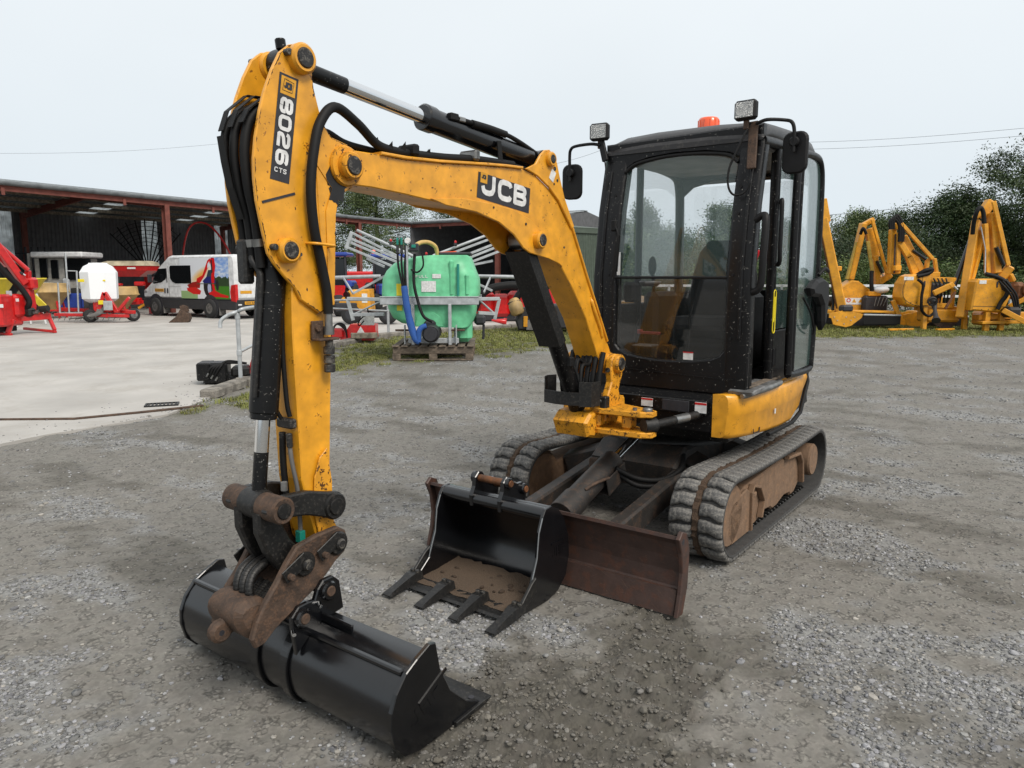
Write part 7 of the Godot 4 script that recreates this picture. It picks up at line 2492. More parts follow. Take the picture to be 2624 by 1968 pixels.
func build_left_machines() -> void:
	var s := thing("grass_seeder", "red grass harrow with white seed tank on two small wheels", "seeder", V(-14.3, 0, -25.9), 0, "parked red machines")
	wheel(s, V(-0.16, 0.22, 0.4), 0.22, 0.2, V(0.75, 0, 0.66), M.steel)
	wheel(s, V(0.95, 0.22, -0.3), 0.22, 0.2, V(0.75, 0, 0.66), M.steel)
	var mb := MB.new()
	var rings := []
	for e in [[0.62, 0.28], [0.72, 0.46], [0.80, 0.56], [1.70, 0.58], [1.90, 0.45], [1.98, 0.3], [2.02, 0.28]]:
		var r := PackedVector3Array()
		for k in 8:
			var a := TAU * (k + 0.5) / 8 + 0.3
			r.append(V(0.02 + cos(a) * e[1] * 1.06, e[0], -sin(a) * e[1] * 0.95))
		rings.append(r)
	mb.loft(rings, true, -1)
	part(mb, "seed_tank", M.white_plastic, s)
	block(s, "tank_emblem", M.sign_yellow, V(-0.28, 1.42, 0.58), V(0.22, 0.1, 0.02), 0.04)
	block(s, "tank_emblem", M.sign_yellow, V(0.40, 1.42, 0.42), V(0.12, 0.06, 0.02), 0.02)
	block(s, "metering_unit", M.black_print, V(0.0, 0.5, 0.1), V(0.5, 0.3, 0.4), 0.03)
	bar(s, "main_beam", M.red, V(-1.66, 0.42, -0.3), V(1.32, 0.34, 0.3), 0.12, 0.12)
	bar(s, "front_beam", M.red, V(-1.44, 0.26, 0.3), V(1.21, 0.22, 0.5), 0.1, 0.1)
	bar(s, "tower_leg", M.red, V(0.12, 0.35, 0.4), V(0.39, 1.01, 0.4), 0.1, 0.14)
	bar(s, "tower_leg", M.red, V(0.39, 1.01, 0.4), V(0.77, 0.35, 0.4), 0.1, 0.14)
	bar(s, "tower_leg", M.red, V(0.77, 0.35, 0.4), V(1.23, 0.85, 0.4), 0.08, 0.1)
	block(s, "tower_plate", M.red, V(0.22, 0.54, 0.3), V(0.6, 0.4, 0.12), 0.03)
	block(s, "yellow_disc", M.sign_yellow, V(0.29, 0.68, 0.5), V(0.18, 0.14, 0.02), 0.05)
	block(s, "step_plate", M.galv, V(0.58, 0.58, 0.6), V(0.3, 0.32, 0.04), 0.01)
	for k in 14:
		var x := -1.55 + k * 0.19
		rod(s, "spring_tine", M.steel, curve([V(x, 0.36, 0.1), V(x - 0.03, 0.3, 0.25), V(x - 0.16, 0.06, 0.3)]), 0.009, 5)
	for k in 5:
		rod(s, "seed_hose", M.mid_grey, curve([V(0.05 + k * 0.06, 0.62, 0.3), V(0.12 + k * 0.05, 0.35, 0.5), V(-0.3 + k * 0.1, 0.2, 0.55), V(-0.9 + k * 0.25, 0.12, 0.4)]), 0.025, 6)
	for k in 3:
		rod(s, "platform_post", M.galv, [V(-1.28 + 0.32 * k, 0.3, 0.25), V(-1.3 + 0.34 * k, [1.35, 2.35, 1.75][k], 0.2)], 0.03, 6)
	rod(s, "platform_rail", M.galv, [V(-0.96, 1.75, 0.2), V(-0.62, 1.74, 0.2)], 0.02, 6)
	bar(s, "platform_foot", M.galv, V(-1.3, 0.3, 0.25), V(-0.5, 0.32, 0.25), 0.06, 0.05)
	bar(s, "blue_frame", M.blue_paint, V(-0.75, 0.3, -0.1), V(-0.72, 0.9, -0.1), 0.05, 0.05)
	bar(s, "blue_frame", M.blue_paint, V(0.1, 0.3, -0.3), V(0.1, 0.9, -0.3), 0.05, 0.05)
	block(s, "grey_tub", M.mid_grey, V(-0.32, 0.58, -0.3), V(0.75, 0.5, 0.3), 0.05)
	for e in [["tan fertiliser spreader hopper behind the red hedge cutter", V(-3.1, 0.26, -2.3), 0.62, 1.05, 0.26], ["tan fertiliser spreader hopper between the white seed tank and the van", V(-0.8, 0.21, -2.7), 0.74, 0.98, 0.2]]:
		var b: Vector3 = e[1] + V(-14.3, 0, -25.9)
		var t := thing("spreader", e[0], "spreader", V(b.x, 0, b.z), 0, "round hopper spreaders")
		hopper(t, V(0, e[4], 0), e[2], e[3], M.tan)
		for k in 4:
			var a := TAU * k / 4 + 0.6
			bar(t, "leg", M.red, V(cos(a) * 0.5, 0.0, sin(a) * 0.5), V(cos(a) * 0.35, 0.75, sin(a) * 0.35), 0.06, 0.06)
		bar(t, "frame", M.red, V(-0.5, 0.3, 0.4), V(0.6, 0.3, 0.4), 0.07, 0.07)
	for e in [["yellow seed cone nearest the red cutter's arm", V(-1.41, 1.12, 2.9), 0.42], ["yellow seed cone behind the red cutter's mast", V(-1.45, 1.26, 1.4), 0.46]]:
		var b: Vector3 = e[1] + V(-14.3, 0, -25.9)
		var t := thing("cone_spreader", e[0], "spreader", V(b.x, 0, b.z), 0, "yellow cone spreaders")
		mb = MB.new()
		mb.lathe(V(0, 0.95, 0), [Vector2(0.08, 0), Vector2(e[2] * 0.9, 0.5), Vector2(e[2], 0.52), Vector2(e[2] * 0.97, 0.56), Vector2(e[2] * 0.9, 0.52), Vector2(0.05, 0.06)], 20)
		part(mb, "cone", M.cone_yellow, t)
		bar(t, "stand", M.cone_yellow, V(0.0, 0.95, 0), V(0.45, 0.55, 0.1), 0.06, 0.22)
		for k in 2: bar(t, "leg", M.white_paint, V(-0.12 + 0.5 * k, 0, 0), V(-0.1 + 0.25 * k, 1.0, 0), 0.05, 0.05)
	# old tractor with a square cab
	var tr := thing("old_tractor", "old grey tractor with square white-roofed cab parked in the shed mouth", "tractor", V(-19.0, 0, -31.0))
	block(tr, "cab_roof", M.white_paint, V(0.68, 2.43, 0), V(2.1, 0.22, 1.6), 0.05)
	for px in [-0.9, -0.5, -0.06, 1.38]:

		bar(tr, "cab_pillar", M.cab_grey, V(px, 0.6, 0), V(px, 2.5, 0), 0.1, 0.14)
	block(tr, "cab_side", M.cab_grey, V(-0.5, 1.13, -0.3), V(0.75, 0.6, 1.2), 0.03)
	block(tr, "cab_body", M.cab_grey, V(0.49, 1.61, -0.2), V(2.0, 1.4, 1.1), 0.04)
	block(tr, "cab_window", M.window_dark, V(1.3, 1.85, 0.4), V(1.1, 0.85, 0.03), 0.01)
	block(tr, "door_window", M.window_dark, V(0.35, 1.85, 0.4), V(0.3, 0.75, 0.03), 0.01)
	block(tr, "door_window", M.window_dark, V(-0.07, 1.88, 0.45), V(0.32, 0.8, 0.03), 0.01)
	block(tr, "bonnet", M.tan, V(-0.37, 0.98, 0.4), V(0.8, 0.5, 0.8), 0.06)
	block(tr, "fuel_tank", M.cream, V(0.34, 1.05, 1.4), V(0.9, 0.55, 0.5), 0.06)
	block(tr, "loader_frame", M.galv, V(1, 1.14, 0.8), V(0.3, 0.7, 0.2), 0.08)
	block(tr, "chassis", M.blue_paint, V(1.24, 0.58, 0.2), V(1.4, 0.6, 0.9), 0.05)
	wheel(tr, V(-0.9, 0.7, 0.3), 0.7, 0.4, V(0, 0, 1), M.cream)
	wheel(tr, V(1.1, 0.55, 0.3), 0.55, 0.35, V(0, 0, 1), M.cream)
	for px in [0.15, 1.13]: block(tr, "cab_lamp", M.black_print, V(px, 2.42, 0.7), V(0.2, 0.12, 0.1), 0.03)
	# red spreader with a cream cover
	var rs := thing("drill_hopper", "dark red seed drill hopper under a cream cover beside the van", "seed drill", V(-16.0, 0, -31.5), 0, "parked red machines")
	mb = MB.new()
	rings = []
	for e in [[1.55, 0.5, 0.35], [1.80, 0.92, 0.5], [2.0, 0.95, 0.55]]:
		rings.append(PackedVector3Array([V(-e[1], e[0], e[2]), V(e[1], e[0], e[2]), V(e[1], e[0], -e[2]), V(-e[1], e[0], -e[2])]))
	mb.loft(rings, true, -1)
	part(mb, "hopper", M.red, rs)
	mb = MB.new()
	rings = []
	for e in [[2.0, 0.97, 0.57], [2.14, 0.93, 0.5], [2.2, 0.8, 0.3]]:
		rings.append(PackedVector3Array([V(-e[1], e[0], e[2]), V(e[1], e[0], e[2]), V(e[1], e[0], -e[2]), V(-e[1], e[0], -e[2])]))
	mb.loft(rings, true, -1)
	part(mb, "cover", M.cream, rs)
	rng.seed = 8
	for k in 10:
		block(rs, "metering_box", M.red, V(rng.randf_range(-0.6, 0.8), rng.randf_range(0.5, 1.4), rng.randf_range(0.1, 0.5)), V(rng.randf_range(0.15, 0.4), rng.randf_range(0.1, 0.3), 0.25), 0.03)
	for k in 6:
		rod(rs, "seed_pipe", M.rubber, curve([V(-0.85 + 0.1 * k, 1.6, 0.3), V(-0.9 + 0.12 * k, 1.1, 0.45), V(-0.7 + 0.1 * k, 0.5, 0.4)]), 0.045, 6)
	bar(rs, "frame", M.red, V(-0.9, 0.5, 0.2), V(0.95, 0.5, 0.2), 0.14, 0.14)
	for k in 2: bar(rs, "stand", M.red, V(-0.8 + 1.6 * k, 0, 0.2), V(-0.8 + 1.6 * k, 0.5, 0.2), 0.1, 0.1)
	bar(rs, "yellow_drawbar", M.hedge_yellow, V(0.5, 0.25, 0.6), V(1.3, 0.75, 0.5), 0.08, 0.1)
	block(rs, "name_print", M.white_print, V(0.3, 1.9, 0.555), V(0.34, 0.07, 0.01), 0)
	# rotary rake folded upright deep in the shed
	var rk := thing("rotary_rake", "dark folded rotary hay rake standing in the shed beside the post", "hay rake", V(-18.4, 0, -38.0))
	bar(rk, "stand", M.red, V(0, 0, 0), V(0, 1.8, 0), 0.35, 0.4)
	for k in 9:
		var a := lerpf(-0.75, 0.75, k / 8.0)
		rod(rk, "tine_arm", M.rubber, [V(0, 1.8, 0), V(sin(a) * 2.6, 1.8 + cos(a) * 2.6, 0.1)], 0.035, 5)
	for k in 7:
		var rr := 1.3 + k * 0.19
		var arc := []
		for i in 9:
			var a := lerpf(-0.75, 0.75, i / 8.0)
			arc.append(V(sin(a) * rr, 1.8 + cos(a) * rr, 0.12))
		rod(rk, "tine_row", M.rubber, arc, 0.014, 4)
	rod(rk, "hoop", M.red, curve([V(1.6, 0.2, 0), V(1.7, 2.2, 0), V(2.2, 4.0, 0), V(3.2, 4.1, 0), V(4.2, 2.6, 0), V(4.6, 0.4, 0)]), 0.05, 6)
	block(rk, "gearbox", M.black_print, V(0, 1.75, 0.1), V(0.7, 0.4, 0.5), 0.1)
	block(rk, "red_panel", M.red, V(4.0, 1.2, 0.2), V(6.0, 1.8, 0.2), 0.05)
	var hr := thing("harrow_frame", "black folded harrow frame standing upright behind the old tractor", "harrow", V(-21.6, 0, -34.5))
	for k in 5: bar(hr, "upright", M.black_print, V(-0.7 + k * 0.3, 0, 0), V(-0.7 + k * 0.3, 2.9, 0), 0.08, 0.08)
	for k in 3: bar(hr, "cross_bar", M.black_print, V(-1.1, 1.0 + k * 0.8, 0.1), V(0.9, 1.0 + k * 0.8, 0.1), 0.07, 0.07)
	# rusty bucket on the concrete
	var rb := thing("rusty_bucket", "small rusty digger bucket standing alone on the concrete", "bucket", V(-11.45, -0.012, -25.7), 0.2)
	mb = MB.new()
	mb.prism(P([-0.36, 0.0, 0.26, 0.0, 0.32, 0.12, 0.30, 0.28, 0.12, 0.42, 0.02, 0.44, -0.10, 0.22, -0.34, 0.03]), -0.2, 0.2, 0.01)
	part(mb, "shell", M.rust, rb)
	for z in [-0.09, 0.09]:
		mb = MB.new()
		mb.prism(P([0.02, 0.38, 0.0, 0.56, 0.10, 0.60, 0.24, 0.54, 0.27, 0.36]), z - 0.015, z + 0.015, 0.005)
		part(mb, "lug", M.rust, rb)
	mb = MB.new()
	mb.cyl(V(0.10, 0.53, -0.1), V(0.10, 0.53, 0.1), 0.03, 10)
	part(mb, "pin", M.rust, rb)

func build_handrail() -> void:
	var h := thing("handrail", "galvanised tube handrail along the kerb above the concrete yard", "handrail", V(-3.94, 0, -10.67))
	rod(h, "post", M.galv, [V(0, -0.02, 0), V(0, 1.03, 0)], 0.03, 12)
	rod(h, "post", M.galv, [V(0.68, -0.02, -8.9), V(0.68, 0.98, -8.9)], 0.035, 12)
	rod(h, "top_rail", M.galv, curve([V(-0.21, 0.83, 0.12), V(-0.2, 0.93, 0.1), V(-0.12, 1.0, 0.06), V(0.0, 1.05, 0), V(0.1, 1.1, -0.6), V(-0.1, 1.02, -6.1), V(0.68, 0.95, -8.9)], 8), 0.027, 12)
	rod(h, "middle_rail", M.galv, [V(0, 0.47, 0), V(0.06, 0.55, -0.6), V(-0.1, 0.84, -6.1), V(0.66, 0.66, -8.9)], 0.022, 10)
	for y in [1.0, 0.47]:
		var mb := MB.new()
		mb.cyl(V(0, y - 0.05, 0), V(0, y + 0.03, 0), 0.038, 12, 0.005)
		part(mb, "clamp", M.galv, h)
	block(h, "base_flange", M.galv, V(0.68, 0.0, -8.9), V(0.16, 0.02, 0.16), 0.004)
	# black hydraulic attachment on the yard by the post
	var a := thing("hydraulic_attachment", "black hydraulic attachment with looped hoses and red bracket on concrete by handrail", "attachment", V(-4.35, -0.012, -10.95), 0.2)
	block(a, "guard", M.black_paint, V(-0.18, 0.19, 0.05), V(0.2, 0.26, 0.4), 0.02)
	block(a, "guard", M.black_paint, V(0.02, 0.17, 0.08), V(0.26, 0.30, 0.36), 0.03)
	block(a, "base", M.black_paint, V(0.15, 0.07, 0.0), V(0.7, 0.14, 0.45), 0.03)
	block(a, "motor", M.black_steel, V(0.32, 0.18, 0.1), V(0.26, 0.16, 0.3), 0.04)
	for k in 4: rod(a, "hose", M.rubber, curve([V(-0.12 + 0.03 * k, 0.12, 0.28), V(-0.06 + 0.04 * k, 0.26, 0.3), V(0.15, 0.31 + 0.01 * k, 0.2), V(0.4, 0.29, 0.1)]), 0.017, 8)
	for k in 3: rod(a, "fitting", M.steel, [V(-0.13 + 0.06 * k, 0.13 - 0.03 * k, 0.3), V(-0.10 + 0.06 * k, 0.18 - 0.03 * k, 0.31)], 0.014, 6)
	bar(a, "bracket", M.red, V(0.45, 0.1, 0.05), V(0.55, 0.42, 0.0), 0.12, 0.1)

# ---------------------------------------------------------------- sprayer on its pallet and the things behind it
func rounded_ring(x0: float, x1: float, z0: float, z1: float, y: float, r: float) -> PackedVector3Array:
	var out := PackedVector3Array()
	for q in round_rect(x1 - x0, z1 - z0, r, 4): out.append(V((x0 + x1) / 2 + q.x, y, (z0 + z1) / 2 - q.y))
	return out

func build_sprayer() -> void:
	var pal := thing("pallet", "weathered wooden pallet under the green sprayer", "pallet", V(-1.5, 0, -14.6), 0.03)
	for z in [0.78, -0.1, -0.95]:
		var mb := MB.new()
		mb.box(V(0, 0.012, z), V(1.5, 0.024, 0.1), 0.004)
		part(mb, "bottom_board", M.wood, pal)
		for x in [-0.68, 0.0, 0.68]: block(pal, "block", M.wood, V(x, 0.075, z), V(0.15, 0.1, 0.1), 0.006)
		block(pal, "stringer", M.wood, V(0, 0.19, z), V(1.5, 0.13, 0.05), 0.006)
	for k in 9: block(pal, "deck_board", M.wood, V(-0.7 + k * 0.175, 0.265, -0.08), V(0.13, 0.022, 1.85), 0.004)
	var s := thing("crop_sprayer", "green plastic crop sprayer tank in galvanised frame with folded spray booms", "sprayer", V(-1.5, 0, -14.6))
	var mb := MB.new()
	var rings := []
	for e in [[1.18, -0.96, 0.86, 0.22], [1.26, -0.97, 0.87, 0.24], [1.52, -0.95, 0.86, 0.28], [1.66, -0.88, 0.80, 0.3], [1.80, -0.74, 0.75, 0.3], [1.88, -0.5, 0.72, 0.28], [1.93, -0.3, 0.70, 0.2], [1.95, 0.0, 0.66, 0.14]]:
		rings.append(rounded_ring(e[1], e[2], -0.62, 0.68 - maxf(0, e[0] - 1.6) * 0.25, e[0], e[3]))
	mb.loft(rings, true, 1)
	part(mb, "upper_tank", M.green_tank, s)
	mb = MB.new()
	rings = []
	for e in [[1.14, -0.88, 0.80, 0.22], [0.95, -0.86, 0.80, 0.22], [0.78, -0.78, 0.78, 0.24], [0.68, -0.62, 0.74, 0.24], [0.62, -0.3, 0.70, 0.2], [0.60, 0.1, 0.66, 0.14]]:
		rings.append(rounded_ring(e[1], e[2], -0.55, 0.62, e[0], e[3]))
	rings.reverse()
	mb.loft(rings, true, 1)
	mb.box(V(0.58, 0.52, 0.2), V(0.3, 0.42, 0.5), 0.08)
	part(mb, "lower_tank", M.green_tank, s)
	# shoulder ribs moulded in the tank face
	for e in [[0.33, 0.42, 1.86], [0.62, 0.70, 1.6]]:
		mb = MB.new()
		mb.box(V((e[0] + e[1]) / 2, (1.2 + e[2]) / 2, 0.66), V(e[1] - e[0], e[2] - 1.2, 0.09), 0.03)
		part(mb, "moulded_rib", M.green_tank, s)
	mb = MB.new()
	mb.tube([V(0.50, 1.78, 0.70), V(0.50, 1.2, 0.74)], 0.025, 8)
	part(mb, "sight_tube", M.teal, s)
	mb = MB.new()
	mb.prism(P([-0.33, 0.62, -0.28, 0.80, -0.16, 0.89, 0.02, 0.89, 0.15, 0.80, 0.20, 0.62]), 0.60, 0.632, 0.004)
	part(mb, "pump_recess", M.green_tank, s)
	block(s, "lid", M.black_print, V(0.42, 1.98, 0.1), V(0.62, 0.06, 0.6), 0.02)
	bar(s, "lid_band", M.orange_lens, V(0.05, 2.0, 0.3), V(0.45, 2.02, 0.35), 0.04, 0.02, 0.004)
	for z in [0.71, -0.65]:
		bar(s, "frame_rail", M.galv, V(-0.96, 1.10, z), V(0.88, 1.10, z), 0.05, 0.14)
		bar(s, "flange", M.galv, V(-0.96, 1.178, z), V(0.88, 1.178, z), 0.07, 0.02, 0.004)
		for x in [-0.35, 0.34]: bar(s, "frame_leg", M.galv, V(x, 0.28, z + 0.01), V(x, 1.04, z), 0.06, 0.09)
	for x in [-0.35, 0.34]: bar(s, "frame_foot", M.galv, V(x, 0.31, 0.70), V(x, 0.31, -0.65), 0.09, 0.05)
	bar(s, "cross_bar", M.galv, V(-0.45, 0.36, 0.68), V(0.5, 0.36, 0.68), 0.06, 0.1)
	for x in [-0.50, 0.46]: bar(s, "hitch_plate", M.galv, V(x, 0.3, 0.75), V(x, 0.66, 0.75), 0.02, 0.11, 0.004)
	for e in [[-0.68, -0.42], [0.36, 0.62]]:
		mb = MB.new()
		mb.cyl(V(e[0], 0.56, 0.74), V(e[1], 0.56, 0.74), 0.02, 10)
		part(mb, "hitch_pin", M.rust, s)
	# pump, hoses, valves
	mb = MB.new()
	mb.cyl(V(0.0, 0.50, 0.95), V(0.0, 0.52, 0.45), 0.16, 20, 0.02)
	mb.cyl(V(0.0, 0.50, 0.96), V(0.0, 0.50, 1.0), 0.13, 20, 0.01)
	mb.box(V(-0.04, 0.66, 0.62), V(0.22, 0.16, 0.2), 0.04)
	part(mb, "pump", M.black_print, s)
	rod(s, "feed_hose", M.rubber, curve([V(-0.3, 1.96, 0.7), V(-0.31, 1.47, 0.8), V(-0.24, 1.12, 0.85), V(-0.13, 0.83, 0.9), V(0.03, 0.73, 0.9)]), 0.028, 8)
	for k in 3: rod(s, "valve_hose", M.rubber, curve([V(-0.60 + k * 0.075, 2.0, 0.78), V(-0.59 + k * 0.06, 1.75, 0.80), V(-0.53 + k * 0.035, 1.45, 0.82), V(-0.5 + k * 0.02, 1.3, 0.82)]), 0.02, 8)
	mb = MB.new()
	mb.tube(curve([V(-0.48, 1.38, 0.88), V(-0.44, 1.05, 0.9), V(-0.37, 0.69, 0.92), V(-0.28, 0.43, 0.96), V(-0.2, 0.35, 0.98)], 6), [0.055, 0.06, 0.062, 0.058, 0.064, 0.06, 0.066, 0.064, 0.066, 0.06, 0.064, 0.066, 0.07, 0.066, 0.07, 0.066, 0.07, 0.068, 0.07, 0.068, 0.066, 0.06, 0.058, 0.055, 0.05], 12)
	mb.tube(curve([V(-0.22, 0.36, 0.98), V(-0.21, 0.55, 0.98), V(-0.15, 0.63, 0.96), V(-0.08, 0.65, 0.94)], 5), 0.05, 12)
	part(mb, "blue_hose_sleeve", M.blue_fabric, s)
	bar(s, "valve_post", M.galv, V(-0.43, 1.1, 0.78), V(-0.43, 2.12, 0.78), 0.04, 0.05)
	for k in 3:
		mb = MB.new()
		mb.cyl(V(-0.60 + k * 0.075, 1.98, 0.78), V(-0.60 + k * 0.075, 2.12, 0.78), 0.026, 10)
		part(mb, "valve", M.black_print, s)
		mb = MB.new()
		mb.box(V(-0.60 + k * 0.075, 2.19, 0.78), V(0.04, 0.13, 0.04), 0.01)
		part(mb, "valve_handle", M.teal, s)
	mb = MB.new()
	mb.cyl(V(-0.41, 2.20, 0.78), V(-0.41, 2.20, 0.84), 0.055, 18, 0.006)
	part(mb, "pressure_gauge", M.white_print, s)
	block(s, "control_head", M.black_print, V(-0.30, 2.08, 0.76), V(0.17, 0.15, 0.12), 0.02)
	block(s, "control_knob", M.teal, V(-0.30, 2.10, 0.83), V(0.08, 0.06, 0.02), 0.01)
	rod(s, "return_hose", M.cream_hose, curve([V(-0.28, 2.12, 0.7), V(-0.18, 2.18, 0.6), V(-0.05, 2.18, 0.5), V(0.06, 2.10, 0.4), V(0.09, 1.94, 0.35)]), 0.04, 10)
	rod(s, "loop_hose", M.rubber, curve([V(-0.15, 1.98, 0.8), V(-0.13, 1.75, 0.82), V(-0.24, 1.63, 0.82), V(-0.36, 1.68, 0.8)]), 0.016, 8)
	# printed labels
	for e in [[-0.05, 1.37, 0.27, 0.2, "white_print"], [-0.60, 1.31, 0.10, 0.22, "sign_yellow"], [-0.61, 0.97, 0.10, 0.1, "sign_yellow"], [0.10, 1.56, 0.16, 0.08, "white_print"]]:
		block(s, "label", M[e[4]], V(e[0], e[1], 0.688 if e[1] > 1.15 else 0.625), V(e[2], e[3], 0.006), 0)
	mb = MB.new()
	letters(mb, "FULL", V(-0.29, 1.53, 0.692), V(0.05, 0, 0), V(0, 0.05, 0), V(0, 0, 1), 0.2, 0.2)
	part(mb, "lettering", M.white_print, s)
	# folded spray booms: two trusses that rise outward
	for side in [-1, 1]:
		var a0: Vector3 = [V(-2.08, 2.16, -1.6), V(1.4, 2.45, -1.6)][(side + 1) / 2]
		var lines := []
		if side < 0: lines = [[V(-1.84, 2.54, -1.7), V(-0.59, 1.98, -1.4)], [V(-1.94, 2.48, -1.7), V(-0.68, 1.85, -1.4)], [V(-1.97, 2.36, -1.7), V(-0.84, 1.89, -1.4)], [V(-1.99, 2.28, -1.7), V(-0.93, 1.85, -1.4)], [V(-2.06, 2.18, -1.7), V(-1.05, 1.77, -1.4)], [V(-1.65, 1.94, -1.7), V(-1.22, 1.76, -1.4)]]
		else: lines = [[V(-0.18, 1.99, -1.4), V(1.08, 2.48, -1.7)], [V(0.16, 2.02, -1.4), V(1.31, 2.46, -1.7)], [V(0.49, 1.99, -1.4), V(1.4, 2.36, -1.7)], [V(0.57, 1.94, -1.4), V(1.44, 2.29, -1.7)], [V(0.61, 1.85, -1.4), V(1.48, 2.19, -1.7)], [V(0.61, 1.79, -1.4), V(1.08, 1.89, -1.7)]]
		for k in lines.size():
			if k == 0: rod(s, "spray_pipe", M.galv, lines[k], 0.03, 8)
			else: bar(s, "boom_rail", M.galv, lines[k][0], lines[k][1], 0.03, 0.05, 0.004)
		if side < 0: bar(s, "boom_end_frame", M.galv, V(-1.95, 2.51, -1.7), V(-2.09, 2.15, -1.7), 0.05, 0.08, 0.006)
		# lower frame that carries the boom
		var f := [V(-1.9, 1.1, -0.8), V(-1.1, 1.09, -0.6), V(-1.11, 0.79, -0.6), V(-1.79, 0.77, -0.8)] if side < 0 else [V(1.24, 1.1, -0.8), V(0.81, 1.1, -0.6), V(0.81, 0.82, -0.6), V(1.14, 0.79, -0.8)]
		bar(s, "boom_frame", M.galv, f[0], f[1], 0.05, 0.07, 0.006)
		bar(s, "boom_frame", M.galv, f[0], f[3] + V(0, -0.12, 0), 0.05, 0.07, 0.006)
		bar(s, "boom_frame", M.galv, f[2], f[3], 0.05, 0.07, 0.006)
		rod(s, "brace", M.galv, [f[3], f[1]], 0.02, 6)
		rod(s, "upper_pipe", M.galv, [V(-2.77, 1.52, -2.4), V(-1.48, 1.56, -2.4)] if side < 0 else [V(0.7, 1.56, -2.4), V(2.21, 1.53, -2.4)], 0.045, 10)
		bar(s, "stay", M.galv, V(-2.28, 1.52, -2.2) if side < 0 else V(1.01, 1.52, -2.2), V(-1.95, 1.19, -1.6) if side < 0 else V(0.89, 1.21, -1.6), 0.03, 0.05, 0.004)
		bar(s, "stay", M.galv, V(-1.95, 1.19, -1.6) if side < 0 else V(0.76, 1.39, -1.8), V(-1.29, 1.56, -1.8) if side < 0 else V(1.07, 1.24, -1.8), 0.03, 0.05, 0.004)
	for e in [V(-1.07, 2.31, -1.4), V(0.3, 2.28, -1.4), V(-0.3, 2.03, -1.2)]:
		block(s, "nozzle_cap", M.red, e, V(0.05, 0.06, 0.05), 0.015)
		block(s, "nozzle_body", M.black_print, e + V(0, -0.06, 0), V(0.07, 0.07, 0.06), 0.015)
	block(s, "filter_bowl", M.black_print, V(0.87, 0.71, 0), V(0.22, 0.2, 0.2), 0.05)
	bar(s, "parking_leg", M.black_print, V(0.94, 0.62, -0.1), V(0.93, 0.32, -0.1), 0.05, 0.05)
	block(s, "notice_board", M.white_print, V(-1.53, 0.65, -1), V(0.28, 0.22, 0.02), 0.004)
	rod(s, "hanging_hose", M.rubber, curve([V(-1.51, 0.9, -0.9), V(-1.5, 0.77, -0.9), V(-1.61, 0.72, -0.9), V(-1.71, 0.59, -0.9), V(-1.68, 0.54, -0.9), V(-1.59, 0.64, -0.9)]), 0.014, 6)

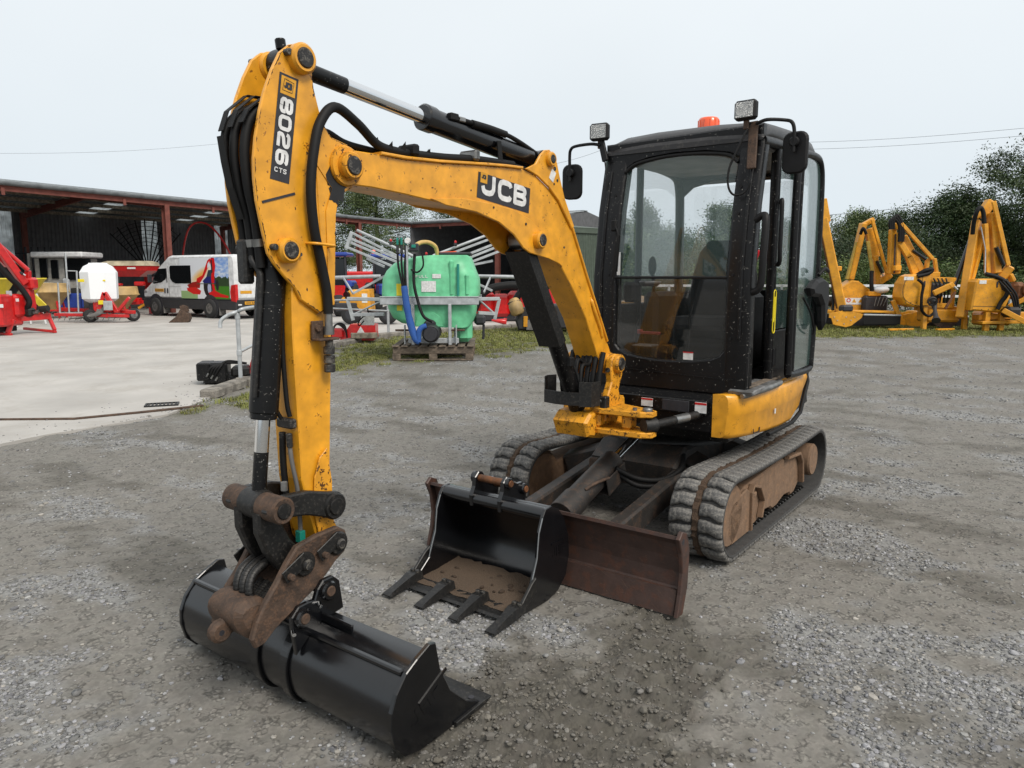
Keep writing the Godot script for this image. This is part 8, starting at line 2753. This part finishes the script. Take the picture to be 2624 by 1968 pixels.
func build_yard_clutter() -> void:
	var r := thing("red_attachment", "low red attachment with warning triangle behind the timber baulk", "attachment", V(-3.9, 0, -18.0), 0, "parked red machines")
	var mb := MB.new()
	mb.prism(P([-0.25, 0.04, 0.02, 0.42, 0.62, 0.42, 0.62, 0.1, 0.55, 0.02]), -0.2, 0.2, 0.01)
	part(mb, "side_plate", M.red, r)
	block(r, "mount", M.red, V(-0.62, 0.28, 0.05), V(0.3, 0.55, 0.35), 0.03)
	for k in 3: rod(r, "hose", M.rubber, curve([V(-0.5, 0.05 + 0.04 * k, 0.25), V(-0.3, 0.42, 0.27), V(-0.1, 0.4 - 0.05 * k, 0.27), V(-0.05, 0.1, 0.25)]), 0.02, 6)
	block(r, "motor", M.red, V(-0.3, 0.2, 0.15), V(0.35, 0.25, 0.2), 0.05)
	mb = MB.new()
	mb.prism(P([0.18, 0.22, 0.36, 0.22, 0.27, 0.37]), 0.2, 0.204)
	part(mb, "warning_triangle", M.white_print, r)
	var tb := solo(null_box(V(0.62, 0.13, 0.2), 0.012), "timber_baulk", M.timber, "short grey timber baulk lying on the kerb before the red attachment", "timber")
	tb.position = V(0.39, 0.11, 0.4) + V(-3.9, 0, -18.0)
	tb.rotation.y = 0.25
	tb.position.y = 0.165
	# compact yellow dumper
	var d := thing("yellow_dumper", "small yellow engine bonnet of a compact dumper behind the sprayer", "dumper", V(-5.0, 0, -25))
	mb = MB.new()
	mb.prism(P([-0.75, 0.55, -0.70, 0.75, -0.35, 1.12, 0.30, 1.15, 0.34, 0.45, -0.4, 0.45]), -0.45, 0.45, 0.05)
	part(mb, "bonnet", M.hedge_yellow, d)
	block(d, "bumper", M.black_print, V(-0.45, 0.55, 0.42), V(0.7, 0.3, 0.3), 0.04)
	block(d, "notice", M.white_print, V(0.15, 0.85, 0.455), V(0.18, 0.3, 0.01), 0)
	wheel(d, V(-0.3, 0.32, 0.45), 0.32, 0.3, V(0, 0, 1), M.black_print)
	wheel(d, V(0.9, 0.3, 0.4), 0.3, 0.3, V(0, 0, 1), M.black_print)
	block(d, "rear_frame", M.black_print, V(0.75, 0.3, 0), V(0.9, 0.2, 0.7), 0.04)
	rod(d, "headlamp", M.window_dark, [V(-0.42, 0.95, 0.4), V(-0.45, 0.95, 0.47)], 0.12, 14)
	for e in [["blue compact tractor with orange beacon parked in front of the shed", -7.4, -31.0, 0.0], ["blue tractor beside the sprayer with its roof lamp showing", -5.6, -33.5, 0.3]]:
		var t := thing("blue_tractor", e[0], "tractor", V(e[1], 0, e[2]), e[3], "blue tractors by the shed")
		block(t, "cab_roof", M.blue_paint, V(0, 2.45, 0), V(1.5, 0.16, 1.3), 0.05)
		for x in [-0.65, 0.65]: bar(t, "cab_pillar", M.black_print, V(x, 1.1, 0.5), V(x * 0.95, 2.4, 0.5), 0.08, 0.08)
		block(t, "cab_glass", M.window_dark, V(0.0, 1.75, 0.3), V(1.2, 1.1, 0.5), 0.04)
		block(t, "bonnet", M.blue_paint, V(-0.2, 1.0, 1.2), V(0.75, 0.5, 1.3), 0.08)
		block(t, "mudguard", M.blue_paint, V(0.75, 1.25, 0.1), V(0.3, 0.3, 1.1), 0.08)
		wheel(t, V(-0.75, 0.65, -0.1), 0.65, 0.4, V(1, 0, 0), M.white_paint)
		wheel(t, V(0.75, 0.65, -0.1), 0.65, 0.4, V(1, 0, 0), M.white_paint)
		wheel(t, V(-0.6, 0.42, 1.5), 0.42, 0.3, V(1, 0, 0), M.white_paint)
		wheel(t, V(0.55, 0.42, 1.5), 0.42, 0.3, V(1, 0, 0), M.white_paint)
		mb = MB.new()
		mb.lathe(V(-0.6, 2.53, 0.4), [Vector2(0.08, 0), Vector2(0.08, 0.14), Vector2(0.05, 0.18), Vector2(0, 0.19)], 12)
		part(mb, "beacon", M.orange_lens, t)
	var rc := thing("red_loader", "dark red machine body in the shade of the shed behind the tractors", "machine", V(-9.0, 0, -36.0), 0.2, "parked red machines")
	block(rc, "body", M.red, V(0, 1.1, 0), V(5.0, 1.4, 1.2), 0.08)
	block(rc, "lower_body", M.black_print, V(0, 0.3, 0), V(4.6, 0.5, 1.0), 0.05)
	var rm := thing("red_mower", "bright red mower body standing right of the sprayer", "mower", V(-0.9, 0, -26.5), 0.1, "parked red machines")
	for k in 4: block(rm, "cover", M.red, V(-0.6 + k * 0.55, 0.55 + 0.1 * (k % 2), 0.05 * k), V(0.6, 0.8, 0.7), 0.12)
	block(rm, "base", M.black_print, V(0.3, 0.15, 0), V(2.2, 0.3, 0.6), 0.04)
	block(rm, "red_panel", M.red, V(2.6, 0.85, -0.6), V(1.3, 1.7, 0.3), 0.06)
	rod(rm, "duct", M.rubber, curve([V(-0.5, 0.4, 0.6), V(-0.1, 1.05, 0.7), V(0.7, 1.25, 0.7), V(1.5, 1.2, 0.7)]), 0.14, 10)
	# flail mower head with its drive-shaft guard
	var fm := thing("flail_mower", "black and grey flail mower head with yellow shaft guard behind the boom", "mower", V(0.8, 0, -21.3))
	mb = MB.new()
	mb.prism(P([-0.62, 0.05, -0.72, 0.35, -0.60, 0.62, -0.2, 0.78, 0.9, 0.78, 1.0, 0.1]), -0.4, 0.4, 0.05)
	part(mb, "housing", M.dark_grey, fm)
	block(fm, "side_plate", M.hedge_yellow, V(-0.42, 0.3, 0.42), V(0.12, 0.3, 0.04), 0.01)
	block(fm, "front_plate", M.mid_grey, V(-0.25, 0.2, 0.42), V(0.3, 0.28, 0.03), 0.01)
	bar(fm, "lever", M.steel, V(-0.2, 0.18, 0.46), V(-0.1, 0.62, 0.46), 0.03, 0.05)
	bar(fm, "orange_flap", M.decal_yellow, V(0.72, 0.5, 0.42), V(0.95, 0.15, 0.42), 0.03, 0.12)
	mb = MB.new()
	mb.tube([V(-0.75, 0.88, 0.35), V(-0.70, 0.75, 0.45), V(-0.64, 0.55, 0.55), V(-0.62, 0.5, 0.56)], [0.15, 0.2, 0.19, 0.12], 14)
	part(mb, "shaft_guard", M.tan, fm)
	for k in 3:
		mb = MB.new()
		mb.tube([V(-0.735 + 0.03 * k, 0.84 - 0.09 * k, 0.385 + 0.04 * k), V(-0.73 + 0.03 * k, 0.82 - 0.09 * k, 0.39 + 0.04 * k)], 0.2 + 0.004 * (k % 2), 14)
		part(mb, "guard_band", M.black_print, fm)
	for k in 3: rod(fm, "hose", M.rubber, curve([V(-0.45 + 0.1 * k, 0.9, 0.2), V(-0.3, 0.6, 0.45), V(-0.05 + 0.1 * k, 0.35, 0.45)]), 0.025, 6)
	rod(fm, "headstock", M.rubber, curve([V(-0.7, 0.9, 0), V(-0.4, 1.25, 0), V(0.2, 1.3, 0), V(0.9, 1.2, 0)]), 0.1, 8)
	var cn := thing("traffic_cone", "red cone lying on its side on the concrete beyond the grass", "cone", V(-0.42, 0.0, -23.95), 0.4)
	mb = MB.new()
	mb.xf = Transform3D(Basis(V(0, 0, 1), 1.45), V(0.2, 0.11, 0))
	mb.lathe(Vector3.ZERO, [Vector2(0.11, 0), Vector2(0.09, 0.06), Vector2(0.03, 0.45), Vector2(0.0, 0.46)], 14)
	part(mb, "cone", M.red, cn)
	mb = MB.new()
	mb.xf = Transform3D(Basis(V(0, 0, 1), 1.45), V(0.2, 0.11, 0))
	mb.box(V(0, -0.01, 0), V(0.24, 0.02, 0.24), 0.008)
	part(mb, "base", M.red, cn)

func null_box(s: Vector3, b: float) -> MB:
	var mb := MB.new()
	mb.box(Vector3.ZERO, s, b)
	return mb

# ---------------------------------------------------------------- row of yellow hedge cutters
func flail_head(p: Node, a: Vector3, b: Vector3) -> void:
	# end plate at a, rotor hood and rubber skirt from a to b
	var d := (b - a).normalized()
	var mb := MB.new()
	mb.prism(P([-0.55, 0.38, -0.55, 0.26, -0.48, 0.24, -0.42, 0.06, -0.05, -0.02, 0.12, 0.02, 0.42, 0.26, 0.46, 0.36, -0.1, 0.48]), -0.015, 0.015, 0.004)
	var o := part(mb, "end_plate", M.hedge_yellow, p)
	o.position = a
	bar(p, "hood", M.hedge_yellow, a + V(0.1, 0.44, -0.3), b + V(0, 0.42, -0.3), 0.55, 0.06)
	bar(p, "hood_edge", M.galv, a + V(0.45, 0.35, 0.05), b + V(0, 0.33, 0.05), 0.06, 0.05)
	bar(p, "skirt", M.rubber, a + V(0.45, 0.2, 0.06), b + V(0, 0.2, 0.06), 0.02, 0.28)
	bar(p, "rotor", M.black_print, a + V(0.0, 0.16, -0.3), b + V(0, 0.16, -0.3), 0.3, 0.3)

func build_hedge_cutters() -> void:
	var y = M.hedge_yellow
	var gp := "yellow hedge cutters parked on the grass"
	var h := thing("hedge_cutter", "yellow hedge cutter with single long raised arm above its flail head", "hedge cutter", V(10.0, 0, -22.4), 0, gp)
	bar(h, "upper_arm", y, V(-0.79, 3.83, -0.2), V(-0.63, 3.15, -0.2), 0.2, 0.24, 0.02)
	bar(h, "arm", y, V(-0.71, 3.27, -0.2), V(-0.11, 0.61, 0.1), 0.2, 0.24, 0.02)
	bar(h, "arm_side", M.rust_orange, V(-0.74, 3.1, -0.3), V(-0.19, 0.61, 0), 0.06, 0.12, 0.01)
	block(h, "lug", y, V(-0.19, 1.79, -0.1), V(0.14, 0.14, 0.1), 0.02)
	rod(h, "hose", M.rubber, curve([V(-0.65, 3.28, -0.4), V(-0.39, 2.12, -0.3), V(-0.32, 0.96, -0.1), V(-0.35, 0.55, 0)]), 0.04, 6)
	flail_head(h, V(-0.07, 0.07, 0.4) + V(0, 0.02, 0), V(1.58, 0.08, 0.2))
	for e in [[-0.3, 0.2], [-0.1, 0.1], [0.1, 0.2], [-0.05, 0.3], [0.2, 0.3], [-0.4, 0.3]]: rod(h, "plate_bolt", M.galv, [V(-0.07, 0.07, 0.4) + V(e[0], e[1], 0.01), V(-0.07, 0.07, 0.4) + V(e[0], e[1], 0.03)], 0.018, 6)
	block(h, "mount", M.black_print, V(-0.09, 0.62, 0.3), V(0.34, 0.2, 0.3), 0.05)
	bar(h, "left_hood", y, V(-0.49, 0.49, -0.8), V(-0.04, 0.48, -0.6), 0.4, 0.1)
	bar(h, "left_skirt", M.rubber, V(-0.56, 0.28, -0.7), V(-0.09, 0.25, -0.5), 0.05, 0.3)
	block(h, "reel", M.dark_grey, V(-0.14, 0.78, -1.2), V(0.9, 0.3, 0.4), 0.12)
	h = thing("hedge_cutter", "yellow hedge cutter with sloping cabinet carrying a strip of warning signs", "hedge cutter", V(10.6, 0, -23.3), 0, gp)
	var mb := MB.new()
	mb.prism(P([-0.55, 0.42, -0.5, 1.18, -0.12, 1.44, 0.08, 1.42, 0.52, 1.10, 0.50, 0.40]), -0.25, 0.25, 0.03)
	part(mb, "cabinet", y, h)
	block(h, "sign_strip", M.white_print, V(0.02, 0.80, 0.256), V(0.9, 0.2, 0.006), 0)
	mb = MB.new()
	for k in 3: mb.prism(P([-0.1 + k * 0.2, 0.76, 0.04 + k * 0.2, 0.76, -0.03 + k * 0.2, 0.88]), 0.259, 0.262)
	part(mb, "warning_triangles", M.decal_yellow, h)
	mb = MB.new()
	for k in 2: mb.ring(V(-0.37 + 0.17 * k, 0.83, 0.26), V(-0.37 + 0.17 * k, 0.83, 0.264), 0.065, 0.04, 14)
	part(mb, "sign_rings", M.red, h)
	bar(h, "left_arm", y, V(-0.08, 1.47, 0), V(0.17, 3.17, 0.1), 0.16, 0.26, 0.02)
	bar(h, "arm_plate", M.faded_yellow, V(-0.19, 1.47, 0.05), V(0.03, 2.6, 0.1), 0.12, 0.1, 0.01)
	bar(h, "right_arm", y, V(0.34, 3.01, 0.1), V(0.6, 2.13, 0.1), 0.16, 0.26, 0.02)
	bar(h, "right_arm", y, V(0.57, 2.19, 0.1), V(0.73, 1.32, 0.1), 0.16, 0.24, 0.02)
	bar(h, "elbow", y, V(0.15, 3.1, 0.1), V(0.47, 3.29, 0.1), 0.2, 0.14, 0.02)
	bar(h, "tension_rod", y, V(0.34, 3.27, 0.3), V(0.91, 1.62, 0.3), 0.07, 0.09, 0.01)
	bar(h, "second_plate", M.faded_yellow, V(0.25, 2.62, 0.3), V(0.46, 1.68, 0.3), 0.06, 0.1, 0.01)
	rod(h, "ram", M.black_gloss, [V(0.56, 2.03, 0.3), V(0.76, 1.66, 0.3)], 0.05, 8)
	rod(h, "ram_rod", M.chrome, [V(0.75, 1.67, 0.3), V(0.79, 1.57, 0.3)], 0.03, 8)
	rod(h, "hose", M.rubber, curve([V(0.43, 1.72, 0.3), V(0.4, 1.36, 0.4), V(0.43, 1.12, 0.4)]), 0.06, 6)
	rod(h, "hose", M.rubber, curve([V(0.01, 2.83, 0.3), V(0.04, 3, 0.4), V(0.14, 2.83, 0.4)]), 0.05, 6)
	bar(h, "pivot", y, V(0.75, 1.39, 0.1), V(1.09, 1.63, 0.1), 0.3, 0.2, 0.03)
	block(h, "engine", M.black_print, V(0.57, 0.7, 0.2), V(0.75, 0.55, 0.5), 0.06)
	block(h, "valve_block", M.hedge_yellow, V(0.51, 1.03, 0.3), V(0.4, 0.14, 0.3), 0.02)
	mb = MB.new()
	mb.ball(V(0.71, 1.16, 0.4), V(0.24, 0.12, 0.2), 12, 8)
	part(mb, "white_bag", M.white_plastic, h)
	for k in 4: rod(h, "lever", M.steel, [V(0.44, 0.66, 0.6) + V(0.09 * k, 0, 0), V(0.49, 0.95, 0.6) + V(0.11 * k, 0, 0)], 0.012, 5)
	bar(h, "base", y, V(-0.28, 0.45, 0.1), V(1.42, 0.43, 0.1), 0.5, 0.1)
	for k in 2: bar(h, "stand_leg", y, V(-0.4 + 1.3 * k, 0, 0), V(-0.4 + 1.3 * k, 0.5, 0), 0.1, 0.1)
	h = thing("hedge_cutter", "yellow hedge cutter with big rounded cabinet and upright folded arm", "hedge cutter", V(12.0, 0, -22.4), 0, gp)
	mb = MB.new()
	mb.prism(P([-0.62, 0.95, -0.58, 1.35, -0.45, 1.56, -0.3, 1.62, 0.20, 1.64, 0.22, 0.68, -0.25, 0.66, -0.48, 0.74]), 0.0, 0.6, 0.05)
	part(mb, "cabinet", y, h)
	block(h, "notice", M.white_print, V(-0.45, 1.50, 0.605), V(0.28, 0.1, 0.006), 0)
	block(h, "latch", M.black_print, V(0.02, 1.34, 0.605), V(0.05, 0.17, 0.02), 0.01)
	for k in 3: bar(h, "tower_frame", y, V(0.24 + 0.36 * k, 0.7, 0.45), V(0.24 + 0.36 * k, 1.5, 0.45), 0.08, 0.12)
	bar(h, "tower_frame", y, V(0.2, 1.48, 0.45), V(1.0, 1.45, 0.45), 0.1, 0.14)
	bar(h, "tower_frame", y, V(0.2, 0.72, 0.45), V(1.0, 0.7, 0.45), 0.1, 0.14)
	block(h, "hydraulics", M.black_print, V(0.45, 1.15, 0.4), V(0.4, 0.45, 0.3), 0.06)
	bar(h, "upright_arm", y, V(-0.59, 1.63, -0.2), V(-0.62, 2.95, -0.2), 0.16, 0.2, 0.02)
	bar(h, "upright_arm", y, V(-0.45, 1.63, -0.1), V(-0.52, 2.85, -0.1), 0.14, 0.2, 0.02)
	bar(h, "arm_seam", M.dark_grey, V(-0.57, 1.65, -0.02), V(-0.62, 2.8, -0.02), 0.03, 0.03, 0)
	bar(h, "arm_collar", y, V(-0.51, 1.72, -0.05), V(-0.51, 1.88, -0.05), 0.2, 0.28, 0.02)
	bar(h, "main_arm", y, V(-0.48, 2.55, 0), V(-0.17, 2.11, 0), 0.14, 0.18, 0.02)
	bar(h, "main_arm", y, V(-0.19, 2.17, 0), V(0.05, 1.61, 0), 0.14, 0.2, 0.02)
	bar(h, "inner_arm", y, V(-0.35, 2.74, -0.1), V(0.3, 1.68, -0.1), 0.16, 0.2, 0.02)
	bar(h, "tension_rod", y, V(-0.54, 3.11, 0.1), V(0.48, 2.07, 0.1), 0.08, 0.1, 0.01)
	rod(h, "ram", M.black_gloss, [V(-0.19, 2.31, 0.2), V(0.22, 2.06, 0.2)], 0.055, 8)
	for e in [[2296, 0.0], [2300, 0.05], [2304, 0.1]]:
		rod(h, "hose_loop", M.rubber, curve([V(-0.84, 2.93, 0.1) + V(e[1], 0, 0), V(-0.86, 3.15, 0.1) + V(e[1], 0, 0), V(-0.76, 3.24, 0.1) + V(e[1], e[1], 0), V(-0.6, 3.08, 0.1) + V(e[1], 0, 0), V(-0.55, 2.79, 0.1) + V(e[1], 0, 0), V(-0.55, 2.57, 0.1) + V(e[1], 0, 0)]), 0.045, 6)
	block(h, "elbow_plate", y, V(-0.6, 3.03, -0.1), V(0.14, 0.2, 0.12), 0.02)
	bar(h, "pivot_tower", y, V(0.36, 1.65, 0), V(0.39, 2.09, 0), 0.1, 0.14, 0.02)
	bar(h, "pivot_tower", y, V(0.69, 1.63, 0), V(0.59, 2.09, 0), 0.1, 0.1, 0.02)
	bar(h, "pivot_tower", y, V(0.29, 1.61, 0), V(0.74, 1.61, 0), 0.25, 0.16, 0.02)
	rod(h, "hose_coil", M.rubber, curve([V(-0.18, 1.58, 0.5), V(0, 1.72, 0.6), V(0.2, 1.76, 0.6), V(0.12, 1.65, 0.6), V(-0.21, 1.56, 0.6)]), 0.06, 8)
	rod(h, "hose", M.rubber, curve([V(-0.24, 1.47, 0.7), V(-0.07, 1.31, 0.7), V(-0.09, 0.98, 0.7), V(-0.05, 0.58, 0.7), V(0.16, 0.41, 0.7), V(0.33, 0.53, 0.7)]), 0.04, 6)
	bar(h, "stabiliser", y, V(0.19, 1.07, 0.8), V(0.59, 1.29, 0.9), 0.1, 0.16, 0.02)
	bar(h, "stabiliser", y, V(0.58, 1.37, 0.9), V(0.76, 1.15, 0.9), 0.1, 0.14, 0.02)
	bar(h, "link_arm", M.rust_orange, V(0.7, 1.12, 1), V(0.45, 0.63, 1), 0.05, 0.07, 0.01)
	rod(h, "ram_rod", M.chrome, [V(0.64, 1.27, 1), V(0.75, 1.19, 1)], 0.04, 8)
	mb = MB.new()
	mb.tube([V(0.15, 0.87, 0.9), V(0.1, 0.6, 1.1), V(0.03, 0.42, 1.3), V(-0.01, 0.32, 1.4)], [0.1, 0.05, 0.07, 0.12], 12)
	part(mb, "drive_shaft", M.dark_grey, h)
	mb = MB.new()
	mb.ring(V(0.05, 0.87, 1), V(0.02, 0.83, 1.1), 0.13, 0.09, 16)
	part(mb, "shaft_ring", M.dark_grey, h)
	for e in [[2339, 2339], [2440, 2438]]:
		bar(h, "stand_leg", y, V((e[0] - 2339) * 0.0118 + 0.13, 0.72, 0.5), V((e[0] - 2339) * 0.0118 + 0.12, 0.0, 0.55), 0.12, 0.14)
	bar(h, "stand_foot", y, V(-1.13, 0.11, 1) * V(1, 0, 1) + V(0, 0.035, 0), V(-0.32, 0.08, 0.8) * V(1, 0, 1) + V(0, 0.035, 0), 0.1, 0.06)
	bar(h, "stand_foot", y, V(0.25, 0.11, 1) * V(1, 0, 1) + V(0, 0.035, 0), V(0.86, 0.08, 0.8) * V(1, 0, 1) + V(0, 0.035, 0), 0.1, 0.06)
	bar(h, "cross_frame", y, V(0.0, 0.62, 0.3), V(1.3, 0.6, 0.3), 0.3, 0.14)
	bar(h, "slant_frame", y, V(-0.66, 0.85, 0.2), V(-0.43, 0.33, 0.2), 0.1, 0.12)
	mb = MB.new()
	mb.prism(P([0.5, 0.15, 0.75, 0.03, 1.0, 0.02, 1.2, 0.2, 1.1, 0.4, 0.6, 0.35]), 0.35, 0.4, 0.01)
	part(mb, "skid_plate", M.rust, h)
	flail_head(h, V(0.7, 0.0, -1.2), V(2.0, 0.0, -1.2))
	for k in 5: rod(h, "bolt", M.pin, [V(-0.5 + k * 0.16, 0.80, 0.6), V(-0.5 + k * 0.16, 0.80, 0.615)], 0.014, 6)
	bar(h, "panel_seam", M.pin, V(-0.05, 0.72, 0.603), V(-0.05, 1.6, 0.603), 0.006, 0.012, 0)
	rod(h, "cabinet_rim", M.pin, curve([V(-0.5, 1.55, 0.602), V(-0.6, 1.2, 0.602), V(-0.52, 0.9, 0.602), V(-0.2, 0.72, 0.602), V(0.2, 0.69, 0.602)]), 0.008, 5)
	block(h, "side_tank", y, V(0.72, 0.42, 0.2), V(1.0, 0.4, 0.6), 0.06)
	block(h, "red_reflector", M.red, V(1.2, 0.9, 0.52), V(0.07, 0.07, 0.02), 0.01)
	for k in 4: rod(h, "feed_hose", M.rubber, curve([V(0.3 + 0.12 * k, 1.5, 0.55), V(0.36 + 0.1 * k, 1.2, 0.72), V(0.4 + 0.1 * k, 0.8, 0.62)]), 0.022, 6)
	h = thing("hedge_cutter", "tallest yellow hedge cutter with square cabinet and steep folded arms", "hedge cutter", V(13.7, 0, -21.8), 0, gp)
	mb = MB.new()
	mb.prism(P([-0.62, 0.60, -0.55, 1.40, -0.48, 1.49, 0.30, 1.50, 0.52, 1.10, 0.30, 0.52]), 0.1, 0.6, 0.04)
	part(mb, "cabinet", y, h)
	block(h, "notice", M.white_print, V(-0.36, 1.40, 0.605), V(0.2, 0.1, 0.006), 0)
	block(h, "latch", M.black_print, V(0.05, 1.33, 0.605), V(0.05, 0.17, 0.02), 0.01)
	for k in 6: bar(h, "vent_slat", M.black_print, V(0.12 + k * 0.035, 1.38 - k * 0.03, 0.606), V(0.2 + k * 0.03, 1.18 - k * 0.02, 0.606), 0.01, 0.012, 0)
	bar(h, "left_arm", y, V(-0.18, 3.15, -0.2), V(-0.66, 0.36, 0.2), 0.22, 0.3, 0.02)
	bar(h, "arm_face", y, V(-0.02, 2.88, -0.1), V(-0.45, 1.26, 0.1), 0.18, 0.12, 0.01)
	rod(h, "long_ram", M.black_gloss, [V(-0.16, 2.79, -0.4), V(-0.77, 1.2, -0.1)], 0.07, 8)
	bar(h, "elbow", y, V(-0.1, 3.27, -0.2), V(0.17, 3.72, -0.2), 0.26, 0.26, 0.04)
	bar(h, "elbow", y, V(-0.4, 3.21, 0), V(-0.18, 3.43, 0), 0.2, 0.12, 0.03)
	bar(h, "main_arm", y, V(0.1, 3.37, 0), V(0.31, 1.65, 0.1), 0.2, 0.26, 0.02)
	bar(h, "arm_plate", y, V(-0.14, 3.05, 0.1), V(-0.03, 2.32, 0.1), 0.12, 0.14, 0.01)
	bar(h, "arm_plate", y, V(-0.02, 2.34, 0.1), V(0.06, 1.65, 0.1), 0.12, 0.14, 0.01)
	bar(h, "arm_edge", M.galv, V(-0.31, 2.97, 0.2), V(-0.12, 2.31, 0.2), 0.03, 0.02, 0)
	bar(h, "arm_edge", M.galv, V(-0.12, 2.31, 0.2), V(-0.07, 1.65, 0.2), 0.03, 0.02, 0)
	bar(h, "tension_rod", y, V(-0.01, 3.67, 0.2), V(0.51, 1.87, 0.3), 0.09, 0.11, 0.01)
	rod(h, "ram", M.black_gloss, [V(0.11, 2.38, 0.3), V(0.37, 1.89, 0.3)], 0.065, 8)
	rod(h, "hose", M.rubber, curve([V(-0.47, 2.76, 0.1), V(-0.52, 3.08, 0.2), V(-0.53, 3.35, 0.3), V(-0.44, 3.49, 0.3), V(-0.34, 3.35, 0.3), V(-0.29, 3.05, 0.3)]), 0.06, 8)
	bar(h, "pivot", y, V(0.48, 1.52, 0.1), V(0.65, 1.85, 0.2), 0.3, 0.24, 0.03)
	bar(h, "pivot", y, V(0.63, 1.63, 0.2), V(0.76, 1.41, 0.2), 0.2, 0.12, 0.03)
	rod(h, "hose_bundle", M.rubber, curve([V(-0.25, 1.63, 0.5), V(0.08, 1.52, 0.6), V(0.31, 1.32, 0.7), V(0.28, 1.05, 0.7), V(0.14, 0.83, 0.7), V(0.06, 0.64, 0.7)]), 0.06, 8)
	block(h, "gearbox", M.rust_orange, V(0.75, 1.15, 0.4), V(0.35, 0.5, 0.4), 0.1)
	bar(h, "lower_link", y, V(0.44, 0.71, 0.6), V(0.88, 1, 0.8), 0.12, 0.12)
	bar(h, "cross_frame", y, V(-0.23, 0.39, 0.2), V(1.21, 0.47, 0.4), 0.4, 0.16)
	bar(h, "cross_frame", y, V(-0.29, 0.25, 0.5), V(1.09, 0.28, 0.6), 0.3, 0.08)
	for x in [-0.1, 0.32, 1.15]: bar(h, "stand_leg", y, V(x, 0.0, 0.5), V(x, 0.55, 0.5), 0.14, 0.14)
	flail_head(h, V(-1.0, 0.0, -1.3), V(0.4, 0.0, -1.2))
	for k in 5: rod(h, "bolt", M.pin, [V(-0.52 + k * 0.19, 0.62, 0.6), V(-0.52 + k * 0.19, 0.62, 0.615)], 0.014, 6)
	bar(h, "panel_seam", M.pin, V(-0.58, 0.72, 0.603), V(0.4, 0.70, 0.603), 0.006, 0.012, 0)
	block(h, "pump", M.black_steel, V(0.38, 0.56, 0.8), V(0.4, 0.3, 0.4), 0.08)
	block(h, "lower_tank", y, V(0.42, 0.34, -0.1), V(0.9, 0.4, 0.5), 0.05)
	for k in 3: rod(h, "feed_hose", M.rubber, curve([V(-0.04, 1.43, 0.8) + V(0.1 * k, 0, 0), V(0.26, 1.05, 0.9) + V(0.08 * k, 0, 0), V(0.41, 0.67, 0.9) + V(0.05 * k, 0, 0)]), 0.03, 6)
	bar(h, "drawbar", y, V(0.08, 0.62, 0.9), V(0.8, 0.17, 1.2), 0.12, 0.14)
	block(h, "wheel_hub", M.rust_orange, V(0.91, 1.19, 0.6), V(0.3, 0.34, 0.3), 0.08)

func _ready() -> void:
	rng.seed = 1
	make_textures()
	make_materials()
	layout()
	setup_view()
	print("ground ", Time.get_ticks_msec())
	build_ground()
	build_yard()
	build_stones()
	build_grass()
	print("done ground ", Time.get_ticks_msec())
	build_excavator()
	build_sheds()
	build_trees()
	build_rail_fence()
	build_van()
	build_red_cutter()
	build_left_machines()
	build_handrail()
	build_sprayer()
	build_yard_clutter()
	build_hedge_cutters()
	print("done ", Time.get_ticks_msec())
